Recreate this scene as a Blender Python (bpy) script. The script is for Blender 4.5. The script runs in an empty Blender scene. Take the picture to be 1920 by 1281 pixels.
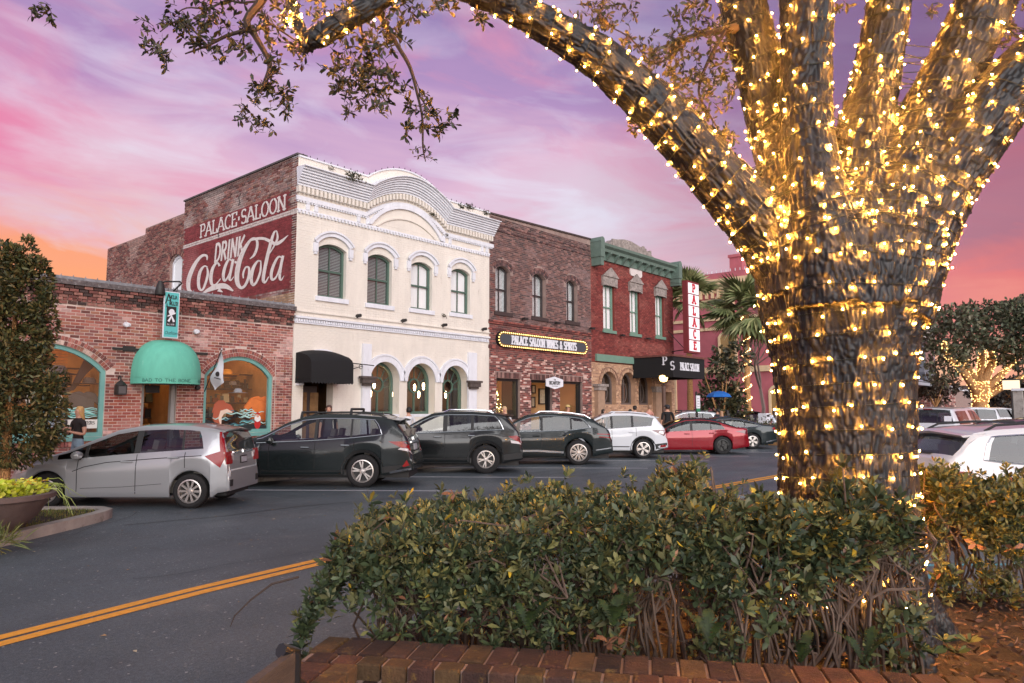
import bpy, bmesh, math, random
import numpy as np
from mathutils import Vector, Matrix, noise as mnoise
from mathutils.geometry import tessellate_polygon
from mathutils.bvhtree import BVHTree
SC = bpy.context.scene
COL = SC.collection
R = math.radians
random.seed(7); rng = np.random.default_rng(7)

# ---------------------------------------------------------------- camera, sky, sun, exposure
# world axes: +X runs down the street, +Y goes into the shops, Z up, the lens is at (0, 0, 1.77)
FPX, TH, PIT, EYE = 1348.0, R(41.2), math.atan(127 / 1348.0), 1.77
cd = bpy.data.cameras.new('camera'); cam = bpy.data.objects.new('camera', cd); COL.objects.link(cam)
cam.location = (0, 0, EYE); cam.rotation_euler = (R(90) + PIT, 0, TH - R(90))
cd.sensor_width = 36; cd.lens = FPX / 1920 * 36; cd.clip_start = .05; cd.clip_end = 2000
cd.dof.use_dof = True; cd.dof.focus_distance = 16; cd.dof.aperture_fstop = 14
SC.camera = cam
SC.view_settings.view_transform = 'Standard'; SC.view_settings.look = 'None'
SC.view_settings.exposure = .92; SC.view_settings.gamma = 1; SC.view_settings.use_curve_mapping = False
try:
    SC.cycles.use_denoising = True; SC.cycles.denoiser = 'OPENIMAGEDENOISE'
    SC.cycles.max_bounces = 6; SC.cycles.transparent_max_bounces = 12; SC.cycles.sample_clamp_indirect = 4
    SC.cycles.use_light_tree = True
except Exception: pass
SUN_DIR = Vector((-.46, -.86, .2)).normalized()
sd = bpy.data.lights.new('sun', 'SUN'); sd.energy = 2.4; sd.angle = R(70); sd.color = (1, 1, .985)
so = bpy.data.objects.new('sun', sd); COL.objects.link(so); so.rotation_euler = SUN_DIR.to_track_quat('Z', 'Y').to_euler()

def S(r, g, b):                                   # sRGB 0-255 -> linear
    f = lambda c: (c / 255 / 12.92) if c <= 10 else ((c / 255 + .055) / 1.055) ** 2.4
    return (f(r), f(g), f(b))
class NT:
    def __init__(s, tree): s.t = tree; s.n = tree.nodes; s.l = tree.links
    def N(s, typ, **kw):
        n = s.n.new(typ)
        for k, v in kw.items():
            if k.startswith('_'): setattr(n, k[1:], v)
            else:
                key = int(k[1:]) if k[0] == 'i' and k[1:].isdigit() else k.replace('__', ' ')
                if hasattr(v, 'is_linked') or hasattr(v, 'links'): s.l.new(v, n.inputs[key])
                else: n.inputs[key].default_value = v
        return n
    def math(s, op, a, b=0.0, c=None, clamp=False):
        n = s.n.new('ShaderNodeMath'); n.operation = op; n.use_clamp = clamp
        for i, v in enumerate((a, b) if c is None else (a, b, c)):
            if hasattr(v, 'links'): s.l.new(v, n.inputs[i])
            else: n.inputs[i].default_value = v
        return n.outputs[0]
    def mix(s, f, a, b, mode='MIX'):
        n = s.n.new('ShaderNodeMix'); n.data_type = 'RGBA'; n.blend_type = mode
        for i, v in ((0, f), (6, a), (7, b)):
            if hasattr(v, 'links'): s.l.new(v, n.inputs[i])
            else: n.inputs[i].default_value = v if i == 0 else (*v[:3], 1)
        return n.outputs[2]
    def ramp(s, f, stops, interp='LINEAR'):
        n = s.n.new('ShaderNodeValToRGB'); n.color_ramp.interpolation = interp
        e = n.color_ramp.elements
        while len(e) < len(stops): e.new(.5)
        for k, (p, c) in enumerate(stops):
            e[k].position = p; e[k].color = (*c[:3], 1) if hasattr(c, '__len__') else (c, c, c, 1)
        s.l.new(f, n.inputs[0]); return n.outputs[0]

def build_world():
    w = bpy.data.worlds.new('World'); SC.world = w; w.use_nodes = True
    t = NT(w.node_tree); t.n.clear()
    d = t.N('ShaderNodeTexCoord').outputs['Generated']
    sp = t.N('ShaderNodeSeparateXYZ', Vector=d)
    el = t.math('MULTIPLY', t.math('ARCSINE', sp.outputs[2]), 180 / math.pi)       # degrees up
    az = t.math('MULTIPLY', t.math('ARCTAN2', sp.outputs[0], sp.outputs[1]), 180 / math.pi)   # 0 = into the shops, 90 = down the street
    cv = t.N('ShaderNodeCombineXYZ', X=t.math('MULTIPLY', az, .036), Y=t.math('MULTIPLY_ADD', el, .115, t.math('MULTIPLY', az, .010)), Z=0.0).outputs[0]
    def nz(scale, det, dist, off, rough=.55):
        v = t.N('ShaderNodeVectorMath', _operation='ADD', i0=cv, i1=off).outputs[0]
        return t.N('ShaderNodeTexNoise', Vector=v, Scale=scale, Detail=det, Distortion=dist, Roughness=rough).outputs[0]
    n1, n2, n3 = nz(1.1, 5, .5, (3, 1, 0)), nz(1.5, 6, .8, (11, 5, 2)), nz(2.6, 7, .6, (1, 9, 4))
    e2 = t.math('MULTIPLY_ADD', t.math('SUBTRACT', n1, .5), 22.0, el)
    base = t.ramp(t.math('DIVIDE', e2, 90.0), [(0, S(246, 200, 178)), (.06, S(240, 208, 202)), (.13, S(222, 204, 218)), (.2, S(226, 182, 206)), (.26, S(182, 142, 190)),
                                               (.34, S(154, 126, 178)), (.44, S(176, 168, 182)), (.56, S(190, 190, 194)), (1, S(214, 218, 220))])
    pk = t.math('MULTIPLY', t.math('SMOOTHSTEP' if False else 'MULTIPLY_ADD', n2, 4.6, -2.25, clamp=True), t.ramp(t.math('DIVIDE', el, 90.0), [(0, .75), (.28, .8), (.4, .25), (.6, 0)]))
    c = t.mix(t.math('MULTIPLY', pk, .92), base, S(234, 146, 174))
    wh = t.math('MULTIPLY', t.math('MULTIPLY_ADD', n3, 4.0, -1.8, clamp=True), t.ramp(t.math('DIVIDE', el, 90.0), [(0, .6), (.19, .85), (.3, .3), (.45, 0)]))
    c = t.mix(wh, c, S(232, 226, 242))
    def lobe(a0, e0, wa, we, k=1.0):
        x = t.math('POWER', t.math('DIVIDE', t.math('SUBTRACT', az, a0), wa), 2.0)
        y = t.math('POWER', t.math('DIVIDE', t.math('SUBTRACT', el, e0), we), 2.0)
        return t.math('MULTIPLY', t.math('POWER', 2.718, t.math('MULTIPLY', t.math('ADD', x, y), -1.0)), k)
    st = t.math('MULTIPLY_ADD', n1, 3.4, -1.1, clamp=True)
    # azimuth of the view axis is 48.8 degrees: the orange glow lies 33 degrees to its left, the coral bank 32 degrees to its right
    c = t.mix(t.math('MULTIPLY', lobe(15, 8.5, 13, 5.5, 1.3), t.math('MULTIPLY_ADD', n3, 4.4, -1.35, clamp=True), 0.0), c, S(252, 154, 84))
    c = t.mix(t.math('MULTIPLY', lobe(12, 17, 13, 5), t.math('MULTIPLY_ADD', n2, 3.0, -1.0, clamp=True)), c, S(232, 120, 160))
    right = t.ramp(t.math('DIVIDE', t.math('SUBTRACT', az, 54.0), 40.0), [(0, 0.0), (.5, .85), (1, .95)])
    rcol = t.ramp(t.math('DIVIDE', t.math('MULTIPLY_ADD', t.math('SUBTRACT', n2, .5), 11.0, t.math('MULTIPLY_ADD', t.math('SUBTRACT', n3, .5), 9.0, el)), 45.0),
                  [(0, S(248, 180, 140)), (.12, S(240, 124, 104)), (.2, S(226, 92, 88)), (.27, S(168, 84, 108)), (.33, S(176, 84, 104)), (.42, S(134, 78, 114)), (.55, S(122, 82, 126)), (.75, S(136, 112, 154)), (1, S(156, 146, 166))])
    c = t.mix(right, c, rcol)
    sky = t.N('ShaderNodeTexSky', _sky_type='NISHITA', _sun_disc=False, _sun_elevation=math.asin(SUN_DIR.z), _sun_rotation=math.atan2(SUN_DIR.x, SUN_DIR.y))
    b1 = t.N('ShaderNodeBackground', Color=sky.outputs[0], Strength=.01)
    b2 = t.N('ShaderNodeBackground', Color=c, Strength=.51)
    t.N('ShaderNodeOutputWorld', Surface=t.N('ShaderNodeAddShader', i0=b1.outputs[0], i1=b2.outputs[0]).outputs[0])
build_world()

# ---------------------------------------------------------------- measuring: a point of the photograph on a plane of the place
_s, _c = math.sin(TH), math.cos(TH)
FH, RT, ZU = np.array([_c, _s, 0]), np.array([_s, -_c, 0]), np.array([0, 0, 1.])
UP, VW = math.cos(PIT) * ZU - math.sin(PIT) * FH, math.cos(PIT) * FH + math.sin(PIT) * ZU
CAMPOS = np.array([0, 0, EYE])
def ray(px, py): return RT * (px - 960) / FPX + UP * (640.5 - py) / FPX + VW
def onY(px, py, y): d = ray(px, py); return CAMPOS + d * (y / d[1])
def onX(px, py, x): d = ray(px, py); return CAMPOS + d * (x / d[0])
def onZ(px, py, z=0.): d = ray(px, py); return CAMPOS + d * ((z - EYE) / d[2])
def atD(px, py, t): d = ray(px, py); return CAMPOS + d * (t / (d @ FH))      # at t metres in front of the lens, measured on the ground
D = 19.5
def F(px, py, w=0.): p = onY(px, py, D - w); return float(p[0]), float(p[2])

# ---------------------------------------------------------------- mesh helpers
class MB:
    def __init__(s): s.v = []; s.f = []; s.c = []; s.m = []; s.cur = (1, 1, 1); s.mi = 0
    def face(s, idx): s.f.append(tuple(idx)); s.c.append(s.cur); s.m.append(s.mi)
    def add(s, vs, fs):
        o = len(s.v); s.v.extend([tuple(map(float, p)) for p in vs])
        for f in fs: s.face([o + i for i in f])
        return s
    def box(s, a, b, M=None):
        x0, y0, z0 = a; x1, y1, z1 = b
        vs = [(x0, y0, z0), (x1, y0, z0), (x1, y1, z0), (x0, y1, z0), (x0, y0, z1), (x1, y0, z1), (x1, y1, z1), (x0, y1, z1)]
        if M is not None: vs = [M @ Vector(p) for p in vs]
        return s.add(vs, [(0, 3, 2, 1), (4, 5, 6, 7), (0, 1, 5, 4), (1, 2, 6, 5), (2, 3, 7, 6), (3, 0, 4, 7)])
    def cbox(s, c, d, M=None): return s.box([c[i] - d[i] / 2 for i in range(3)], [c[i] + d[i] / 2 for i in range(3)], M)
    def prism(s, poly, f0, f1):                  # poly of (u,v); f0, f1 map (u,v) -> point
        n = len(poly); o = len(s.v)
        s.v.extend([tuple(map(float, f0(u, v))) for u, v in poly]); s.v.extend([tuple(map(float, f1(u, v))) for u, v in poly])
        for tr in tessellate_polygon([[Vector((u, v, 0)) for u, v in poly]]):
            s.face([o + i for i in tr]); s.face([o + n + i for i in reversed(tr)])
        for i in range(n): j = (i + 1) % n; s.face((o + i, o + j, o + n + j, o + n + i))
        return s
    def sheet(s, loops, f):                      # filled polygon with holes
        allp = [p for lp in loops for p in lp]; o = len(s.v)
        s.v.extend([tuple(map(float, f(u, v))) for u, v in allp])
        for tr in tessellate_polygon([[Vector((u, v, 0)) for u, v in lp] for lp in loops]): s.face([o + i for i in tr])
        return s
    def wall(s, loops, f0, f1, back=True):       # slab with real openings
        s.sheet(loops, f0)
        if back: s.sheet(loops, f1)
        for lp in loops:
            n = len(lp); o = len(s.v)
            s.v.extend([tuple(map(float, f0(u, v))) for u, v in lp]); s.v.extend([tuple(map(float, f1(u, v))) for u, v in lp])
            for i in range(n): j = (i + 1) % n; s.face((o + i, o + j, o + n + j, o + n + i))
        return s
    def tube(s, pts, rad, n=6, cap=True):
        pts = [Vector(p) for p in pts]; k = len(pts)
        if not hasattr(rad, '__len__'): rad = [rad] * k
        o = len(s.v); up = None
        for i, p in enumerate(pts):
            t = (pts[min(i + 1, k - 1)] - pts[max(i - 1, 0)])
            t = t.normalized() if t.length > 1e-9 else Vector((0, 0, 1))
            if up is None: up = t.orthogonal().normalized()
            up = up - t * up.dot(t)
            up = up.normalized() if up.length > 1e-6 else t.orthogonal().normalized()
            w = t.cross(up)
            for j in range(n):
                a = 2 * math.pi * j / n; s.v.append(tuple(p + (up * math.cos(a) + w * math.sin(a)) * rad[i]))
        for i in range(k - 1):
            for j in range(n):
                a, b = o + i * n + j, o + i * n + (j + 1) % n; s.face((a, b, b + n, a + n))
        if cap: s.face([o + j for j in reversed(range(n))]); s.face([o + (k - 1) * n + j for j in range(n)])
        return s
    def lathe(s, prof, c=(0, 0, 0), n=16, ax='z', M=None, a0=0., a1=2 * math.pi):
        o = len(s.v); full = abs(a1 - a0 - 2 * math.pi) < 1e-6; cols = n if full else n + 1
        for r, z in prof:
            for j in range(cols):
                a = a0 + (a1 - a0) * j / n; x, y = r * math.cos(a), r * math.sin(a)
                p = (x, y, z) if ax == 'z' else ((x, z, y) if ax == 'y' else (z, x, y))
                p = Vector(p) + Vector(c)
                s.v.append(tuple(M @ p if M is not None else p))
        for i in range(len(prof) - 1):
            for j in range(n):
                a = o + i * cols + j; b = o + i * cols + (j + 1) % cols; s.face((a, b, b + cols, a + cols))
        return s
    def ribbon(s, pts, w, f, th=0.):             # flat strip in the (u,v) plane along pts, width w (list or number)
        k = len(pts); w = w if hasattr(w, '__len__') else [w] * k; L = []; Rr = []
        for i in range(k):
            ax, ay = pts[max(i - 1, 0)]; bx, by = pts[min(i + 1, k - 1)]; dx, dy = bx - ax, by - ay; l = math.hypot(dx, dy) or 1
            nx, ny = -dy / l * w[i] / 2, dx / l * w[i] / 2
            L.append((pts[i][0] + nx, pts[i][1] + ny)); Rr.append((pts[i][0] - nx, pts[i][1] - ny))
        o = len(s.v); s.v.extend([tuple(map(float, f(*p))) for p in L]); s.v.extend([tuple(map(float, f(*p))) for p in Rr])
        for i in range(k - 1): s.face((o + i, o + i + 1, o + k + i + 1, o + k + i))
        return s
    def mesh(s, name):
        me = bpy.data.meshes.new(name); me.from_pydata(s.v, [], s.f)
        if any(c != (1, 1, 1) for c in s.c):
            a = me.attributes.new('Col', 'FLOAT_COLOR', 'FACE')
            a.data.foreach_set('color', np.array([(*c, 1) for c in s.c], dtype=np.float32).ravel())
        if any(s.m): me.polygons.foreach_set('material_index', np.array(s.m, dtype=np.int32))
        me.update(); return me
def np_mesh(name, V, Fc, cols=None):
    V = np.asarray(V, np.float32); Fc = np.asarray(Fc, np.int32); n, k = Fc.shape
    me = bpy.data.meshes.new(name); me.vertices.add(len(V)); me.vertices.foreach_set('co', V.ravel())
    me.loops.add(n * k); me.loops.foreach_set('vertex_index', Fc.ravel())
    me.polygons.add(n); me.polygons.foreach_set('loop_start', np.arange(n, dtype=np.int32) * k)
    me.update(calc_edges=True)
    if cols is not None:
        a = me.attributes.new('Col', 'FLOAT_COLOR', 'FACE'); cc = np.ones((n, 4), np.float32); cc[:, :3] = cols
        a.data.foreach_set('color', cc.ravel())
    return me
def smooth(me, ang=35):
    me.polygons.foreach_set('use_smooth', np.ones(len(me.polygons), dtype=bool))
    try: me.set_sharp_from_angle(angle=R(ang))
    except Exception: pass
    return me
def obj(name, geo, mats, parent=None, sm=0, kind=None, label=None):
    me = geo.mesh(name) if isinstance(geo, MB) else geo
    if not me.materials:
        for m in (mats if isinstance(mats, (list, tuple)) else [mats]): me.materials.append(m)
    if sm: smooth(me, sm)
    o = bpy.data.objects.new(name, me); COL.objects.link(o)
    if parent is not None:
        o.parent = parent
        if parent.type == 'EMPTY' and parent.get('fixed'): o.matrix_parent_inverse = Matrix.Translation(-parent.location)
    if kind: o['kind'] = kind
    if label: o['label'] = label
    return o
def tag(o, label, cat, group=None, kind=None):
    if label: o['label'] = label
    if cat: o['category'] = cat
    if group: o['group'] = group
    if kind: o['kind'] = kind
    return o
def thing(name, label, cat, loc=(0, 0, 0), group=None, fixed=True):
    o = bpy.data.objects.new(name, None); COL.objects.link(o); o.location = loc; o.empty_display_size = .2
    if fixed: o['fixed'] = 1
    return tag(o, label, cat, group)
def dup(root, loc, rz=0., label=None, scale=None):
    r = root.copy(); COL.objects.link(r); r.location = loc; r.rotation_euler = (0, 0, rz)
    if label: r['label'] = label
    if scale: r.scale = (scale,) * 3
    for ch in root.children:
        c = ch.copy(); COL.objects.link(c); c.parent = r
        for g in ch.children: d = g.copy(); COL.objects.link(d); d.parent = c
    return r
def structure(name, geo, m, sm=0): o = obj(name, geo, m, sm=sm); o['kind'] = 'structure'; return o

# ---------------------------------------------------------------- materials
def MAT(name, col=(.5, .5, .5), rough=.7, metal=0., var=0., vs=4., bump=0., bs=30., attr=False, spec=.5, coat=0., tint=None, emit=None, es=0., stretch=None, wear=None, wt=.55):
    m = bpy.data.materials.new(name); m.use_nodes = True; t = NT(m.node_tree); t.n.clear()
    co = t.N('ShaderNodeTexCoord').outputs['Object']
    if stretch: co = t.N('ShaderNodeMapping', Vector=co, Scale=stretch).outputs[0]
    base = t.N('ShaderNodeAttribute', _attribute_name='Col').outputs['Color'] if attr else None
    if base is None:
        rgb = t.N('ShaderNodeRGB'); rgb.outputs[0].default_value = (*col, 1); base = rgb.outputs[0]
    elif col != (.5, .5, .5): base = t.mix(1.0, base, col, 'MULTIPLY')
    if var:
        n = t.N('ShaderNodeTexNoise', Vector=co, Scale=vs, Detail=7.0, Roughness=.62).outputs[0]
        k = t.ramp(n, [(.25, 1 - var), (.5, 1.0), (.75, 1 + var)])
        base = t.mix(1.0, base, k, 'MULTIPLY')
    if wear:
        n = t.N('ShaderNodeTexNoise', Vector=co, Scale=vs * 1.7, Detail=9.0, Roughness=.7).outputs[0]
        base = t.mix(t.ramp(n, [(wt, 0.0), (wt + .12, .85)]), base, wear)
    b = t.N('ShaderNodeBsdfPrincipled', Base__Color=base, Roughness=rough, Metallic=metal)
    b.inputs['Specular IOR Level'].default_value = spec; b.inputs['Coat Weight'].default_value = coat; b.inputs['Coat Roughness'].default_value = .04
    if emit: b.inputs['Emission Color'].default_value = (*emit, 1); b.inputs['Emission Strength'].default_value = es
    if bump:
        n = t.N('ShaderNodeTexNoise', Vector=co, Scale=bs, Detail=6.0, Roughness=.65).outputs[0]
        t.l.new(t.N('ShaderNodeBump', Strength=bump, Distance=.02, Height=n).outputs[0], b.inputs['Normal'])
    t.N('ShaderNodeOutputMaterial', Surface=b.outputs[0]); return m
def GLASS(name, tint=(.97, .98, .98), rough=.03, refl=1.3):
    m = bpy.data.materials.new(name); m.use_nodes = True; t = NT(m.node_tree); t.n.clear()
    fr = t.math('MULTIPLY_ADD', t.N('ShaderNodeFresnel', IOR=t.math('MULTIPLY_ADD', t.N('ShaderNodeNewGeometry').outputs['Backfacing'], 1 / 1.5 - 1.5, 1.5)).outputs[0], refl, .03, clamp=True)
    mx = t.N('ShaderNodeMixShader', i0=fr, i1=t.N('ShaderNodeBsdfTransparent', Color=(*tint, 1)).outputs[0], i2=t.N('ShaderNodeBsdfGlossy', Color=(1, 1, 1, 1), Roughness=rough).outputs[0])
    t.N('ShaderNodeOutputMaterial', Surface=mx.outputs[0]); return m
def EMIT(name, col, st):
    m = bpy.data.materials.new(name); m.use_nodes = True; t = NT(m.node_tree); t.n.clear()
    t.N('ShaderNodeOutputMaterial', Surface=t.N('ShaderNodeEmission', Color=(*col, 1), Strength=st).outputs[0]); return m
m_brick = MAT('brick', attr=True, rough=.85, var=.35, vs=9, bump=.5, bs=60)
m_mortar = MAT('mortar', S(204, 184, 174), .95, var=.35, vs=3, bump=.4, bs=80)
m_mortar_dk = MAT('mortar_dark', S(150, 128, 120), .95, var=.3, vs=3, bump=.4, bs=80)
m_mortar_red = MAT('mortar_red', S(120, 52, 44), .95, var=.2, vs=3, bump=.3, bs=80)
m_cream = MAT('cream_paint', S(224, 217, 206), .6, var=.08, vs=1.6, bump=.15, bs=40, wear=S(188, 176, 160), wt=.6, stretch=(2, 2, .5))
m_white = MAT('white_paint', S(222, 224, 230), .55, var=.1, vs=3, bump=.1, bs=30, wear=S(168, 166, 166), wt=.62, stretch=(2, 2, .6))
m_teal = MAT('teal_paint', S(112, 166, 160), .5, var=.1, vs=3)
m_green = MAT('green_paint', S(76, 100, 88), .5, var=.08, vs=4)
m_greenlt = MAT('light_green_paint', S(110, 142, 126), .5, var=.1, vs=4)
m_dkbrown = MAT('dark_frame', S(52, 44, 44), .5, var=.15)
m_black = MAT('black_paint', (.012, .012, .013), .5)
m_iron = MAT('iron', (.02, .018, .017), .55, var=.2)
m_stone = MAT('stone', S(150, 140, 134), .9, var=.45, vs=5, bump=.8, bs=14)
m_concrete = MAT('concrete', S(160, 154, 147), .9, var=.3, vs=3, bump=.5, bs=45, wear=S(104, 96, 88), wt=.56)
m_coping = MAT('coping', S(130, 130, 134), .8, var=.5, vs=7, bump=.4, bs=40)
m_glass = GLASS('window_glass')
m_blind = MAT('blind', S(236, 242, 242), .6)
m_blinddk = MAT('blind_dark', S(142, 154, 152), .5)
m_curtain = MAT('curtain', S(240, 242, 242), .8, var=.1, stretch=(9, 9, .3))
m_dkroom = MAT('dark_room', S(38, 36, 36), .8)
m_warmroom = MAT('warm_room', S(176, 132, 84), .8, var=.3, vs=2)
m_bulbwarm = EMIT('warm_bulb', (1, .62, .22), 40)
m_lampwarm = EMIT('warm_lamp', (1, .70, .38), 14)
m_bark = None

# ---------------------------------------------------------------- ground, road, kerbs, markings
m_asphalt = bpy.data.materials.new('asphalt'); m_asphalt.use_nodes = True
def build_asphalt(m):
    t = NT(m.node_tree); t.n.clear(); co = t.N('ShaderNodeTexCoord').outputs['Object']
    big = t.N('ShaderNodeTexNoise', Vector=co, Scale=.45, Detail=6.0, Roughness=.6).outputs[0]
    grit = t.N('ShaderNodeTexNoise', Vector=co, Scale=95.0, Detail=3.0, Roughness=.8).outputs[0]
    spk = t.N('ShaderNodeTexVoronoi', Vector=co, Scale=60.0).outputs['Color']
    c = t.mix(t.ramp(big, [(.3, 0.0), (.7, 1.0)]), S(64, 72, 78), S(86, 95, 101))
    c = t.mix(1.0, c, t.ramp(grit, [(.3, .4), (.5, 1.0), (.72, 2.1)]), 'MULTIPLY')
    mid = t.N('ShaderNodeTexNoise', Vector=co, Scale=26.0, Detail=5.0, Roughness=.75).outputs[0]; c = t.mix(1.0, c, t.ramp(mid, [(.3, .6), (.5, 1.0), (.7, 1.5)]), 'MULTIPLY')
    c = t.mix(t.ramp(spk, [(.9, 0.0), (.95, .8)]), c, S(176, 174, 172))
    lanes = t.N('ShaderNodeTexNoise', Vector=t.N('ShaderNodeMapping', Vector=co, Scale=(.06, .8, 1)).outputs[0], Scale=1.0, Detail=3.0).outputs[0]
    oil = t.N('ShaderNodeTexNoise', Vector=co, Scale=1.3, Detail=8.0, Roughness=.7).outputs[0]; c = t.mix(t.ramp(oil, [(.58, 0.0), (.72, .55)]), c, S(46, 46, 48)); c = t.mix(t.ramp(oil, [(.28, .35), (.42, 0.0)]), c, S(120, 122, 122))
    rough = t.ramp(lanes, [(.35, .42), (.65, .62)])
    b = t.N('ShaderNodeBsdfPrincipled', Base__Color=c, Roughness=rough)
    t.l.new(t.N('ShaderNodeBump', Strength=.55, Distance=.012, Height=grit).outputs[0], b.inputs['Normal'])
    t.N('ShaderNodeOutputMaterial', Surface=b.outputs[0])
build_asphalt(m_asphalt)
m_ground = MAT('ground', S(92, 88, 84), .95, var=.2, vs=.3)
m_walk = MAT('sidewalk', S(160, 140, 128), .85, var=.2, vs=2, bump=.3, bs=50)
m_yel = MAT('yellow_line', S(228, 156, 46), .6, var=.2, vs=14, bump=.3, bs=90, wear=S(120, 92, 50), wt=.68)
m_wline = MAT('white_line', S(206, 206, 210), .6, var=.15, vs=10, bump=.3, bs=90, wear=S(110, 110, 114), wt=.66)
m_blue = MAT('blue_line', S(70, 150, 170), .6, var=.2, vs=10, wear=S(80, 84, 90), wt=.6)
z3 = lambda z: (lambda u, v: (u, v, z))
structure('ground', MB().add([(-900, -900, -.03), (1200, -900, -.03), (1200, 1200, -.03), (-900, 1200, -.03)], [(0, 1, 2, 3)]), m_ground)
structure('road', MB().add([(-60, -9, 0), (300, -9, 0), (300, 17.4, 0), (-60, 17.4, 0)], [(0, 1, 2, 3)]), m_asphalt)
structure('side_street', MB().add([(37.5, 17.4, 0), (52, 17.4, 0), (52, 120, 0), (37.5, 120, 0)], [(0, 1, 2, 3)]), m_asphalt)
KY = 16.4
structure('sidewalk', MB().box((-4, KY + .16, -.02), (36.6, D + .4, .15)), m_walk)
k = MB(); x = -4.0
while x < 36.6: k.box((x, KY, -.02), (min(x + 2.98, 36.6), KY + .15, .155)); x += 3.0
structure('kerb', k, m_concrete)
structure('far_sidewalk', MB().box((52.1, KY + .1, -.02), (200, D + 30, .15)), m_walk)
structure('far_kerb', MB().box((51.9, KY - .1, -.02), (200, KY + .09, .16)), m_concrete)
def strip(pts, w, mt, name, z=.004):
    return structure(name, MB().ribbon(pts, w, z3(z)), mt)
yl = [(-8, 3.9), (-2, 5.75), (1.73, 6.72), (3.4, 7.08), (5.02, 7.34), (8, 7.52), (12, 7.48), (30, 7.4), (120, 7.4)]
yv = lambda dy: [(x, y + dy) for x, y in yl]
strip(yv(-.09), .125, m_yel, 'yellow_line'); strip(yv(.09), .125, m_yel, 'yellow_line')
LD = Vector((-.625, .781, 0)).normalized()                       # parking bays lean away from the kerb
for px, py in ((640, 920), (900, 895), (1000, 877.5), (1170, 864), (1320, 855.5), (1380, 848.5)):
    p = onZ(px, py); s0 = (KY - p[1]) / LD.y; s1 = (11.35 - p[1]) / LD.y
    strip([(p[0] + LD.x * s0, p[1] + LD.y * s0), (p[0] + LD.x * s1, p[1] + LD.y * s1)], .1, m_wline, 'bay_line')
LN = Vector((.70, -.71, 0)).normalized()
for i in range(7):
    x0 = 8.0 + 4.1 * i
    strip([(x0, 3.4), (x0 + LN.x * 6.5, 3.4 + LN.y * 6.5)], .1, m_blue if i < 2 else m_wline, 'bay_line')
b = [onZ(*p) for p in ((1425, 1050), (1480, 1046), (1720, 1075), (1800, 1100))]
strip([tuple(b[0][:2]), tuple(b[1][:2])], .12, m_blue, 'blue_bay_line'); strip([tuple(b[2][:2]), tuple(b[3][:2])], .14, m_blue, 'blue_bay_line')
# tar seam and fallen leaves on the road
seam = [onZ(px, py) for px, py in ((232, 985), (420, 968), (560, 950), (700, 938), (800, 930))]
strip([tuple(p[:2]) for p in seam], .03, MAT('tar', (.012, .012, .013), .5), 'tar_seam')
m_crack = MAT('road_crack', S(44, 44, 48), .9)
for i in range(9):
    x, y = random.uniform(1, 16), random.uniform(3.4, 12); a = random.uniform(-.5, .9); P = []
    for k in range(14): P.append((x, y)); a += random.uniform(-.5, .5) * .6; x += math.cos(a) * .22; y += math.sin(a) * .22
    strip(P, [.004 + .006 * random.random() for _ in P], m_crack, 'road_crack', .003 + .0002 * i)
lv = MB()
for i in range(330):
    x, y = random.uniform(1, 24), random.uniform(4, 15.5); a = random.uniform(0, 6.28); s = random.uniform(.012, .03)
    lv.cur = random.choice((S(180, 140, 90), S(150, 110, 70), S(196, 180, 150), S(110, 80, 50)))
    lv.add([(x + math.cos(a) * s, y + math.sin(a) * s, .008), (x - math.sin(a) * s * .5, y + math.cos(a) * s * .5, .014), (x - math.cos(a) * s, y - math.sin(a) * s, .008), (x + math.sin(a) * s * .5, y - math.cos(a) * s * .5, .012)], [(0, 1, 2, 3)])
m_leaf = MAT('leaf', attr=True, rough=.55, spec=.4)
tag(obj('fallen_leaves', lv, m_leaf), 'small dry leaves scattered over the grey asphalt', 'leaves', kind='stuff')

# corner island with kerb, grass and soil
isl = [(-6, 5.6), (-1.5, 8.15), (1.2, 10.0), (2.79, 11.2), (3.9, 12.05), (4.45, 12.5), (4.72, 12.85), (4.72, 13.25), (4.45, 13.6), (4.0, 14.05), (3.3, 14.9), (2.3, 16.2), (2.15, KY - .02), (-6, KY - .02)]
def inset(poly, d):
    out = []
    n = len(poly)
    for i in range(n):
        p0, p1, p2 = Vector(poly[i - 1]), Vector(poly[i]), Vector(poly[(i + 1) % n])
        n1 = (p1 - p0).normalized(); n2 = (p2 - p1).normalized(); b = Vector((-n1.y - n2.y, n1.x + n2.x)); b.normalize()
        q = p1 + b * d / max(.5, b.dot(Vector((-n1.y, n1.x)))); out.append((q.x, q.y))
    return out
isl_in = inset(isl, .17)
kb = MB(); kb.wall([isl, isl_in], z3(.15), z3(-.02), back=False)
structure('island_kerb', kb, m_concrete, 40)
m_soil = MAT('soil', S(52, 42, 35), .95, var=.5, vs=5, bump=1., bs=30)
structure('island_soil', MB().sheet([isl_in], z3(.11)), m_soil)
def blades(n, region, z, h, cols, name, label, w=.006):
    V = []; C = []
    for x, y in region(n):
        a = rng.uniform(0, 6.28); hh = h * rng.uniform(.5, 1.2); lx, ly = rng.normal(0, .35, 2) * hh; c, s = math.cos(a) * w, math.sin(a) * w
        V += [(x - c, y - s, z), (x + c, y + s, z), (x + lx, y + ly, z + hh)]; C.append(cols[rng.integers(len(cols))])
    me = np_mesh(name, V, np.arange(len(V)).reshape(-1, 3), np.array(C)); return tag(obj(name, me, m_leaf), label, 'grass', kind='stuff')
def in_poly(x, y, poly):
    c = False; n = len(poly)
    for i in range(n):
        x1, y1 = poly[i]; x2, y2 = poly[i - 1]
        if (y1 > y) != (y2 > y) and x < (x2 - x1) * (y - y1) / (y2 - y1) + x1: c = not c
    return c
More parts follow.
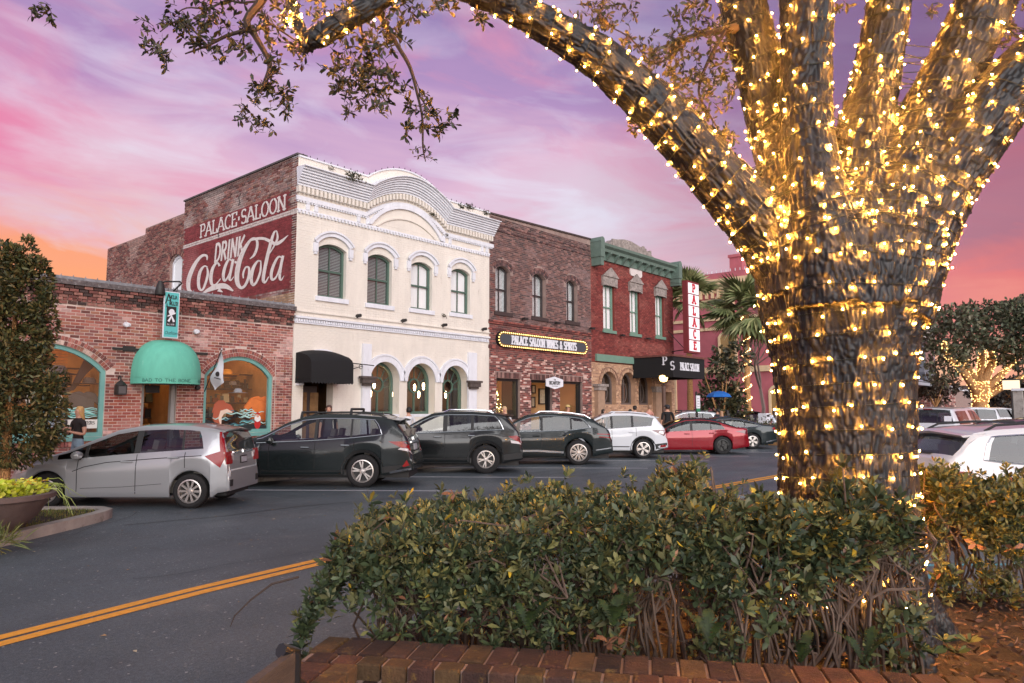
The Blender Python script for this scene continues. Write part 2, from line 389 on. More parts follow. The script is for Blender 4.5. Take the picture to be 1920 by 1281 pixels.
def isl_region(n):
    out = []
    while len(out) < n:
        x, y = rng.uniform(.2, 4.7), rng.uniform(9.2, 14.6)
        if in_poly(x, y, isl_in) and mnoise.noise(Vector((x * .9, y * .9, 3))) + .25 * rng.normal() > -.12: out.append((x, y))
    return out
blades(9000, isl_region, .11, .045, [S(112, 112, 52), S(90, 102, 44), S(134, 120, 66), S(76, 92, 40)], 'grass', 'patchy green grass growing inside the curved kerb of the corner island')

# ---------------------------------------------------------------- brickwork, openings, lettering
def arch_poly(x0, x1, z0, zs, rise, n=14):
    pts = [(x0, z0), (x1, z0), (x1, zs)]
    if rise > 0:
        w = (x1 - x0) / 2; r = (w * w + rise * rise) / (2 * rise); cx, cz = (x0 + x1) / 2, zs + rise - r; a0 = math.asin(min(1, w / r))
        if rise > w: a0 = math.pi - a0
        for i in range(1, n): a = a0 - 2 * a0 * i / n; pts.append((cx + r * math.sin(a), cz + r * math.cos(a)))
    pts.append((x0, zs)); return pts
def span(poly, z):
    xs = []
    for i in range(len(poly)):
        (xa, za), (xb, zb) = poly[i - 1], poly[i]
        if (za > z) != (zb > z): xs.append(xa + (xb - xa) * (z - za) / (zb - za))
    return (min(xs), max(xs)) if len(xs) >= 2 else None
def lay(outer, holes, bl=.205, bh=.066, gap=.012):
    out = []; zs = [p[1] for p in outer]; z = min(zs); row = 0
    while z < max(zs) - .02:
        z1 = min(z + bh, max(zs)); zm = (z + z1) / 2; sp = span(outer, min(zm, max(zs) - .005)); row += 1
        if sp:
            iv = [sp]
            for h in holes:
                ss = [q for q in (span(h, z + .004), span(h, z1 - .004)) if q]
                if not ss: continue
                a, b = min(q[0] for q in ss) , max(q[1] for q in ss); nv = []
                for c, d in iv:
                    if b <= c or a >= d: nv.append((c, d)); continue
                    if a - c > .03: nv.append((c, a))
                    if d - b > .03: nv.append((b, d))
                iv = nv
            off = (bl + gap) / 2 * (row % 2)
            for c, d in iv:
                x = math.floor((c - off) / (bl + gap)) * (bl + gap) + off
                while x < d:
                    a, b = max(x, c), min(x + bl, d)
                    if b - a > .025: out.append((a, b, z, z1))
                    x += bl + gap
        z = z1 + gap
    return out
def fmap(u, v, w=0.): return (u, D - w, v)
def brick_mb(bricks, f, colf, d=.008, jit=.003):
    mb = MB()
    for a, b, z, z1 in bricks:
        mb.cur = colf((a + b) / 2, (z + z1) / 2); w = d + random.uniform(-jit, jit)
        mb.add([f(a, z, 0), f(b, z, 0), f(b, z1, 0), f(a, z1, 0), f(a + .003, z + .003, w), f(b - .003, z + .003, w), f(b - .003, z1 - .003, w), f(a + .003, z1 - .003, w)],
               [(4, 5, 6, 7), (0, 1, 5, 4), (1, 2, 6, 5), (2, 3, 7, 6), (3, 0, 4, 7)])
    return mb
def brick_singles(bricks, colf, mt, parent, d=.008, nm='brick', y=None):
    cache = {}
    for a, b, z, z1 in bricks:
        c = colf((a + b) / 2, (z + z1) / 2); key = tuple(int(q * 24) for q in c)
        if key not in cache:
            m = MB(); m.cur = c
            m.add([(0, 0, 0), (1, 0, 0), (1, 0, 1), (0, 0, 1), (.015, -1, .04), (.985, -1, .04), (.985, -1, .96), (.015, -1, .96)], [(4, 5, 6, 7), (0, 1, 5, 4), (1, 2, 6, 5), (2, 3, 7, 6), (3, 0, 4, 7)])
            cache[key] = m.mesh(nm); cache[key].materials.append(mt)
        o = bpy.data.objects.new(nm, cache[key]); COL.objects.link(o); o.parent = parent
        if parent.type == 'EMPTY' and parent.get('fixed'): o.matrix_parent_inverse = Matrix.Translation(-parent.location)
        o.location = (a, (D if y is None else y), z); o.scale = (b - a, d + random.uniform(-.002, .004), z1 - z)
def pick(pal, x, z, sc=1.2, amt=.55, wash=None, seed=0):
    n = mnoise.noise(Vector((x * sc, z * sc * 1.6, seed))); k = random.random()
    c = Vector(pal[min(len(pal) - 1, int(abs(k + n * .35) * len(pal)) % len(pal))])
    if wash is not None:
        m = mnoise.noise(Vector((x * .7 + 5, z * 1.3, seed + 9))) + .35 * (random.random() - .5)
        if m > .12: c = c.lerp(Vector(wash), min(amt, (m - .12) * 2.2))
    g = .3 * c.x + .55 * c.y + .15 * c.z; c = c.lerp(Vector((g * 1.12, g, g * .97)), .2); return tuple(c * random.uniform(.82, 1.15))
def voussoirs(mb, x0, x1, zs, rise, thk, colf, f=fmap, d=.012, bw=.075, rin=0.):
    w = (x1 - x0) / 2; r = (w * w + rise * rise) / (2 * rise); cx, cz = (x0 + x1) / 2, zs + rise - r; a0 = math.asin(min(1, w / r))
    if rise >= w: a0 = math.pi / 2
    r += rin; n = max(5, int(2 * a0 * (r + thk / 2) / bw)); g = .012 / r
    for i in range(n):
        a, b = -a0 + 2 * a0 * i / n + g / 2, -a0 + 2 * a0 * (i + 1) / n - g / 2
        q = [(cx + rr * math.sin(t), cz + rr * math.cos(t)) for rr, t in ((r + .006, a), (r + .006, b), (r + thk - .006, b), (r + thk - .006, a))]
        mb.cur = colf(*q[0]); mb.prism(q, lambda u, v: f(u, v, d), lambda u, v: f(u, v, 0))
    return mb
def ring(poly, t, dn=False):                     # strip of width t just inside an opening outline
    return inset(poly, t)
GLY = {}
def _arc(cx, cy, rx, ry, a0, a1, n=10): return [(cx + rx * math.cos(R(a0 + (a1 - a0) * i / n)), cy + ry * math.sin(R(a0 + (a1 - a0) * i / n))) for i in range(n + 1)]
GLY.update({
 'A': (.9, [[(.02, 0), (.42, 1)], [(.42, 1), (.86, 0)], [(.2, .34), (.66, .34)]]), 'B': (.74, [[(.12, 0), (.12, 1)], [(.12, 1)] + _arc(.36, .75, .26, .25, 90, -90, 8) + [(.12, .5)], [(.12, .5)] + _arc(.4, .25, .3, .25, 90, -90, 8) + [(.12, 0)]]),
 'C': (.8, [_arc(.44, .5, .38, .5, 48, 312, 14)]), 'D': (.82, [[(.12, 0), (.12, 1)], [(.12, 1)] + _arc(.34, .5, .42, .5, 90, -90, 12) + [(.12, 0)]]),
 'E': (.7, [[(.12, 0), (.12, 1)], [(.12, 1), (.64, 1), (.64, .82)], [(.12, .52), (.5, .52)], [(.12, 0), (.66, 0), (.66, .2)]]), 'G': (.84, [_arc(.44, .5, .38, .5, 48, 340, 14), [(.5, .42), (.8, .42), (.8, .05)]]),
 'H': (.86, [[(.12, 0), (.12, 1)], [(.74, 0), (.74, 1)], [(.12, .5), (.74, .5)]]), 'I': (.34, [[(.17, 0), (.17, 1)]]), 'K': (.84, [[(.12, 0), (.12, 1)], [(.12, .38), (.74, 1)], [(.32, .56), (.78, 0)]]),
 'L': (.68, [[(.12, 0), (.12, 1)], [(.12, 0), (.62, 0), (.62, .24)]]), 'M': (1.0, [[(.1, 0), (.1, 1)], [(.1, 1), (.5, .2)], [(.5, .2), (.88, 1)], [(.88, 0), (.88, 1)]]), 'N': (.88, [[(.12, 0), (.12, 1)], [(.12, 1), (.76, 0)], [(.76, 0), (.76, 1)]]),
 'O': (.86, [_arc(.43, .5, .37, .5, 90, 450, 18)]), 'P': (.72, [[(.12, 0), (.12, 1)], [(.12, 1)] + _arc(.38, .74, .28, .26, 90, -90, 8) + [(.12, .48)]]), 'R': (.8, [[(.12, 0), (.12, 1)], [(.12, 1)] + _arc(.38, .75, .27, .25, 90, -90, 8) + [(.12, .5)], [(.36, .5), (.74, 0)]]),
 'S': (.7, [_arc(.35, .74, .27, .26, 35, 270, 9) + _arc(.35, .26, .29, .26, 90, -145, 9)]), 'T': (.76, [[(.38, 0), (.38, 1)], [(.04, .82), (.04, 1), (.72, 1), (.72, .82)]]), 'W': (1.16, [[(.04, 1), (.3, 0)], [(.3, 0), (.58, 1)], [(.58, 1), (.84, 0)], [(.84, 0), (1.1, 1)]]),
 'Y': (.8, [[(.04, 1), (.4, .46)], [(.76, 1), (.4, .46)], [(.4, .46), (.4, 0)]]), '&': (.9, [[(.84, .02), (.3, .72)] + _arc(.42, .8, .16, .18, 190, -30, 8) + [(.16, .34)] + _arc(.36, .22, .26, .22, 160, 330, 8) + [(.82, .42)]]), '.': (.4, [[(.2, .38), (.2, .56)]]), ' ': (.5, [])})
LIFT = [0]
def _lift(f, q):                                 # every stroke lies a hair above the last one
    LIFT[0] = (LIFT[0] + 1) % 17; p = [Vector(f(*a)) for a in q]; n = (p[1] - p[0]).cross(p[3] - p[0])
    a, b, c = (Vector(f(q[0][0] + d, q[0][1] + e)) for d, e in ((0, 0), (.01, 0), (0, .01))); n = (b - a).cross(c - a)
    n = n.normalized() if n.length > 0 else Vector((0, 0, 0)); return [v + n * .0004 * LIFT[0] for v in p]
class DMB(MB):                                   # prints: each shape a hair above the last one (facing the street)
    k = 0
    def _f(s, f): s.k += 1; k = s.k; return lambda u, v: tuple(np.array(f(u, v)) - np.array((0, .0004 * k, 0)))
    def ribbon(s, pts, w, f, th=0.): return MB.ribbon(s, pts, w, s._f(f))
    def sheet(s, loops, f): return MB.sheet(s, loops, s._f(f))
def stroke_text(mb, s, f, u, v, h, ws=1., thick=.2, thin=.1, serif=True, track=.06, shear=0., hf=None):
    for ch in s:
        adv, st = GLY.get(ch, GLY[' ']); W = h * ws
        for pl in st:
            for i in range(len(pl) - 1):
                (xa, ya), (xb, yb) = pl[i], pl[i + 1]; dx, dy = (xb - xa) * W, (yb - ya) * h; l = math.hypot(dx, dy) or 1
                wd = (thin + (thick - thin) * abs(dy) / l) * h / 2; e = .0 if len(pl) > 3 else 0
                nx, ny = -dy / l * wd, dx / l * wd; ex, ey = dx / l * wd * .55, dy / l * wd * .55
                A = (u + xa * W - ex, v + ya * h - ey); B = (u + xb * W + ex, v + yb * h + ey)
                q = [(A[0] + nx, A[1] + ny), (B[0] + nx, B[1] + ny), (B[0] - nx, B[1] - ny), (A[0] - nx, A[1] - ny)]
                mb.add(_lift(f, [(a + (b - v) * shear, b) for a, b in q]), [(0, 1, 2, 3)])
            if serif:
                for (x, y), (x2, y2) in ((pl[0], pl[1]), (pl[-1], pl[-2])):
                    if y in (0, 1) and abs(y2 - y) > abs(x2 - x) * .8:
                        sw, sh = (thick * .5 + .11) * h, thin * h * .55; cy = v + y * h + (sh if y == 0 else -sh) * .6
                        mb.add(_lift(f, [(u + x * W + a, cy + b) for a, b in ((-sw, -sh), (sw, -sh), (sw, sh), (-sw, sh))]), [(0, 1, 2, 3)])
        u += (adv + track) * W
    return u
def text_w(s, h, ws, track=.06): return sum((GLY.get(c, GLY[' '])[0] + track) * h * ws for c in s)
def font_text(mb, s, f, u, v, size, shear=0., wide=1.):
    cu = bpy.data.curves.new('t', 'FONT'); cu.body = s; cu.size = size; cu.shear = shear; cu.resolution_u = 3
    o = bpy.data.objects.new('t', cu); COL.objects.link(o); dg = bpy.context.evaluated_depsgraph_get(); dg.update()
    me = o.evaluated_get(dg).to_mesh(); vs = [(p.co.x * wide, p.co.y) for p in me.vertices]; w = max([p[0] for p in vs] or [0])
    mb.add([f(u + a, v + b) for a, b in vs], [tuple(p.vertices) for p in me.polygons])
    bpy.data.objects.remove(o); bpy.data.curves.remove(cu); return w
def fw(w): return lambda u, v: (u, D - w, v)
def bar_sweep(mb, path, prof):                   # moulding: prof of (out, up) swept along a (u, v) path on the facade
    o = len(mb.v); k = len(prof)
    for u, v in path:
        for w, dz in prof: mb.v.append((u, D - w, v + dz))
    for i in range(len(path) - 1):
        for j in range(k - 1): a = o + i * k + j; mb.face((a, a + k, a + k + 1, a + 1))
    for base in (o, o + (len(path) - 1) * k): mb.face([base + j for j in range(k)])
    return mb
def sash(bld, x0, x1, z0, zs, rise, fm, kind='blind', t=.075, y=.15, sill=None, arms=True):
    op = arch_poly(x0, x1, z0, zs, rise); inn = inset(op, t)
    mb = MB(); mb.wall([op, inn], lambda u, v: (u, D + y, v), lambda u, v: (u, D + y + .07, v), back=False)
    zm = (z0 + zs + rise) / 2; xm = (x0 + x1) / 2
    mb.box((x0 + t, D + y + .015, zm - .03), (x1 - t, D + y + .065, zm + .03))
    mb.box((xm - .016, D + y + .02, z0 + t), (xm + .016, D + y + .06, zm - .03)); mb.box((xm - .016, D + y + .02, zm + .03), (xm + .016, D + y + .06, zs + rise - t * .8))
    w = obj('window', mb, fm, bld)
    obj('pane', MB().sheet([inn], lambda u, v: (u, D + y + .04, v)), m_glass, w)
    if kind == 'curtain': obj('curtain', MB().sheet([inn], lambda u, v: (u, D + y + .1, v)), m_curtain, w)
    else:
        b = MB(); z = z0 + t
        while z < zs + rise - t:
            s = span(inn, z)
            if s:
                for a, c in ((s[0], xm - .008), (xm + .008, s[1])):
                    b.add([(a, D + y + .085, z), (c, D + y + .085, z), (c, D + y + .11, z + .036), (a, D + y + .11, z + .036)], [(0, 1, 2, 3)])
            z += .05
        obj('blind', b, m_blind if kind == 'blind' else m_blinddk, w, kind='stuff')
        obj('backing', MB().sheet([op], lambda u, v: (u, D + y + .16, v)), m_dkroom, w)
    if sill: obj('sill', MB().box((x0 - .09, D - .07, z0 - .15), (x1 + .09, D + y, z0 - .002)), sill, w)
    return w
def shell(bld, x0, x1, z1, y1, mt, left=True, right=True, roofz=None):
    mb = MB(); y0 = D + .36
    if left: mb.box((x0, y0, 0), (x0 + .25, y1, z1))
    if right: mb.box((x1 - .25, y0, 0), (x1, y1, z1))
    mb.box((x0 + .25, y1 - .25, 0), (x1 - .25, y1, z1))
    obj('side_wall', mb, mt, bld)
    obj('roof', MB().box((x0 + .25, y0, (roofz or z1 - .6) - .2), (x1 - .25, y1 - .25, roofz or z1 - .6)), m_coping, bld)

# ================================================================ brick shop on the left
XS0, XC, XB, XR, XE = -3.0, 12.1, 20.88, 27.97, 35.95
shop = thing('brick_shop', 'single storey red brick shop with two arched display windows and a teal dome awning', 'shop', (4.5, D, 0))
winL = arch_poly(4.15, 6.85, 1.1, 2.72, .62, 18); winR = arch_poly(9.36, 11.45, 1.1, 2.72, .56, 18); doorS = [(7.72, .15), (8.62, .15), (8.62, 2.55), (7.72, 2.55)]
outS = [(XS0, 0), (XC - .01, 0), (XC - .01, 4.78), (XS0, 4.78)]
b0 = MB(); b0.wall([outS, winL, winR, doorS], fw(0), lambda u, v: (u, D + .35, v)); obj('wall', b0, m_mortar, shop)
palS = [S(156, 80, 68), S(174, 98, 84), S(142, 70, 62), S(186, 120, 104), S(122, 68, 60), S(170, 92, 72), S(152, 86, 80), S(164, 104, 78)]
def colS(x, z):
    c = Vector(pick(palS, x, z, wash=S(220, 180, 172), amt=.62, seed=1))
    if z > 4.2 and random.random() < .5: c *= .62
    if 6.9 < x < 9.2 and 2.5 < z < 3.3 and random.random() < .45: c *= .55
    if 7 < x < 7.7 and z < 2.2: c = c.lerp(Vector(S(176, 84, 66)), .5)
    return tuple(c)
ex = lambda x0, x1, zs, r, k=.24: arch_poly(x0 - k * .8, x1 + k * .8, zs - .05, zs, r + k, 18)
brS = lay([(XS0, .15), (XC - .03, .15), (XC - .03, 4.3), (XS0, 4.3)], [winL, winR, doorS, ex(4.15, 6.85, 2.72, .62), ex(9.36, 11.45, 2.72, .56)], bl=.2, bh=.064, gap=.014)
vis = sorted([b for b in brS if b[0] > 5.3 and b[2] > 1.25 and b[1] - b[0] > .1], key=lambda b: (b[0] - 4) ** 2 + .5 * (b[2] - 2.6) ** 2)[:300]; vs_ = set(vis)
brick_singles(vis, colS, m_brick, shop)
vo = MB(); voussoirs(vo, 4.15, 6.85, 2.72, .62, .11, lambda x, z: pick(palS + [S(206, 178, 160)] * 3, x, z), rin=.0); voussoirs(vo, 4.15, 6.85, 2.72, .62, .11, lambda x, z: pick(palS, x, z), rin=.115)
voussoirs(vo, 9.36, 11.45, 2.72, .56, .11, lambda x, z: pick(palS[:3], x, z)); voussoirs(vo, 9.36, 11.45, 2.72, .56, .11, lambda x, z: pick(palS, x, z), rin=.115)
obj('arch_brick', vo, m_brick, shop, kind='stuff')
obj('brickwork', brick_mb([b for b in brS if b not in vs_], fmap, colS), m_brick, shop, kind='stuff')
# corbelled cornice and flashing
pc = [S(120, 66, 58), S(140, 80, 70), S(86, 56, 50), S(70, 52, 48), S(160, 104, 90)]
cz = MB()
for i, (z, w) in enumerate([(4.32, .035), (4.40, .03), (4.47, .06), (4.545, .085), (4.62, .11), (4.70, .13)]):
    x = XS0 + (.1 if i % 2 else 0)
    while x < XC - .05:
        x1 = min(x + .2, XC - .03); cz.cur = pick(pc, x, z); j = random.uniform(-.006, .006)
        if i == 1:
            for q in (0, .1): cz.box((min(x + q, x1 - .04), D - w - .035 * (q > 0), z), (min(x + q + .085, x1), D, z + .062))
        else: cz.box((x, D - w + j, z), (x1 - .012, D, z + .066))
        x += .212
obj('cornice_brick', cz, m_brick, shop, kind='stuff')
obj('coping', MB().box((XS0, D - .17, 4.776), (XC - .02, D + .36, 4.9)), MAT('old_coping', S(96, 88, 88), .9, var=.6, vs=9, bump=.6, bs=30, wear=S(160, 156, 156), wt=.55), shop)
obj('flashing', MB().box((XS0, D - .05, 4.903), (XC - .02, D + .4, 4.99)), m_coping, shop)
bb = MB()
for i in range(26): bb.lathe([(.0, 0), (.012, .01), (.014, .03), (.006, .06), (0, .065)], (5.2 + i * .27, D + .05, 4.985), 6)
obj('roof_bulb', bb, m_coping, shop, kind='stuff')
shell(shop, XS0, XC - .02, 4.77, 31, m_mortar_dk, right=False, roofz=4.6)
# piers beside the right window
pr = MB(); pr.cur = palS[0]
for xa, xb in ((11.5, 11.78), (11.82, 12.06)): pr.box((xa, D - .045, .15), (xb, D - .012, 3.35))
obj('pier', pr, m_mortar, shop); obj('pier_brickwork', brick_mb(lay([(11.51, .15), (12.06, .15), (12.06, 3.35), (11.51, 3.35)], [], bl=.2), lambda u, v, w: (u, D - .045 - w, v), colS), m_brick, shop, kind='stuff')
# display windows
def display(poly, sillw):
    inn = inset(poly, .1); mb = MB(); mb.wall([poly, inn], lambda u, v: (u, D + .06, v), lambda u, v: (u, D + .16, v), back=False)
    w = obj('display_window', mb, m_teal, shop); obj('pane', MB().sheet([inn], lambda u, v: (u, D + .11, v)), m_glass, w)
    obj('sill', MB().box((sillw[0], D - .08, 1.0), (sillw[1], D + .05, 1.098)), m_teal, w); return w
wL = display(winL, (4.08, 6.92)); wR = display(winR, (9.29, 11.52))
sr = MB()
for xa, xb in ((4.1, 6.9), (9.3, 11.5)):
    x = xa
    while x < xb: sr.cur = pick(palS, x, 1); sr.box((x, D - .05, .87), (min(x + .064, xb), D - .009, .998)); x += .076
obj('sill_brick', sr, m_brick, shop, kind='stuff')
# shop room with warm lamps, shelves
rm = MB(); rm.box((XS0 + .3, D + 4.2, 0), (XC - .1, D + 4.3, 4.3)); rm.box((XS0 + .3, D + .4, 4.2), (XC - .1, D + 4.2, 4.28)); rm.box((XS0 + .3, D + .4, .1), (XC - .1, D + 4.2, .16)); rm.box((XC - .2, D + .4, .16), (XC - .1, D + 4.2, 4.2)); rm.box((7.35, D + .4, .16), (7.42, D + 2.6, 4.2)); rm.box((8.95, D + .4, .16), (9.02, D + 2.6, 4.2))
obj('room', rm, m_warmroom, shop)
lp = MB()
for x in (4.6, 5.4, 6.3, 7.7, 8.4, 9.6, 10.4, 11.2):
    for y in (1.0, 2.6): lp.lathe([(0, 0), (.09, .02), (.12, .09), (0, .14)], (x, D + y, 3.9), 8)
obj('ceiling_lamp', lp, m_lampwarm, shop)
def goods(n, x0, x1, z0, z1, y0, y1, pal, name):
    g = MB()
    for i in range(n):
        x, y, z = random.uniform(x0, x1), random.uniform(y0, y1), 0; g.cur = random.choice(pal); a = random.uniform(-.12, .12)
        w, h = random.uniform(.06, .22), random.uniform(.08, .3); z = random.choice([q for q in (.6, 1.05, 1.5, 1.95, 2.4) if z0 <= q <= z1]) + .035 + h / 2; M = Matrix.Translation((x, D + y, z)) @ Matrix.Rotation(a, 4, 'Y') @ Matrix.Rotation(a * 5, 4, 'Z')
        g.cbox((0, 0, 0), (w, w * .7, h), M)
    return obj(name, g, MAT(name + '_cloth', attr=True, rough=.8), shop, kind='stuff')
gp = [S(60, 50, 44), S(90, 66, 44), S(150, 100, 50), S(40, 40, 42), S(180, 140, 70), S(120, 60, 40), S(90, 100, 90), S(200, 180, 140)]
sv = MB()
for x0, x1, y in ((9.1, 11.9, 2.2), (7.45, 8.9, 2.4), (4.2, 7.2, 2.3), (9.1, 11.9, 3.2)):
    for z in (.6, 1.05, 1.5, 1.95, 2.4, 2.85): sv.box((x0, D + y - .2, z), (x1, D + y + .2, z + .03))
obj('shelf', sv, m_dkbrown, shop, kind='stuff')
goods(190, 9.2, 11.8, .6, 2.9, 2.05, 2.3, gp, 'stock'); goods(150, 7.5, 8.85, .6, 2.6, 2.25, 2.5, gp, 'shelf_stock'); goods(110, 4.3, 7.1, .6, 2.6, 2.15, 2.4, [S(50, 44, 40), S(80, 64, 50), S(40, 38, 38), S(150, 110, 60)], 'dark_stock')
# louvred shutter, beams and dark arch inside the left window
ins = MB()
for i in range(22): ins.box((6.0, D + 1.2, 1.4 + i * .085), (6.34, D + 1.23, 1.46 + i * .085))
obj('louvre', ins, MAT('louvre_wood', S(196, 130, 70), .6, var=.2), shop, kind='stuff')
fx = MB(); fx.cur = S(60, 52, 46)
fx.ribbon([(5.2, 1.9), (5.35, 2.25), (5.7, 2.3), (6.1, 2.2), (6.35, 2.3), (6.55, 2.7), (6.7, 2.95)], [.1, .14, .1, .13, .12, .2, .3], lambda u, v: (u, D + .75, v))
obj('mounted_fish', fx, m_dkbrown, shop)
def put(name, mb, mt, label, cat, grp=None, **k): o = obj(name, mb, mt, **k); return tag(o, label, cat, grp)
# things standing or painted in the windows
hat = lambda x, y, z, r, c, lab: put('hat', MB().lathe([(0, .5 * r), (.28 * r, .48 * r), (.42 * r, .34 * r), (.46 * r, .04 * r), (r, 0), (1.02 * r, .03 * r), (.48 * r, .08 * r)], (x, D + y, z), 16), MAT('hat_felt', c, .8), lab, 'hat', 'hats on show in the shop window', sm=50)
H = lambda px, py: F(px, py, -.5); hat(H(425, 703)[0], .5, H(425, 703)[1], .34, S(220, 140, 40), 'orange yellow brimmed hat in the right display window above the painted fish')
hat(H(446, 737)[0], .5, H(446, 737)[1], .27, S(150, 160, 172), 'pale grey bucket hat in the right display window beside the orange shirt')
hat(H(449, 726)[0], .9, H(449, 722)[1], .24, S(120, 112, 108), 'brown grey felt hat high in the right display window')
hat(H(108, 702)[0], .5, H(108, 702)[1], .46, S(66, 66, 70), 'large dark hat in the left display window under the fish mount')
hat(H(167, 722)[0], .5, H(167, 720)[1], .34, S(60, 52, 48), 'dark brown hat on the stand near the teal frame of the left window')
def shirt(x, y, z, s, c, lab):
    P = [(-.5, 0), (.5, 0), (.5, .62), (.78, .42), (.86, .6), (.52, 1.0), (.2, 1.08), (0, 1.0), (-.2, 1.08), (-.52, 1.0), (-.86, .6), (-.78, .42), (-.5, .62)]
    return put('shirt', MB().prism([(a * s, b * s * 1.1) for a, b in P], lambda u, v: (x + u, D + y - .06 * math.cos(u / s * 1.7), z + v), lambda u, v: (x + u, D + y + .07, z + v)), MAT('shirt_cloth', c, .85, var=.15), lab, 'shirt', 'shirts hung in the shop windows')
shirt(H(487, 790)[0], .45, 1.42, .62, S(226, 118, 44), 'bright orange shirt hanging at the right side of the right display window')
shirt(H(155, 760)[0], .5, 1.62, .5, S(84, 80, 78), 'dark grey shirt on a hanger in the left display window')
# prints on the glass
gl = lambda u, v: (u, D + .106, v)
def wave(x0, x1, z, a, w, ph): return [(x0 + (x1 - x0) * i / 20, z + a * math.sin(ph + i * .75)) for i in range(21)], [w * (.3 + .7 * math.sin(math.pi * (i + .5) / 21)) for i in range(21)]
m_decal = MAT('window_print', attr=True, rough=.5)
pb = DMB()
for i in range(16):
    x0 = random.uniform(9.5, 10.8); pb.cur = random.choice((S(120, 190, 190), S(170, 214, 208), S(70, 120, 130))); p, w = wave(x0, min(x0 + random.uniform(.4, .8), 11.32), 1.24 + i * .034, .02, .035, i); pb.ribbon(p, w, gl)
pb.cur = S(36, 46, 48); pb.sheet([[(9.47, 1.2), (11.33, 1.2), (11.33, 1.3), (10.9, 1.34), (10.4, 1.3), (9.9, 1.36), (9.47, 1.5)]], lambda u, v: (u, D + .108, v))
obj('wave_print', pb, m_decal, wR)
fb = DMB(); g2 = lambda u, v: (u, D + .103, v); sp = [(9.86, 1.3), (9.8, 1.5), (9.86, 1.72), (10.0, 1.84), (10.18, 1.8), (10.3, 1.7)]
fb.cur = S(176, 92, 66); fb.ribbon(sp, [.1, .22, .34, .3, .2, .06], g2); fb.sheet([[(9.86, 1.34), (9.74, 1.16), (9.9, 1.2), (10.04, 1.14), (9.92, 1.36)]], g2); fb.sheet([[(9.66, 1.66), (9.72, 1.92), (9.84, 2.02), (10.0, 2.02), (10.1, 1.9), (9.9, 1.86)]], g2)
fb.cur = S(230, 206, 186); fb.ribbon([(9.93, 1.36), (9.9, 1.52), (9.96, 1.68), (10.1, 1.73), (10.26, 1.68)], [.04, .1, .14, .1, .03], lambda u, v: (u, D + .101, v))
obj('fish_print', fb, m_decal, wR, label='painted red fish leaping over waves on the glass')
sb = DMB(); g1 = lambda u, v: (u, D + .1, v)
sb.cur = S(190, 40, 40); sb.sheet([_arc(11.05, 1.36, .1, .17, 0, 360, 14)], g1); sb.sheet([_arc(11.05, 1.62, .07, .06, 0, 180, 8)], g1)
sb.cur = S(236, 232, 228); sb.sheet([_arc(11.05, 1.5, .1, .1, 0, 360, 14)], lambda u, v: (u, D + .098, v)); sb.cur = S(214, 160, 140); sb.sheet([_arc(11.05, 1.57, .045, .04, 0, 360, 10)], lambda u, v: (u, D + .096, v))
obj('figure_print', sb, m_decal, wR)
lb = DMB(); lb.cur = S(196, 188, 176); lb.sheet([_arc(5.55, 1.98, .42, .24, 20, 160, 12) + _arc(5.55, 1.82, .36, .1, 160, 20, 10)], gl); lb.cur = S(90, 84, 80); lb.ribbon([(5.25 + i * .05, 2.08 + .02 * math.sin(i * 1.7)) for i in range(13)], .02, g1)
for i in range(7):
    lb.cur = random.choice((S(120, 200, 190), S(170, 220, 214))); p, w = wave(5.95, 6.72, 1.58 + .035 * i, .014, .028, i * 1.3); lb.ribbon(p, w, gl)
lb.cur = S(130, 180, 214); lb.ribbon([(5.5, 1.72), (5.75, 1.78), (5.98, 1.8)], [.05, .16, .03], gl); lb.ribbon([(5.72, 1.72), (5.92, 1.54)], [.09, .03], gl); lb.ribbon([(5.62, 1.74), (5.5, 1.58)], [.08, .02], gl)
lb.cur = S(222, 220, 214); lb.sheet([[(4.4, 1.3), (6.74, 1.3), (6.74, 1.52), (4.4, 1.52)]], lambda u, v: (u, D + .108, v)); lb.cur = S(40, 40, 42); lb.sheet([[(5.5, 1.31), (6.08, 1.31), (6.08, 1.51), (5.5, 1.51)]], gl)
stroke_text(lb, 'CHARTERS', g1, 6.2, 1.4, .075, .95, .16, .08); lb.cur = S(230, 230, 226); font_text(lb, 'angler', g1, 5.74, 1.42, .09, .3, 1.3); font_text(lb, 'The', g1, 5.56, 1.33, .07)
obj('banner_print', lb, m_decal, wL)
# dome awning
aw = thing('dome_awning', 'teal fabric dome awning over the shop door with hand lettered valance', 'awning', (8.25, D, 2.4))
ax0, ax1, atop, abot = 7.42, 9.08, F(305, 636, .3)[1], 2.42; AX, AR = (ax0 + ax1) / 2, (ax1 - ax0) / 2; DP = .95
am = MB(); n, mm = 24, 12; PV = abot + .16
for j in range(mm + 1):
    t = j / mm * math.pi / 2; cz_, cr = math.sin(t) ** .85, math.cos(t) ** .72
    for i in range(n + 1):
        a = math.pi * i / n; seg = 1 + .012 * abs(math.sin(a * 4)); am.v.append((AX - AR * math.cos(a) * cr * seg, D - .01 - DP * (math.sin(a) ** .7) * cr * seg, PV + (atop - PV) * cz_))
for j in range(mm):
    for i in range(n): a = j * (n + 1) + i; am.face((a, a + 1, a + n + 2, a + n + 1))
m_awn = MAT('awning_teal', S(104, 190, 166), .75, var=.1, vs=2.5, wear=S(170, 214, 204), wt=.62, stretch=(2.5, 2.5, .6))
obj('canopy', am, m_awn, aw, sm=50)
va = MB(); arcp = [(AX - AR * math.cos(math.pi * i / 24), D - .01 - DP * math.sin(math.pi * i / 24) ** .7) for i in range(25)]
o0 = 0
for x, y in arcp: va.v += [(x, y, abot), (x, y, PV)]
for i in range(24): va.face((2 * i, 2 * i + 2, 2 * i + 3, 2 * i + 1))
obj('valance', va, m_awn, aw)
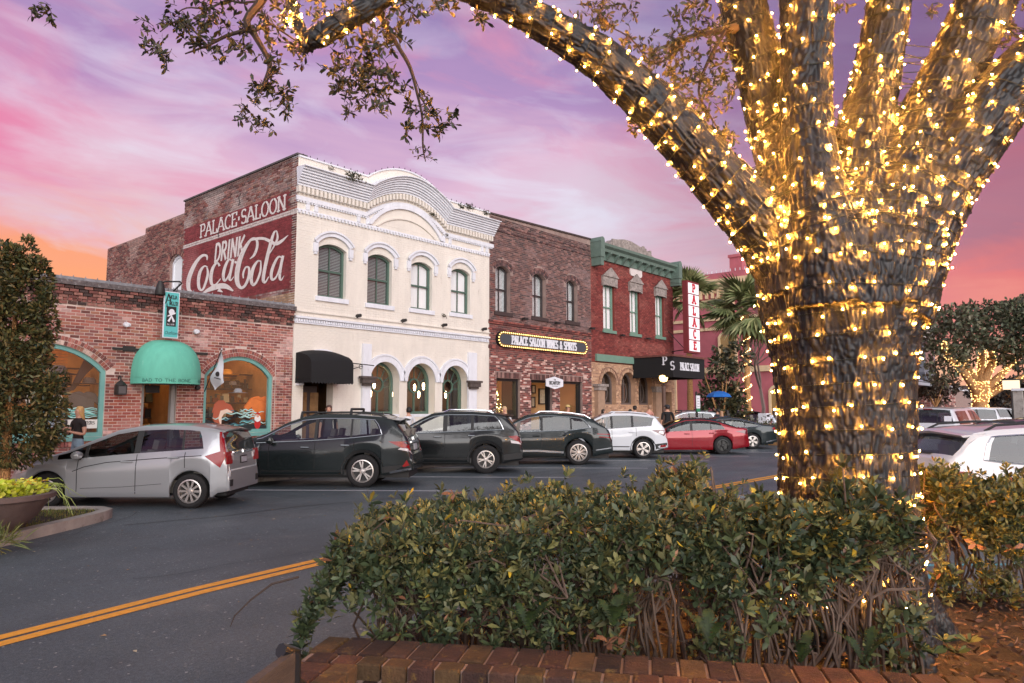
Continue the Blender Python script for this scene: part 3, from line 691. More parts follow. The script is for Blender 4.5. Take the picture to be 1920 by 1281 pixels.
def arcf(dst):
    L = [0]
    for i in range(24): L.append(L[-1] + math.dist(arcp[i], arcp[i + 1]))
    def f(u, v):
        u = max(0, min(L[-1] - .001, u)); i = max(k for k in range(24) if L[k] <= u); q = (u - L[i]) / (L[i + 1] - L[i]); p = [arcp[i][j] + (arcp[i + 1][j] - arcp[i][j]) * q for j in (0, 1)]
        cx, cy = p[0] - AX, p[1] - D; l = math.hypot(cx, cy) or 1; return (p[0] + cx / l * dst, p[1] + cy / l * dst, v)
    return f, L[-1]
ff, LL = arcf(.006); tx = MB(); u = stroke_text(tx, 'BAD TO THE BONE', ff, .55, abot + .045, .075, 1.25, .15, .11, False, .12); obj('lettering', tx, MAT('awning_ink', S(40, 90, 84), .7), aw); tx = MB(); stroke_text(tx, 'BAD TO THE BONE', ff, u + .3, abot + .045, .075, 1.25, .15, .11, False, .12)
obj('lettering', tx, bpy.data.materials['awning_ink'], aw)
# hanging sign, lamp and bar
sg = thing('hanging_sign', 'tall narrow teal hanging sign with black portrait panel above the dome awning', 'sign', (8.6, D - .7, 3.5))
sx, sz1 = F(334, 549, .55); _, sz0 = F(318, 634, .55); sx0 = F(304, 634, .55)[0]; sx1 = F(333, 634, .55)[0]
sy = D - .55
sgx = lambda w: (lambda u, v: (u, sy - w, v))
obj('board', MB().box((sx0, sy - .025, sz0), (sx1, sy + .025, sz1)), m_white, sg)
obj('face', MB().box((sx0 + .02, sy - .03, sz0 + .02), (sx1 - .02, sy - .02, sz1 - .02)), MAT('sign_teal', S(92, 188, 186), .5), sg)
xm = (sx0 + sx1) / 2; hh = sz1 - sz0
obj('portrait_panel', MB().box((xm - .13, sy - .036, sz0 + hh * .25), (xm + .12, sy - .029, sz0 + hh * .68)), m_black, sg)
tx = MB(); f = sgx(.032); stroke_text(tx, 'A', f, sx0 + .03, sz1 - .32, .25, .7, .12, .08, False); stroke_text(tx, 'MELIA', f, xm - .07, sz1 - .19, .095, .52, .14, .1, False, .1); stroke_text(tx, 'NGLER', f, xm - .07, sz1 - .36, .1, .52, .14, .1, False, .1)
stroke_text(tx, 'A', f, sx0 + .05, sz1 - .42, .1, .5, .12, .08, False); font_text(tx, 'Outfitters', f, sx0 + .035, sz0 + .09, .125, .35, .72)
obj('lettering', tx, m_black, sg)
tx = DMB(); f = sgx(.038); tx.sheet([_arc(xm, sz0 + hh * .56, .075, .08, 0, 360, 14)], f); tx.sheet([[(xm - .1, sz0 + hh * .48), (xm + .1, sz0 + hh * .56), (xm + .1, sz0 + hh * .53), (xm - .1, sz0 + hh * .45)]], f)
tx.sheet([[(xm - .1, sz0 + hh * .36), (xm, sz0 + hh * .5), (xm + .1, sz0 + hh * .36), (xm + .04, sz0 + hh * .34), (xm, sz0 + hh * .44), (xm - .05, sz0 + hh * .34)]], sgx(.037)); font_text(tx, 'Est. 1878', f, xm - .105, sz0 + hh * .275, .06, .2, .8)
obj('portrait', tx, m_white, sg)
obj('hanger', MB().tube([(xm - .1, sy, sz1), (xm - .1, sy, sz1 + .09)], .008).tube([(xm + .12, sy, sz1), (xm + .18, sy, sz1 + .28)], .008), m_iron, sg)
lmp = thing('sign_lamp', 'rusty gooseneck lamp with bucket shade above the hanging teal sign', 'lamp', (8.4, D - .6, 5))
la = F(300, 552, .5); lb_ = F(336, 532, .5)
obj('arm', MB().tube([(lb_[0] + .06, sy + .5, sz1 + .12), (lb_[0] + .04, sy, sz1 + .26), (lb_[0], sy, sz1 + .3), (la[0] + .1, sy, sz1 + .25), (la[0], sy, sz1 + .2)], .022, 8), m_iron, lmp)
obj('lamp_shade', MB().lathe([(.02, .24), (.06, .22), (.1, .1), (.13, -.12), (.12, -.14)], (la[0] - .02, sy, sz1 + .02), 12), m_iron, lmp, sm=40)
# wall lantern, vents, flag, alarm, security lamps
ln = thing('wall_lantern', 'black iron wall lantern between the left window and the dome awning', 'lantern', (7.05, D - .2, 2.3))
lx, lz = F(225, 730, .15)
obj('lantern_cage', MB().box((lx - .11, D - .3, lz - .14), (lx + .11, D - .08, lz + .1)), m_iron, ln); obj('lantern_pane', MB().box((lx - .085, D - .304, lz - .11), (lx + .085, D - .298, lz + .07)), MAT('lantern_glass', S(90, 90, 92), .2), ln)
obj('lantern_roof', MB().lathe([(.15, 0), (.1, .06), (.03, .12), (0, .13)], (lx, D - .19, lz + .102), 4), m_iron, ln); obj('bracket', MB().tube([(lx, D - .19, lz + .22), (lx, D - .16, lz + .33), (lx, D - .06, lz + .34), (lx, D, lz + .25)], .014, 6), m_iron, ln)
for (px, py), lab in zip(((236, 609), (367, 622), (370, 727)), ('white round floodlight on the brick wall left of the hanging sign', 'white round floodlight on the brick wall right of the hanging sign', 'dark round vent on the brick beside the dome awning')):
    x, z = F(px, py, .08); t_ = thing('floodlight' if 'white' in lab else 'wall_vent', lab, 'floodlight' if 'white' in lab else 'vent', (x, D, z)); mt = m_white if 'white' in lab else m_iron
    obj('lamp_head', MB().lathe([(0, -.16), (.06, -.155), (.075, -.1), (.05, -.03), (.03, 0)], (x, D, z), 12, 'y'), mt, t_, sm=40)
    if 'white' in lab: obj('mount', MB().lathe([(.0, -.05), (.05, -.04), (.055, 0)], (x + .09, D, z + .01), 10, 'y'), mt, t_, sm=40)
fl = thing('flag', 'white shop flag with dark emblem on an angled pole beside the right display window', 'flag', (9.3, D - .1, 2.3))
p0 = (9.36, D - .03, 2.25); p1 = (*[F(416, 655, .9)[0]], D - .9, F(416, 655, .9)[1])
obj('pole', MB().tube([p0, p1], .014, 6), m_iron, fl); obj('finial', MB().lathe([(0, -.03), (.03, 0), (0, .03)], p1, 8), m_white, fl)
cb = MB(); n = 8
for i in range(n + 1):
    for j in range(n + 1):
        s_, t_ = i / n, j / n; q = Vector(p1).lerp(Vector(p0), .04 + s_ * .5); d_ = Vector((.16 + .3 * (1 - s_) * .3, .22, -.8)); q += d_ * t_ * (1.05 - .45 * s_) + Vector((.05 * math.sin(t_ * 5 + s_ * 3), .04 * math.sin(s_ * 6 + t_ * 4), 0)); cb.v.append(tuple(q))
for i in range(n):
    for j in range(n): a = i * (n + 1) + j; cb.face((a, a + 1, a + n + 2, a + n + 1))
obj('flag_cloth', cb, MAT('flag_white', S(206, 208, 216), .8), fl, sm=60)
eb = MB(); c_ = Vector(cb.v[4 * (n + 1) + 4]) + Vector((-.01, -.035, 0)); eb.sheet([_arc(0, 0, .06, .07, 0, 360, 12)], lambda u, v: (c_.x + u, c_.y - .015, c_.z + v)); eb.ribbon([(-.09, -.1), (.09, -.14)], .025, lambda u, v: (c_.x + u, c_.y - .015, c_.z + v))
obj('emblem', eb, m_black, fl)
dk = MB(); dk.box((6.95, D - .06, 3.27), (9.4, D - .02, 3.33)); dk.box((7.2, D - .05, 3.24), (7.5, D - .015, 3.38)); put('wall_bracket', dk, m_iron, 'dark weathered iron bar fixed across the brick above the dome awning', 'bracket')
dr = thing('shop_door', 'propped open shop door with grey frame under the dome awning', 'door', (8.6, D, .15)); obj('door_frame', MB().box((8.5, D + .05, .15), (8.6, D + .2, 2.5)).box((7.74, D + .05, .15), (7.8, D + .2, 2.5)).box((7.8, D + .05, 2.42), (8.5, D + .2, 2.5)), MAT('door_grey', S(150, 150, 148), .5), dr)
bo = MB(); bo.box((7.84, D + .07, 2.2), (8.2, D + .1, 2.4)); obj('notice', bo, m_black, dr)

# ================================================================ cream painted building with the arched cornice
crm = thing('cream_building', 'cream painted two storey brick building with arched white cornice and painted side wall', 'building', (16.5, D, 0))
UW = [(12.91, 13.98, 5.35), (14.85, 15.9, 5.34), (16.77, 17.8, 5.37), (18.76, 19.79, 5.42)]
ups = [arch_poly(a, b, z, z + 1.57, .17, 10) for a, b, z in UW]
ax_ = [F(693, 700)[0], F(749, 700)[0], F(763.5, 700)[0], F(816, 700)[0], F(829.5, 700)[0], F(877, 700)[0]]
gar = [arch_poly(ax_[2 * i], ax_[2 * i + 1], 1.6, 2.75, (ax_[2 * i + 1] - ax_[2 * i]) / 2 - .002, 18) for i in range(3)]
dx0, dx1 = F(569, 700)[0], F(625, 700)[0]; dor = arch_poly(dx0, dx1, .15, 2.7, .5, 12)
arcs = lambda x0, x1, zs, rise, n=18: list(reversed(arch_poly(x0, x1, zs - 1, zs, rise, n)[2:]))
par = [(XC, 9.68)] + [p for p in arcs(14.78, 18.35, 9.68, .62)] + [(XB, 9.68)]
outC = [(XC, 0), (XB, 0)] + list(reversed(par))
b0 = MB(); b0.wall([outC] + ups + gar + [dor], fw(0), lambda u, v: (u, D + .35, v)); obj('wall', b0, m_cream, crm)
brC = lay([(XC + .01, .16), (XB - .01, .16), (XB - .01, 8.2), (XC + .01, 8.2)], ups + gar + [dor], bl=.2, bh=.066, gap=.013) + lay([(XC + .01, 9.24), (XB - .01, 9.24), (XB - .01, 9.66), (XC + .01, 9.66)], [], bl=.2, bh=.066)
vis = sorted([b for b in brC if b[2] > 2.0 and b[1] - b[0] > .1 and not 4.2 < b[2] < 4.9], key=lambda b: (b[0] - 12) + .25 * abs(b[2] - 4))[:300]; vs_ = set(vis)
wht = lambda x, z: (1, 1, .999)
m_creamb = MAT('cream_brick', S(224, 217, 206), .6, var=.09, vs=1.6, bump=.2, bs=50, wear=S(190, 180, 166), wt=.6, stretch=(2, 2, .5))
brick_singles(vis, wht, m_creamb, crm, d=.004)
obj('brickwork', brick_mb([b for b in brC if b not in vs_], fmap, wht, d=.004, jit=.002), m_creamb, crm, kind='stuff')
for (a, b, z), kd in zip(UW, ('blind', 'blind', 'curtain', 'curtain')): sash(crm, a, b, z, z + 1.57, .17, m_green, 'blinddk' if kd == 'blind' else 'curtain', sill=m_white)
for a, b, z in UW:                                   # eyebrow hoods on little drops
    h = MB(); zt = z + 1.62; o_ = arcs(a - .2, b + .2, zt + .12, .36, 16); i_ = arcs(a - .08, b + .08, zt + .06, .3, 16)
    h.prism(o_ + list(reversed(i_)), fw(0), fw(.09)); o2 = arcs(a - .24, b + .24, zt + .16, .38, 16); i2 = arcs(a - .2, b + .2, zt + .12, .36, 16); h.prism(o2 + list(reversed(i2)), fw(.09), fw(.14))
    for xa, s_ in ((a - .22, -1), (b + .06, 1)):
        h.box((xa, D - .085, zt - .22), (xa + .16, D - .004, zt + .06)); h.box((xa + .03, D - .07, zt - .3), (xa + .13, D - .004, zt - .222))
    obj('window_hood', h, m_white, crm)
# cornice: louvred band that rises in an arch over the middle
def cpath(z, amp, n=30): return [(XC - .06, z)] + [(14.72 + 3.7 * i / n, z + amp * math.sin(math.pi * i / n) ** .85) for i in range(n + 1)] + [(XB + .2, z)]
cn = MB(); prof = []
for i in range(7): prof += [(.06 + .052 * i, .075 * i), (.105 + .052 * i, .075 * i + .012), (.105 + .052 * i, .075 * i + .06), (.075 + .052 * i, .075 * i + .066)]
prof += [(.5, .53), (.5, .565), (-.0, .6)]
bar_sweep(cn, cpath(8.74, .7), prof); obj('cornice', cn, m_white, crm)
fr = MB(); bar_sweep(fr, cpath(8.28, .7), [(0, 0), (.07, 0), (.07, .14), (0, .16)]); obj('frieze_band', fr, m_white, crm)
def dentils(path, sp, w, h, dpt, mt, nm, z=0):
    d = MB(); L = [0]
    for i in range(len(path) - 1): L.append(L[-1] + math.dist(path[i], path[i + 1]))
    s_ = .05
    while s_ < L[-1] - .05:
        i = max(k for k in range(len(L) - 1) if L[k] <= s_); q = (s_ - L[i]) / (L[i + 1] - L[i]); x = path[i][0] + (path[i + 1][0] - path[i][0]) * q; zz = path[i][1] + (path[i + 1][1] - path[i][1]) * q + z
        d.box((x - w / 2, D - dpt, zz - h), (x + w / 2, D - .002, zz)); s_ += sp
    return obj(nm, d, mt, crm, kind='stuff')
dentils(cpath(8.72, .7), .155, .085, .2, .16, m_cream, 'dentil'); dentils(cpath(8.27, .7), .1, .05, .045, .075, m_white, 'small_dentil')
lw = MB(); lw.box((XC - .02, D - .04, 7.97), (XB + .02, D - .003, 8.02)); obj('string_course', lw, m_white, crm); dentils([(XC, 7.965), (XB, 7.965)], .135, .07, .085, .075, m_white, 'dentil')
st = MB()
for px in (575, 591, 671, 688, 831, 843, 903, 912): x = F(px, 420)[0]; st.box((x - .06, D - .05, 8.03), (x + .07, D - .003, 8.285))
obj('strut', st, m_white, crm)
ar = MB()
for (xa, xb, zs, ri, w, d_, m_) in ((14.78, 18.32, 8.05, .98, .16, .08, 0), (15.15, 17.95, 8.05, .52, .07, .05, 1)):
    o_ = arcs(xa, xb, zs, ri); i_ = arcs(xa + w, xb - w, zs, ri - w * .9); a_ = MB(); a_.prism(o_ + list(reversed(i_)), fw(.003), fw(d_)); obj('arch_moulding', a_, m_cream if m_ else m_white, crm)
cp = MB(); bar_sweep(cp, par, [(-.36, 0), (.05, 0), (.05, .05), (-.36, .05)]); obj('coping', cp, m_white, crm)
pk_ = MB()
for i in range(34):
    x = XC + .15 + i * .26; z = 9.72 + (0 if not 14.78 < x < 18.35 else max(0, .62 * (1 - ((x - 16.565) / 1.785) ** 2))); pk_.tube([(x, D, z), (x + .01, D, z + .09)], .012, 4)
obj('roof_bulb', pk_, m_iron, crm, kind='stuff')
# ground floor: belt course, arches, pilasters
bl_ = MB(); bar_sweep(bl_, [(XC, 4.42), (XB - .05, 4.42)], [(0, 0), (.06, 0), (.06, .03), (.03, .04), (.03, .13), (.12, .16), (.12, .22), (0, .24)]); obj('belt_course', bl_, m_white, crm)
dentils([(XC, 4.555), (XB - .05, 4.555)], .09, .05, .08, .075, m_white, 'dentil')
obj('ledge', MB().box((XC, D - .07, 4.78), (XB, D - .003, 4.82)), m_cream, crm)
for px0, px1, cx0, cx1 in ((677, 693, 669, 698), (875.6, 891, 871, 895)):
    xa, xb = F(px0, 700)[0], F(px1, 700)[0]; obj('pilaster', MB().box((xa, D - .1, .15), (xb, D - .003, 3.95)), m_white, crm)
    ca, cb_ = F(cx0, 715)[0], F(cx1, 715)[0]; c_ = MB(); c_.box((ca, D - .3, 2.78), (cb_, D - .101, 2.86)); c_.box((ca + .06, D - .26, 2.62), (cb_ - .06, D - .101, 2.778)); c_.box((ca + .12, D - .2, 2.54), (cb_ - .12, D - .101, 2.618)); obj('capital', c_, MAT('capital_stone', S(84, 74, 70), .8, var=.4, vs=14, bump=.6, bs=30), crm)
for i in range(3):
    a, b = ax_[2 * i], ax_[2 * i + 1]; r_ = (b - a) / 2
    t_ = MB(); o_ = arcs(a - .2, b + .2, 2.75, r_ + .2); i_ = arcs(a, b, 2.75, r_ - .002); t_.prism(o_ + list(reversed(i_)), fw(.002), fw(.05)); o_ = arcs(a - .26, b + .26, 2.75, r_ + .26); i_ = arcs(a - .2, b + .2, 2.75, r_ + .2); t_.prism(o_ + list(reversed(i_)), fw(.002), fw(.08)); obj('arch_trim', t_, m_white, crm)
    op = arch_poly(a, b, 1.6, 2.75, r_ - .002, 18); inn = inset(op, .09); xm, zc = (a + b) / 2, 2.62
    w = MB(); y = .36; w.wall([op, inn], lambda u, v: (u, D + y, v), lambda u, v: (u, D + y + .1, v), back=False)
    cO, cI = _arc(xm, zc, .27, .27, 0, 360, 20)[:-1], _arc(xm, zc, .215, .215, 0, 360, 20)[:-1]; w.wall([cO, cI], lambda u, v: (u, D + y + .02, v), lambda u, v: (u, D + y + .08, v), back=False)
    w.box((xm - .025, D + y + .02, 1.69), (xm + .025, D + y + .08, zc - .265))
    for k_ in range(7): aa = R(-20 + k_ * 220 / 6); w.tube([(xm + .265 * math.cos(aa), D + y + .05, zc + .265 * math.sin(aa)), (xm + (r_ - .1) * math.cos(aa), D + y + .05, zc + .12 + (r_ - .1) * math.sin(aa))], .016, 4)
    fo = obj('arched_window', w, m_green, crm); obj('pane', MB().sheet([inn], lambda u, v: (u, D + y + .06, v)), m_glass, fo); obj('sill', MB().box((a, D - .03, 1.5), (b, D + y, 1.598)), m_white, fo)
rm = MB(); rm.box((14.3, D + 3.6, .1), (XB - .3, D + 3.7, 4.2)); rm.box((14.3, D + .8, 4.1), (XB - .3, D + 3.6, 4.2)); rm.box((14.2, D + .36, .1), (14.3, D + 3.7, 4.2)); obj('room', rm, MAT('bar_room', S(120, 90, 62), .8, var=.3), crm)
lp = MB()
for i in range(15): lp.lathe([(0, 0), (.035, .03), (.05, .2), (.02, .27), (0, .28)], (14.9 + i * .39, D + 1.1 + .7 * (i % 3), 2.2 + .3 * (i % 2)), 6)
obj('pendant_lamp', lp, m_lampwarm, crm)
g_ = MB(); g_.box((14.6, D + 2.9, .15), (20.3, D + 3.3, 1.7)); g_.box((14.6, D + 3.3, 1.75), (20.3, D + 3.55, 2.9)); obj('bar_counter', g_, m_dkbrown, crm)
# doorway
t_ = MB(); o_ = arcs(dx0 - .2, dx1 + .32, 2.95, .62); i_ = arcs(dx0 - .06, dx1 + .18, 2.95, .48); t_.prism(o_ + list(reversed(i_)), fw(.002), fw(.1)); o_ = arcs(dx0 - .27, dx1 + .39, 2.98, .68); i_ = arcs(dx0 - .2, dx1 + .32, 2.95, .62); t_.prism(o_ + list(reversed(i_)), fw(.002), fw(.15))
t_.box((dx0 - .27, D - .12, 2.5), (dx0 - .05, D - .003, 2.949)); obj('door_arch', t_, m_white, crm)
dd = MB(); dd.box((dx0 + .02, D + .45, .15), (dx1 - .3, D + .52, 2.5)); d_o = obj('door', dd, m_dkbrown, crm)
for q in (0, 1): obj('door_panel', MB().box((dx0 + .12 + q * .42, D + .43, .5), (dx0 + .42 + q * .42, D + .449, 2.3)), MAT('door_glass', S(120, 92, 60), .25, var=.4, vs=4), d_o)
ba = thing('barrel_awning', 'black scalloped barrel awning over the cream building doorway', 'awning', (13.3, D, 2.6))
a0_, a1_ = F(571, 690, .5)[0], F(650, 690, .5)[0]; zb_, zt_ = F(600, 720, .35)[1], F(612, 656, .35)[1]; m_awk = MAT('awning_black', (.008, .008, .009), .85)
P = arch_poly(a0_, a1_, zb_ + .12, zb_ + .95, zt_ - zb_ - .95, 14)[2:]; P = [(a1_, zb_ + .12)] + P + [(a0_, zb_ + .12)]; cy = MB()
for j in range(5):
    q = j / 4
    for u, v in P: cy.v.append((u, D - .01 - .85 * math.sin(q * math.pi / 2), (zb_ + .12) + (v - zb_ - .12) * (1 - .42 * (1 - math.cos(q * math.pi / 2)))))
for j in range(4):
    for i in range(len(P) - 1): a = j * len(P) + i; cy.face((a, a + 1, a + len(P) + 1, a + len(P)))
cy.face([4 * len(P) + i for i in range(len(P))]); obj('canopy', cy, m_awk, ba, sm=40)
vb = MB(); n = 14
for i in range(n): x = a0_ + (a1_ - a0_) * i / n; w_ = (a1_ - a0_) / n; vb.add([(x, D - .865, zb_ + .13), (x + w_, D - .865, zb_ + .13), (x + w_, D - .87, zb_ + .03), (x + w_ * .5, D - .875, zb_ - .02), (x, D - .87, zb_ + .03)], [(0, 1, 2, 3, 4)])
for xx in (a0_, a1_): vb.add([(xx, D, zb_ + .13), (xx, D - .865, zb_ + .13), (xx, D - .865, zb_ + .02), (xx, D, zb_ + .02)], [(0, 1, 2, 3)])
obj('valance', vb, m_awk, ba)
ib = thing('sign_bracket', 'empty black iron scroll bracket beside the barrel awning', 'bracket', (14.5, D, 3.2)); q0, q1 = F(655, 677, .1), F(698, 686, .5)
obj('arm', MB().tube([(q0[0], D, q0[1] - .05), (q1[0], D - .6, q1[1])], .016, 6).tube([(q0[0], D, q0[1] - .3), (q1[0] - .3, D - .4, q1[1] - .02)], .012, 6), m_iron, ib); obj('plate', MB().box((q0[0] - .06, D - .03, q0[1] - .35), (q0[0] + .06, D, q0[1] + .05)), MAT('rust', S(120, 84, 60), .8, var=.3), ib); obj('scroll', MB().tube([(q0[0] + .35 + .07 * math.cos(a), D - .25, q0[1] - .18 + .07 * math.sin(a)) for a in np.linspace(0, 6, 12)], .012, 5), m_iron, ib)
for px, py, lab in ((672, 592, 'small black spotlight above the belt course under the second upper window'), (757, 601, 'small black spotlight under the third upper window of the cream front'), (833, 609.5, 'small black spotlight below the weed on the cream front'), (908, 617, 'small black spotlight at the right end of the cream front')):
    x, z = F(px, py, .15); put('spotlight', MB().lathe([(0, -.28), (.055, -.27), (.06, -.1), (.03, -.04), (.02, 0)], (x, D, z), 10, 'y').box((x - .015, D - .1, z - .08), (x + .015, D - .06, z)), m_iron, lab, 'spotlight', 'spotlights on the cream front')
def weed(px, py, w, s, lab):
    x, z = F(px, py, w); m = MB()
    for i in range(int(90 * s)):
        a, e = random.uniform(0, 6.28), random.uniform(-.3, 1.4); r_ = s * random.uniform(.05, .3); c = Vector((x + r_ * math.cos(a) * math.cos(e) * 1.3, D - w + r_ * math.sin(a) * .6, z + r_ * math.sin(e))); d_ = Vector((random.uniform(-1, 1), random.uniform(-1, 1), random.uniform(-1, 1))) * .05 * (.6 + s)
        m.cur = random.choice((S(60, 62, 40), S(76, 70, 46), S(90, 80, 60), S(44, 46, 34))); m.add([c - d_, c + Vector((d_.z, d_.x, d_.y)) * .5, c + d_], [(0, 1, 2)])
    put('weed', m, m_leaf, lab, 'weed', 'weeds growing out of the cream building', kind=None)
for w_ in ((657, 336, .45, 1.0, 'larger leafy weed rooted on the cornice left of the arch'), (672, 340, .45, .8, 'weed on the cornice touching the left foot of the arch'), (622, 318, .1, .35, 'tiny weed on the parapet left end'), (866, 390, .45, .6, 'weed on the cornice right of the arch'), (880, 391, .45, .8, 'tall dark weed on the right part of the cornice'), (911, 402, .45, .6, 'weed at the far right end of the cornice'), (812, 404, .2, .45, 'small weed clinging to the right side of the arch moulding'), (832, 594, .05, .4, 'brownish weed below the fourth upper window'), (838, 442, .08, .3, 'small weed on the arch right foot')): weed(*w_)

# painted side wall (faces -X) and the rear wings behind it
def sX(w=0.): return lambda u, v: (XC - w, u, v)
palM = [S(140, 76, 64), S(116, 62, 56), S(158, 96, 80), S(96, 60, 54), S(150, 110, 92), S(128, 70, 58)]
YS1 = onX(347, 378, XC)[1]
side = [(D + .36, 0), (YS1, 0), (YS1, 9.74), (D + .36, 9.74)]
pLo = [tuple(onX(*p, XC)[1:]) for p in ((549, 531), (345, 560), (347, 466), (551, 404))]; pUp = [tuple(onX(*p, XC)[1:]) for p in ((551, 399), (347, 455), (350, 423), (552, 351))]
pLo[1] = (YS1 - .08, 4.95); pLo[0] = (pLo[0][0] + .1, 5.5); pLo[2] = (YS1 - .08, 7.88); pLo[3] = (pLo[3][0] + .1, 7.84); pUp = [(D + .5, 8.0), (YS1 - .08, 8.02), (YS1 - .08, 8.66), (D + .5, 8.72)]
def colM(y, z):
    c = Vector(pick(palM, y, z, wash=S(190, 176, 168), amt=.6, seed=4)); n = mnoise.noise(Vector((y * .8, z * .9, 2)))
    for p in (pLo, pUp):
        if p[0][0] <= y <= p[1][0] and p[0][1] <= z <= p[2][1]: c = Vector(S(128, 52, 54)) * random.uniform(.75, 1.2); c = c.lerp(Vector(S(180, 120, 116)), max(0, min(.5, (n + .12 * (y - 24) - .05) * .9)) if p is pLo else .05)
    if 7.86 < z < 8.0 and y < YS1: c = Vector(S(206, 194, 188)) * random.uniform(.85, 1.05)
    if z > 8.75 and random.random() < .5: c = c.lerp(Vector(S(176, 164, 160)), .35 * max(0, min(1, 1 - (y - 20) * .1)))
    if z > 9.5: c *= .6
    if z < 5.4 and y < 24: c = c.lerp(Vector(S(186, 160, 120)), .5)
    return tuple(c)
obj('side_wall', MB().box((XC, D + .36, 0), (XC + .3, YS1, 9.74)), m_mortar_dk, crm)
obj('painted_panel', MB().sheet([pLo], sX(.003)).sheet([pUp], sX(.003)), MAT('maroon_paint', S(128, 56, 58), .85, var=.25, vs=4, wear=S(170, 120, 112), wt=.6), crm)
brM = lay([(D + .01, 4.6), (YS1, 4.6), (YS1, 9.7), (D + .01, 9.7)], [], bl=.2)
obj('side_brickwork', brick_mb(brM, lambda u, v, w: (XC - w, u, v), colM, d=.008, jit=.004), m_brick, crm, kind='stuff')
obj('side_coping', MB().box((XC - .05, D + .0, 9.742), (XC + .32, YS1 + .03, 9.8)), MAT('parapet_cap', S(90, 84, 84), .9, var=.4), crm)
m_sgn = MAT('sign_white', S(222, 214, 208), .85, var=.12, vs=5, wear=S(150, 84, 82), wt=.585, bump=.2, bs=50)
ltr = MB(); yl0, yl1 = onX(377, 420, XC)[1], onX(537, 380, XC)[1]
W_ = text_w('PALACE.SALOON', 1, 1); k_ = (yl0 - yl1) / W_ / .44
stroke_text(ltr, 'PALACE.SALOON', lambda u, v: (XC - .0165, yl0 - u, v), 0, 8.1, .48, k_ * .92, .2, .09, True)
yd0 = onX(340 + 335 / 5.336, 480, XC)[1]; stroke_text(ltr, 'DRINK', lambda u, v: (XC - .0165, yd0 - u, v), 0, 7.03, .62, .82, .2, .17, False, .1, .12)
cs = lambda x, y: tuple(onX(340 + x / 5.336, 340 + y / 5.336, XC)[1:])
def script(pts, k=1.0):
    P_ = [Vector((x, y, w)) for x, y, w in pts]; out = []
    for i in range(len(P_) - 1):
        a, b, c, d = P_[max(i - 1, 0)], P_[i], P_[i + 1], P_[min(i + 2, len(P_) - 1)]
        for j in range(5):
            t = j / 5; out.append(.5 * ((2 * b) + (c - a) * t + (2 * a - 5 * b + 4 * c - d) * t * t + (3 * b - a - 3 * c + d) * t ** 3))
    out.append(P_[-1]); L_, R_ = [], []
    for i, p in enumerate(out):
        a, b = out[max(i - 1, 0)], out[min(i + 1, len(out) - 1)]; d = Vector((b.x - a.x, b.y - a.y)); d = d.normalized() if d.length else Vector((1, 0)); w = max(3, p.z) / 2 * k
        L_.append(cs(p.x - d.y * w, p.y + d.x * w)); R_.append(cs(p.x + d.y * w, p.y - d.x * w))
    global zl; zl += .0004; o = len(ltr.v); n_ = len(out)
    ltr.v += [(XC - zl, y, z) for y, z in L_] + [(XC - zl, y, z) for y, z in R_]
    for i in range(n_ - 1): ltr.face((o + i, o + i + 1, o + n_ + i + 1, o + n_ + i))
zl = .0165
for s_ in ([(262, 790, 10), (258, 748, 22), (215, 745, 26), (160, 800, 32), (110, 890, 40), (77, 990, 42), (78, 1080, 38), (110, 1112, 26)],
           [(268, 862, 14), (235, 850, 16), (195, 900, 30), (176, 990, 32), (184, 1072, 28), (218, 1085, 20), (250, 1010, 24), (270, 925, 24), (262, 862, 14)],
           [(388, 850, 24), (362, 815, 18), (320, 870, 30), (300, 960, 34), (310, 1030, 28), (348, 1035, 16), (398, 975, 8)],
           [(512, 795, 14), (480, 785, 20), (445, 850, 28), (425, 940, 30), (436, 996, 22), (470, 960, 16), (505, 870, 12)], [(524, 780, 24), (504, 880, 26), (486, 972, 26), (503, 990, 14), (530, 955, 6)], [(538, 815, 24), (560, 808, 24)],
           [(690, 778, 8), (736, 735, 24), (765, 650, 26), (757, 585, 24), (715, 575, 20), (660, 640, 32), (600, 760, 44), (565, 900, 48), (565, 1010, 44), (600, 1066, 30), (645, 1040, 26), (680, 950, 26), (682, 870, 22), (650, 862, 16), (625, 920, 20), (626, 972, 12)],
           [(700, 592, 14), (760, 576, 26), (830, 575, 28), (890, 600, 32), (950, 627, 34), (1010, 598, 28), (1075, 540, 4)],
           [(806, 805, 14), (770, 800, 18), (725, 870, 32), (704, 970, 34), (720, 1036, 28), (756, 1010, 22), (795, 910, 22), (802, 810, 14)],
           [(962, 498, 12), (935, 512, 20), (905, 600, 30), (870, 740, 34), (840, 880, 34), (825, 985, 32), (845, 1012, 20), (880, 955, 8)], [(960, 498, 12), (968, 570, 22), (930, 655, 16), (888, 725, 8)],
           [(1012, 765, 14), (975, 760, 20), (930, 840, 28), (905, 930, 30), (916, 986, 24), (960, 950, 16), (1000, 830, 12)], [(1024, 745, 26), (1000, 860, 28), (990, 962, 26), (1006, 988, 16), (1034, 945, 4)],
           [(205, 1130, 10), (300, 1078, 44), (380, 1052, 52), (450, 1052, 50), (525, 1098, 14)], [(375, 1085, 40), (420, 1110, 8)]): script(s_)
obj('wall_lettering', ltr, m_sgn, crm)
cr_ = MB(); cr_.ribbon([tuple(onX(340 + x / 5.336, 340 + y / 5.336, XC)[1:]) for x, y in ((600, 120), (578, 165), (590, 210), (575, 245))], .05, sX(.02)); cr_.ribbon([tuple(onX(340 + x / 5.336, 340 + y / 5.336, XC)[1:]) for x, y in ((385, 480), (372, 520), (378, 560))], .05, sX(.02)); obj('crack', cr_, m_iron, crm)
YS2, YS3 = onX(272, 430, XC)[1], onX(201, 467, XC)[1]
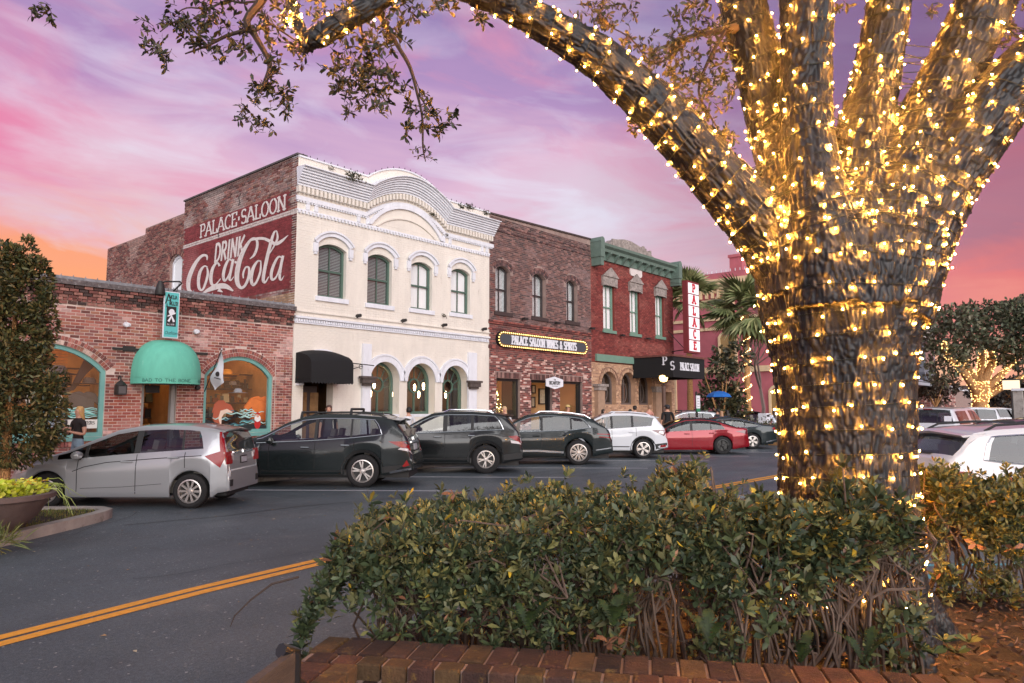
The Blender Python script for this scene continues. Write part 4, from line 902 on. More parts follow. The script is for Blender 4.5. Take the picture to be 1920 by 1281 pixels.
rw = [(YS1 + .01, 0), (YS3, 0), (YS3, 9.06), (YS2, 9.06), (YS2, 9.32), (YS1 + .01, 9.32)]; yw0, yw1 = onX(343, 500, XC)[1], onX(322, 500, XC)[1]
hol = arch_poly(yw0 + .12, yw1 + .2, 6.0, 7.5, .25, 8)
obj('rear_wall', MB().wall([rw, hol], sX(-.03), sX(-.33)), m_mortar_dk, crm)
obj('rear_brickwork', brick_mb(lay([(YS1 + .02, 4.6), (YS3, 4.6), (YS3, 9.04), (YS1 + .02, 9.04)], [hol], bl=.2) + lay([(YS1 + .02, 9.05), (YS2, 9.05), (YS2, 9.3), (YS1 + .02, 9.3)], []), lambda u, v, w: (XC + .03 - w, u, v), lambda y, z: pick(palM, y, z, wash=S(200, 170, 156), amt=.4, seed=8)), m_brick, crm, kind='stuff')
rwn = obj('rear_window', MB().wall([hol, inset(hol, .1)], sX(-.12), sX(-.2), back=False), m_white, crm); obj('pane', MB().sheet([inset(hol, .1)], sX(-.16)), m_blind, rwn)
va_ = MB(); f_ = lambda u, v, w: (XC + .03 - w, u, v); voussoirs(va_, yw0 + .05, yw1 + .27, 7.5, .28, .2, lambda y, z: pick(palM, y, z), f=f_, d=.05); obj('arch_brick', va_, m_brick, crm, kind='stuff')
obj('back_wall', MB().box((XC + .3, YS3 - .3, 0), (XB, YS3, 9.0)), m_mortar_dk, crm); obj('roof', MB().box((XC + .31, D + .36, 8.9), (XB, YS3 - .31, 9.0)), m_coping, crm)

# ================================================================ dark brick building with the lit sign board
dkb = thing('dark_brick_building', 'weathered dark brick two storey building with three narrow arched windows and a bulb framed sign', 'building', (24.4, D, 0))
BW = [(21.25, 22.17, 5.72), (23.6, 24.55, 5.74), (26.02, 26.9, 5.77)]
ub = [arch_poly(a, b, z, z + 1.72, .2, 8) for a, b, z in BW]
LB = [(21.32, 22.78), (23.5, 24.95), (25.5, 27.22)]
lo = [[(a, 1.35 if i != 1 else .15), (b, 1.35 if i != 1 else .15), (b, 3.02), (a, 3.02)] for i, (a, b) in enumerate(LB)]
zt_ = F(1015, 423)[1]
outB = [(XB, 0), (XR, 0), (XR, 9.86), (XB, 9.66)]
b0 = MB(); b0.wall([outB] + ub + lo, fw(0), lambda u, v: (u, D + .35, v)); obj('wall', b0, m_mortar_dk, dkb)
palB = [S(112, 72, 66), S(96, 64, 62), S(128, 84, 76), S(84, 60, 60), S(140, 98, 90), S(104, 74, 74), S(74, 58, 58)]
palL = [S(150, 74, 62), S(120, 58, 52), S(196, 150, 136), S(100, 52, 50), S(208, 172, 158), S(134, 66, 58), S(80, 50, 48)]
def colB(x, z):
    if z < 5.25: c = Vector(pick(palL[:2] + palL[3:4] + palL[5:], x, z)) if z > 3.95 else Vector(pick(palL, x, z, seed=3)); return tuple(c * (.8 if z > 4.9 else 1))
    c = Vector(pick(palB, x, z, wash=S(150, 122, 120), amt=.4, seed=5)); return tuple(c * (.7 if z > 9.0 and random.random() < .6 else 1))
ex2 = [arch_poly(a - .16, b + .16, z + 1.6, z + 1.72, .2 + .3, 8) for a, b, z in BW] + [[(a - .08, 3.02), (b + .08, 3.02), (b + .08, 3.28), (a - .08, 3.28)] for a, b in LB]
brB = lay([(XB + .03, .15), (XR - .02, .15), (XR - .02, 9.6), (XB + .03, 9.6)], ub + lo + ex2, bl=.2, bh=.064, gap=.013)
vis = sorted([b for b in brB if b[2] > 1.9 and b[1] - b[0] > .12], key=lambda b: (b[0] - 20) + .4 * abs(b[2] - 4))[:300]; vs_ = set(vis)
brick_singles(vis, colB, m_brick, dkb, d=.009); obj('brickwork', brick_mb([b for b in brB if b not in vs_], fmap, colB, d=.009, jit=.004), m_brick, dkb, kind='stuff')
va_ = MB()
for a, b, z in BW: voussoirs(va_, a - .05, b + .05, z + 1.72, .2, .12, lambda x, z: pick(palB[3:], x, z), d=.02); voussoirs(va_, a - .05, b + .05, z + 1.72, .2, .12, lambda x, z: pick(palB, x, z), d=.03, rin=.125)
obj('arch_brick', va_, m_brick, dkb, kind='stuff')
so_ = MB()
for a, b in LB:
    x = a - .06
    while x < b + .05: so_.cur = pick([S(84, 56, 52), S(110, 70, 64), S(150, 110, 100)], x, 3); so_.box((x, D - .014, 3.03), (x + .064, D + .05, 3.26)); x += .077
obj('soldier_brick', so_, m_brick, dkb, kind='stuff')
sb_ = MB()
for z, w, h in ((5.28, .09, .07), (5.2, .06, .066), (4.95, .03, .07), (4.2, .03, .14), (9.3, .03, .066), (9.05, .04, .066)):
    x = XB - (.05 if z < 6 else -.02)
    while x < XR - .05: sb_.cur = pick(palL[:1] + palL[3:4] if z < 6 else palB, x, z); sb_.box((x, D - w, z), (min(x + .2, XR - .02), D - .006, z + h)); x += .212
obj('ledge_brick', sb_, m_brick, dkb, kind='stuff')
cpb = MB(); bar_sweep(cpb, [(XB + .02, 9.662), (XR, 9.862)], [(-.36, 0), (.06, 0), (.06, .07), (-.36, .07)]); obj('coping', cpb, MAT('dark_cap', S(74, 62, 60), .9, var=.4), dkb)
for a, b, z in BW: sash(dkb, a, b, z, z + 1.72, .2, MAT('sash_dark', S(58, 52, 52), .5), 'blind', y=.2, t=.07, sill=MAT('dark_sill', S(66, 52, 50), .8))
shell(dkb, XB + .02, XR, 9.4, 33, m_mortar_dk, left=False, right=False, roofz=9.2)
for i, (a, b) in enumerate(LB):
    z0 = 1.35 if i != 1 else .15; inn = [(a + .1, z0 + .08), (b - .1, z0 + .08), (b - .1, 2.92), (a + .1, 2.92)]; fo = MB(); fo.wall([lo[i], inn], lambda u, v: (u, D + .12, v), lambda u, v: (u, D + .32, v), back=False); w = obj('shop_window' if i != 1 else 'door_recess', fo, m_black, dkb)
    if i != 1: obj('pane', MB().sheet([inn], lambda u, v: (u, D + .22, v)), m_glass, w)
rm = MB()
for a, b in (LB[0], LB[2]): rm.box((a - .2, D + 1.9, .1), (b + .8, D + 2.0, 3.2)); rm.box((a - .2, D + .4, 3.1), (b + .8, D + 1.9, 3.2)); rm.box((b + .7, D + .4, .1), (b + .8, D + 1.9, 3.1)); rm.box((a - .2, D + .4, .1), (b + .8, D + 1.9, .16))
obj('room', rm, MAT('cream_room', S(206, 164, 116), .8), dkb)
lp = MB()
for x in (21.8, 22.6, 26.0, 26.9): lp.lathe([(0, 0), (.07, .02), (.08, .06), (0, .1)], (x, D + .9, 2.98), 8)
obj('ceiling_lamp', lp, m_lampwarm, dkb)
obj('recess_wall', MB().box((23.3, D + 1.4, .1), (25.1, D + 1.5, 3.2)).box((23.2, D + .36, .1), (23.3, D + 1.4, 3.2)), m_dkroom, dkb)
for i, (x, z, w, h) in enumerate(((26.55, 2.0, .5, .75), (25.85, 1.85, .34, .5), (25.9, 2.5, .3, .4))):
    p_ = thing('picture_frame', ('large framed print in the right window of the dark brick shop', 'small framed print low in the right window of the dark brick shop', 'small framed print high in the right window of the dark brick shop')[i], 'picture', (x, D + 1.8, z), 'framed prints in the shop window')
    obj('frame', MB().wall([[(x - w / 2, z), (x + w / 2, z), (x + w / 2, z + h), (x - w / 2, z + h)], [(x - w / 2 + .05, z + .05), (x + w / 2 - .05, z + .05), (x + w / 2 - .05, z + h - .05), (x - w / 2 + .05, z + h - .05)]], lambda u, v: (u, D + 1.82, v), lambda u, v: (u, D + 1.88, v)), m_dkbrown, p_); obj('print', MB().box((x - w / 2 + .05, D + 1.85, z + .05), (x + w / 2 - .05, D + 1.87, z + h - .05)), MAT('print_paper', S(190, 180, 160), .8, var=.4, vs=9), p_)
ct = thing('christmas_tree', 'christmas tree with warm lights in the left window of the dark brick shop', 'christmas tree', (22.2, D + .9, .15)); V = []; C_ = []
for i in range(900):
    h = random.random(); r_ = .5 * (1 - h) * math.sqrt(random.random()) + .03; a = random.uniform(0, 6.28); c = Vector((22.2 + r_ * math.cos(a), D + .9 + r_ * math.sin(a), 1.0 + 1.75 * h)); d_ = Vector(rng.normal(0, .05, 3)); e_ = Vector(rng.normal(0, .03, 3)); V += [c - d_, c + e_, c + d_]; C_.append(random.choice((S(60, 66, 36), S(84, 78, 40), S(46, 56, 34))))
obj('foliage', np_mesh('foliage', [tuple(v) for v in V], np.arange(len(V)).reshape(-1, 3), np.array(C_)), m_leaf, ct, kind='stuff'); lp = MB()
for i in range(60): h = random.random(); r_ = .52 * (1 - h) + .03; a = random.uniform(0, 6.28); lp.lathe([(0, -.02), (.02, 0), (0, .02)], (22.2 + r_ * math.cos(a), D + .9 + r_ * math.sin(a), 1.0 + 1.75 * h), 5)
obj('light', lp, EMIT('tree_light', (1, .7, .25), 14), ct, kind='stuff'); obj('stand', MB().tube([(22.2, D + .9, .15), (22.2, D + .9, 1.1)], .05), m_dkbrown, ct)
# bulb framed sign board
bs = thing('sign_board', 'long dark sign board framed in gold bulbs on the dark brick front', 'sign', (24.4, D, 4.5)); x0, x1, z0, z1 = 21.25, 27.45, 4.28, 4.93; rr = (z1 - z0) / 2
def pill(g, n=8): return _arc(x1 - rr, (z0 + z1) / 2, rr - g, rr - g, -90, 90, n) + _arc(x0 + rr, (z0 + z1) / 2, rr - g, rr - g, 90, 270, n)
obj('board', MB().prism(pill(0), fw(.01), fw(.14)), m_black, bs); obj('face', MB().prism(pill(.11), fw(.14), fw(.146)), MAT('sign_grey', S(70, 74, 80), .6), bs); obj('rim', MB().wall([pill(.095), pill(.11)], fw(.15), fw(.14)), MAT('gold', S(190, 150, 70), .4, metal=.7), bs)
tx = MB(); w_ = text_w('PALACE SALOON WINES & SPIRITS', .33, .58, .1); stroke_text(tx, 'PALACE SALOON WINES & SPIRITS', fw(.152), (x0 + x1) / 2 - w_ / 2, 4.44, .33, .58, .24, .1, True, .1); obj('lettering', tx, m_white, bs)
pts = pill(.05, 10); L = [0]; pts.append(pts[0])
for i in range(len(pts) - 1): L.append(L[-1] + math.dist(pts[i], pts[i + 1]))
bm_ = MB().lathe([(0, -.026), (.02, -.018), (.026, 0), (.02, .018), (0, .026)], (0, 0, 0), 7).mesh('bulb'); bm_.materials.append(EMIT('sign_bulb', (1, .62, .2), 2.6)); nb = 104
for i in range(nb):
    s_ = L[-1] * i / nb; k = max(j for j in range(len(L) - 1) if L[j] <= s_); q = (s_ - L[k]) / (L[k + 1] - L[k]); o = bpy.data.objects.new('bulb', bm_); COL.objects.link(o); o.parent = bs; o.matrix_parent_inverse = Matrix.Translation(-bs.location); o.location = (pts[k][0] + (pts[k + 1][0] - pts[k][0]) * q, D - .155, pts[k][1] + (pts[k + 1][1] - pts[k][1]) * q)
os_ = thing('oval_sign', 'white hanging shield sign over the door recess of the dark brick shop', 'sign', (24.4, D - .5, 2.9)); xa, xb = F(1023, 718, .5)[0], F(1055, 718, .5)[0]; zc = F(1038, 718, .5)[1]; xm, hw_, hh_ = (xa + xb) / 2, (xb - xa) / 2, .27
sh_ = [(-1, -.55), (-.6, -.72), (0, -1), (.6, -.72), (1, -.55), (1, .55), (.6, .72), (0, 1), (-.6, .72), (-1, .55)]; sp_ = [(xm + a * hw_, zc + b * hh_) for a, b in sh_]
obj('board', MB().prism(sp_, fw(.5), fw(.53)), m_white, os_); tx = MB(); f = fw(.534); w_ = text_w('DECANTERY', .13, .72, .12); stroke_text(tx, 'DECANTERY', f, xm - w_ / 2, zc - .07, .13, .72, .22, .16, False, .12); w_ = text_w('THE', .06, 1); stroke_text(tx, 'THE', f, xm - w_ / 2, zc + .1, .06, 1, .2, .16, False); tx.ribbon([(xm - .22, zc - .14), (xm + .22, zc - .14)], .02, f); obj('lettering', tx, m_black, os_)
obj('hanger', MB().tube([(xm, D - .515, zc + .26), (xm, D - .515, zc + .75), (xm, D, zc + .8)], .012, 5).tube([(xm - .2, D - .515, zc + .2), (xm, D - .515, zc + .5), (xm + .2, D - .515, zc + .2)], .006, 4), m_iron, os_)
cbl = [F(px, py, .12) for px, py in ((978, 597), (1045, 606), (1105, 615), (1130, 623), (1175, 630), (1230, 638), (1262, 641))]
put('cable', MB().tube([(x, D - .12, z) for x, z in cbl], .012, 4), m_iron, 'thin black cable strung under the upper windows of the dark and red brick fronts', 'cable')
for i, (px, py) in enumerate(((985, 598), (1046, 606), (1111, 616), (1168, 629), (1216, 635))):
    x, z = F(px, py, .2); put('floodlight', MB().cbox((x, D - .2, z), (.24, .14, .09)).tube([(x, D, z), (x, D - .2, z)], .015, 4), m_iron, ('small dark floodlight under the first upper window of the dark brick front', 'small dark floodlight under the second upper window of the dark brick front', 'small dark floodlight at the joint of the dark and red brick fronts', 'small dark floodlight under the middle window of the red building', 'small dark floodlight under the right window of the red building')[i], 'floodlight', 'floodlights along the cable')

# ================================================================ red corner building
red = thing('red_corner_building', 'red painted brick corner building with green cornice and tan arcade below', 'building', (32, D, 0))
RW = [(29.0, 30.0, 5.62), (31.43, 32.38, 5.64), (34.0, 34.92, 5.69)]
ru = [[(a, z), (b, z), (b, z + 2.28), (a, z + 2.28)] for a, b, z in RW]
RA = [(F(p, 720)[0], F(q, 720)[0]) for p, q in ((1127, 1155), (1164, 1191), (1197, 1222))]
rl = [arch_poly(a, b, 2.0, 2.95, (b - a) / 2 - .002, 14) for a, b in RA]
drr = [(34.6, .15), (35.6, .15), (35.6, 2.7), (34.6, 2.7)]
b0 = MB(); b0.wall([[(XR, 4.02), (XE, 4.02), (XE, 9.3), (XR, 9.3)]] + ru, fw(0), lambda u, v: (u, D + .35, v)); obj('wall', b0, m_mortar_red, red)
b0 = MB(); b0.wall([[(XR, 0), (XE, 0), (XE, 4.0), (XR, 4.0)]] + rl + [drr], fw(0), lambda u, v: (u, D + .35, v)); obj('lower_wall', b0, MAT('tan_mortar', S(176, 140, 112), .9, var=.2), red)
palR = [S(132, 48, 40), S(120, 42, 38), S(142, 56, 46), S(110, 40, 36)]
obj('brickwork', brick_mb(lay([(XR + .01, 4.2), (XE - .01, 4.2), (XE - .01, 9.05), (XR + .01, 9.05)], ru, bl=.2), fmap, lambda x, z: pick(palR, x, z, wash=S(170, 100, 84), amt=.3, seed=11), d=.007), m_brick, red, kind='stuff')
palT = [S(186, 142, 106), S(172, 130, 98), S(198, 158, 120), S(160, 120, 94)]
obj('tan_brickwork', brick_mb(lay([(XR + .01, .15), (XE - .01, .15), (XE - .01, 3.98), (XR + .01, 3.98)], rl + [drr] + [arch_poly(a - .16, b + .16, 2.9, 2.95, (b - a) / 2 + .16, 14) for a, b in RA], bl=.2), fmap, lambda x, z: pick(palT, x, z, seed=13), d=.007), m_brick, red, kind='stuff')
va_ = MB()
for a, b in RA: voussoirs(va_, a, b, 2.95, (b - a) / 2 - .003, .16, lambda x, z: pick(palT, x, z), d=.04); voussoirs(va_, a, b, 2.95, (b - a) / 2 - .003, .07, lambda x, z: pick(palT[3:], x, z), d=.06, rin=.17)
obj('arch_brick', va_, m_brick, red, kind='stuff')
for a, b, z in RW:
    w = sash(red, a, b, z, z + 2.28, 0, m_greenlt, 'curtain', y=.12, t=.1, sill=m_greenlt)
    h = MB(); P = [(a - .12, z + 2.14), (a + .02, z + 2.2), (b - .02, z + 2.2), (b + .12, z + 2.14), (b + .14, z + 2.62), (b - .16, z + 2.78), ((a + b) / 2, z + 3.02), (a + .16, z + 2.78), (a - .14, z + 2.62)]; h.prism(P, fw(.003), fw(.13)); P2 = [(a - .2, z + 2.62), (b + .2, z + 2.62), (b - .12, z + 2.86), ((a + b) / 2, z + 3.1), (a + .12, z + 2.86)]; h.prism(P2, fw(.131), fw(.19))
    for i in range(7): q = a - .02 + (b - a + .04) * i / 6; h.lathe([(0, -.03), (.07, -.02), (.08, 0)], (q, D - .13, z + 2.4 + .12 * math.sin(i * 2)), 6, 'y')
    obj('stone_hood', h, m_stone, red)
xp0, xp1 = F(1180, 507)[0], F(1202, 507)[0]; zp0, zp1 = F(1190, 519)[1], F(1190, 497)[1]; c_ = .1
obj('plaque', MB().prism([(xp0 + c_, zp0), (xp1 - c_, zp0), (xp1, zp0 + c_), (xp1, zp1 - c_), (xp1 - c_, zp1), (xp0 + c_, zp1), (xp0, zp1 - c_), (xp0, zp0 + c_)], fw(.003), fw(.06)), MAT('plaque_stone', S(214, 204, 200), .8, var=.1), red)
m_corn = MAT('cornice_green', S(100, 120, 110), .6, var=.15, vs=4)
zc0 = F(1265, 511)[1]; cn = MB(); bar_sweep(cn, [(XR + .03, 9.12), (XE + .12, 9.12)], [(0, -.1), (.1, -.1), (.12, .22), (.34, .26), (.36, .4), (.5, .5), (.52, .62), (-.3, .66)]); obj('cornice', cn, m_corn, red)
for i in range(11):
    x = XR + .5 + i * .72; obj('bracket', MB().prism([(0, 0), (.3, .3), (.3, .38), (0, .38)], lambda u, v: (x - .07, D - .1 - u, 9.02 + v), lambda u, v: (x + .07, D - .1 - u, 9.02 + v)), m_corn, red)
for x in (XR + .02, XE - .3): obj('cornice_block', MB().box((x, D - .6, 9.0), (x + .34, D + .1, 9.74)).prism([(x - .02, 9.742), (x + .36, 9.742), (x + .3, 9.92), (x + .17, 9.98), (x + .04, 9.92)], fw(.6), fw(-.1)).box((x + .04, D - .56, 8.6), (x + .3, D - .003, 8.999)), m_corn, red)
rp = [(XR + 1.6, 9.7), (XE - 1.4, 9.7)] ; top = [(XE - 1.4, 9.8), (33.6, 9.95), (33.0, 10.15), (32.2, 10.26), (31.5, 10.45), (30.9, 10.42), (30.3, 10.26), (29.9, 10.2), (XR + 1.6, 10.0)]
rg = MB(); rg.prism(rp + [(x + random.uniform(-.08, .08), z + random.uniform(-.05, .05)) for x, z in top], fw(.1), fw(-.35))
for i in range(22): x = 29.8 + i * .17; rg.cbox((x, D - .1, 9.9 + .12 * math.sin(i * .15) + random.uniform(-.1, .1)), (.16, .1, random.uniform(.3, .6)))
obj('stone_parapet', rg, m_stone, red)
bm2 = MB(); bm2.box((XR + .3, D - .1, 4.06), (XE - 1.5, D - .003, 4.4)); obj('green_beam', bm2, m_greenlt, red)
for a, b in RA:
    op = arch_poly(a, b, 2.0, 2.95, (b - a) / 2 - .002, 14); inn = inset(op, .1); w = MB(); w.wall([op, inn], lambda u, v: (u, D + .25, v), lambda u, v: (u, D + .34, v), back=False); xm = (a + b) / 2; w.box((xm - .03, D + .27, 2.1), (xm + .03, D + .33, 3.3)); w.tube([(xm + .3 * math.cos(t), D + .3, 2.6 + .5 * math.sin(t)) for t in np.linspace(0, 6.28, 14)], .025, 5); wo = obj('arched_window', w, MAT('grey_frame', S(96, 84, 80), .6), red); obj('pane', MB().sheet([inn], lambda u, v: (u, D + .31, v)), m_glass, wo)
for px0, px1 in ((1113, 1128), (1222, 1236)):
    xa, xb = F(px0, 720)[0], F(px1, 720)[0]; c_ = MB(); c_.box((xa + .05, D - .22, .15), (xb - .05, D - .003, 2.66)); o_ = obj('pilaster', c_, MAT('tan_stone', S(160, 132, 110), .85, var=.2), red); c_ = MB(); c_.box((xa - .1, D - .34, 2.84), (xb + .1, D - .003, 2.96)); c_.box((xa, D - .28, 2.664), (xb, D - .003, 2.838)); obj('capital', c_, m_stone, red)
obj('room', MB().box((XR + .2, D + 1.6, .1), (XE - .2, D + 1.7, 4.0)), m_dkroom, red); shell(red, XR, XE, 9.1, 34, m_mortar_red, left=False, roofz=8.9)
# corner awning, blade sign, globe lamp
pa = thing('corner_awning', 'black box awning with white lettering over the corner entrance of the red building', 'awning', (35.2, D, 3.6)); PJ = 2.3
c0 = onY(1233, 690, D); yA = D - PJ; qa = onY(1262, 690, yA); qb = onY(1321, 690, yA); zA0, zA1 = onY(1262, 707, yA)[2], onY(1262, 668, yA)[2]; xa0, xa1 = qa[0], qb[0]
am = MB(); am.box((xa0, yA, zA0), (xa1, yA + .06, zA1)); am.box((xa0, yA + .06, zA0), (xa0 + .06, D - .01, zA1)); am.box((xa1 - .06, yA + .06, zA0), (xa1, D - .01, zA1)); am.box((xa0 + .06, yA + .06, zA1 - .05), (xa1 - .06, D - .01, zA1 - .002)); obj('canopy', am, m_awk, pa)
obj('canopy_rim', MB().box((xa0 - .05, yA - .05, zA1 + .002), (xa1 + .05, D - .01, zA1 + .1)), MAT('rusty_trim', S(110, 66, 58), .7, var=.3), pa)
tx = MB(); h = .36; w_ = text_w('PALACE SALOON', h, .5, .08); f = lambda u, v: (u, yA - .006, v); stroke_text(tx, 'PALACE SALOON', f, (xa0 + xa1) / 2 - w_ / 2 + .05, zA0 + .38, h, .5, .2, .08, True, .08)
ym = lambda px: onX(px, 690, xa0)[1]; f2 = lambda u, v: (xa0 - .006, u, v); yp = ym(1243); stroke_text(tx, 'P', lambda u, v: f2(yp - u, v), 0, zA0 + .62, .4, .8, .2, .08, True); stroke_text(tx, 'S', lambda u, v: f2(yp - .42 - u, v), 0, zA0 + .36, .4, .8, .2, .1, False); obj('lettering', tx, m_white, pa)
bsn = thing('blade_sign', 'tall vertical white sign of six boxes with red letters on the corner', 'sign', (36, D - 1.2, 6)); sY = D - 1.3; sxa, sxb = onY(1286.5, 600, sY)[0], onY(1306.5, 600, sY)[0]; szb, sza = onY(1296, 660, sY)[2], onY(1296, 532, sY)[2]; hb = (sza - szb) / 6
obj('case', MB().box((sxa - .1, sY - .14, szb - .08), (sxb + .06, sY + .14, sza + .08)), MAT('case_red', S(120, 44, 48), .6), bsn)
m_lbox = MAT('light_box', S(232, 226, 228), .5, emit=S(236, 226, 230), es=.25)
for i, ch in enumerate('ECALAP'):
    z = szb + i * hb; p_ = obj('letter_box', MB().box((sxa + .03, sY - .165, z + .03), (sxb - .03, sY - .141, z + hb - .03)), m_lbox, bsn); tx = MB(); w_ = text_w(ch, hb * .62, .95, 0); stroke_text(tx, ch, lambda u, v: (u, sY - .17, v), (sxa + sxb) / 2 - w_ / 2, z + hb * .2, hb * .66, .95, .34, .19, True); obj('letter', tx, MAT('letter_red', S(196, 40, 56), .5), p_)
obj('stay', MB().tube([(sxa, sY, sza - .1), (XE - .3, D, sza + .2)], .012, 4).tube([(sxa, sY, szb), (XE - .6, D, szb + 1.2)], .02, 4).tube([(sxa, sY, szb + .1), (XE - .2, D, szb + .1)], .03, 5), m_iron, bsn)
gl_ = thing('globe_lamp', 'lit amber globe lantern on a post under the black corner awning', 'lamp', (35, D - 1.4, .15)); gx, gy, gz = onY(1244, 709, D - 1.7)
obj('globe', MB().lathe([(.02, -.2), (.16, -.16), (.22, -.02), (.2, .1), (.06, .17)], (gx, gy, gz), 8), EMIT('globe_light', (1, .62, .2), 3.5), gl_); obj('cage', MB().tube([(gx, gy, gz - .2), (gx, gy, gz - .4)], .05).lathe([(.22, .14), (.1, .2), (0, .24)], (gx, gy, gz), 8), m_iron, gl_); obj('post', MB().lathe([(.16, 0), (.13, .3), (.1, 1), (.1, gz - .55), (.14, gz - .5)], (gx, gy, .15), 10), MAT('post_brown', S(92, 70, 60), .7), gl_)

# ================================================================ buildings beyond the side street
pkb = thing('pink_building', 'large pink brick building with cream bracketed cornice across the side street', 'building', (55, 29, 0)); XP = 55.0
m_pink = MAT('pink_paint', S(182, 102, 110), .8, var=.14, vs=1.2, bump=.15, bs=20); m_trim = MAT('cream_trim', S(222, 196, 156), .7, var=.12)
zp = lambda px, py: onX(px, py, XP)[2]
yP0, yP1 = 20.0, 36.0; ztp = zp(1350, 511)
dp = [(onX(1248, 760, XP)[1], .2), (onX(1228, 760, XP)[1], .2)]
obj('wall', MB().box((XP, yP0, 0), (XP + 20, yP1, ztp - .6)), m_pink, pkb)
cs_ = MB()
for k_ in range(70): z = .3 + k_ * .16; cs_.box((XP - .006, yP0, z), (XP - .001, yP1, z + .14)) if z < ztp - 2.2 else None
obj('brick_course', cs_, m_pink, pkb, kind='stuff')
def bandX(z0, z1, w, mt, nm): return obj(nm, MB().box((XP - w, yP0 - w, z0), (XP - .002, yP1, z1)), mt, pkb)
bandX(ztp - .6, ztp - .1, .35, m_pink, 'parapet'); bandX(ztp - 1.05, ztp - .6, .5, m_trim, 'cornice'); bandX(ztp - 1.4, ztp - 1.052, .3, m_trim, 'cornice_step')
sc_ = MB()
for i in range(30): y = yP0 + .3 + i * .52; sc_.box((XP - .26, y, ztp - 2.1), (XP - .002, y + .2, ztp - 1.42)); sc_.prism(_arc(y + .36, ztp - 1.42, .16, .3, 180, 360, 6), lambda u, v: (XP - .12, u, v), lambda u, v: (XP - .004, u, v))
obj('cornice_bracket', sc_, m_trim, pkb, kind='stuff'); bandX(ztp - 2.4, ztp - 2.2, .14, m_trim, 'string_course')
for py in (607, 622): z = zp(1340, py - (8 if py == 607 else 5)); bandX(z - .12, z + .12, .12, m_trim, 'string_course')
z = zp(1420, 692); bandX(z - .2, z + .25, .2, m_trim, 'string_course')
for px, py0, py1, w_ in ((1255, 700, 800, 1.5), (1370, 715, 790, 1.6), (1368, 620, 690, 1.6), (1365, 545, 600, 1.6), (1462, 720, 780, 1.6)):
    y = onX(px, 750, XP)[1]; za, zb = zp(px, py1), zp(px, py0); w = obj('window', MB().wall([arch_poly(y - w_ / 2, y + w_ / 2, za, zb - .5, .5, 8), arch_poly(y - w_ / 2 + .18, y + w_ / 2 - .18, za + .15, zb - .6, .42, 8)], lambda u, v: (XP - .16, u, v), lambda u, v: (XP - .007, u, v)), m_trim, pkb); obj('pane', MB().box((XP - .06, y - w_ / 2 + .18, za + .15), (XP - .02, y + w_ / 2 - .18, zb - .4)), m_lampwarm if False else MAT('lit_pane', S(120, 96, 60), .3, emit=(1, .6, .25), es=.06), w)
ych = onX(1384, 490, XP + 3)[1]; zch0, zch1 = zp(1384, 503), onX(1384, 484, XP + 3)[2]
obj('chimney', MB().box((XP + 2.5, ych - .55, ztp - 1), (XP + 3.6, ych + .55, zch1)).box((XP + 2.4, ych - .65, zch1 + .002), (XP + 3.7, ych + .65, zch1 + .25)), m_pink, pkb)
rb = MB()
for i in range(40): rb.tube([(XP - .4, yP0 + i * .4, ztp - .1), (XP - .4, yP0 + i * .4, ztp + .12)], .03, 4)
obj('roof_bulb', rb, m_white, pkb, kind='stuff')
trt = thing('turret_building', 'dark red building with grey bay turret and shop canopy far along the street', 'building', (88, D, 0)); zF = lambda px, py: F(px, py)[1]
xt0, xt1, xt2 = F(1640, 700)[0], F(1711, 700)[0], F(1733, 700)[0]
m_dkred = MAT('dark_red_paint', S(110, 40, 44), .8, var=.15); m_gry = MAT('turret_grey', S(112, 116, 124), .7, var=.15)
zt1 = zF(1700, 625); obj('wall', MB().box((xt0, D, 0), (xt1, D + 12, zt1)), m_dkred, trt)
tm = MB(); tm.box((xt1, D - 1.2, zF(1722, 700)), (xt2, D + 4, zF(1722, 645))); obj('turret', tm, m_gry, trt)
obj('turret_band', MB().box((xt1 - .1, D - 1.35, zF(1722, 645) + .002), (xt2 + .1, D + 4.1, zF(1722, 625))), MAT('pale_band', S(168, 164, 156), .7, var=.2), trt); obj('turret_cornice', MB().box((xt1 - .3, D - 1.6, zF(1722, 625) + .002), (xt2 + .3, D + 4.3, zF(1722, 611))).box((xt1, D - 1.2, zF(1722, 611) + .002), (xt2, D + 4, zF(1722, 600))), MAT('turret_stone', S(158, 148, 140), .8, var=.2), trt)
obj('turret_window', MB().box((xt1 + .6, D - 1.26, zF(1722, 688)), (xt2 - .9, D - 1.21, zF(1722, 640))), MAT('dim_pane', S(78, 88, 102), .15), trt); obj('turret_foot', MB().prism([(xt1, zF(1722, 700)), (xt2, zF(1722, 700)), (xt2 - 1.2, zF(1722, 716)), (xt1 + 1.2, zF(1722, 716))], fw(1.2), fw(-1)), m_gry, trt)
for px in (1697, 1707):
    x = F(px, 660)[0]; w = obj('window', MB().box((x - .7, D - .08, zF(px, 685)), (x + .7, D - .01, zF(px, 652))), m_white, trt); obj('pane', MB().box((x - .5, D - .1, zF(px, 683)), (x + .5, D - .082, zF(px, 654))), MAT('pale_pane', S(190, 196, 206), .3), w)
obj('canopy', MB().box((xt0, D - 3.2, zF(1700, 727)), (F(1745, 700)[0], D, zF(1700, 722))), MAT('canopy_metal', S(176, 178, 186), .5), trt); obj('canopy_top', MB().add([(xt0, D - 3.2, zF(1700, 721)), (F(1745, 700)[0], D - 3.2, zF(1700, 721)), (F(1735, 700)[0], D, zF(1700, 708)), (xt0, D, zF(1700, 708))], [(0, 1, 2, 3)]), MAT('canopy_metal_top', S(176, 178, 186), .5), trt)
xs = F(1692, 700)[0]; sf_ = obj('lit_shopfront', MB().box((xs, D - .1, .2), (xt1 + 1, D - .02, zF(1700, 729))), EMIT('shop_glow', (1, .46, .12), .75), trt)
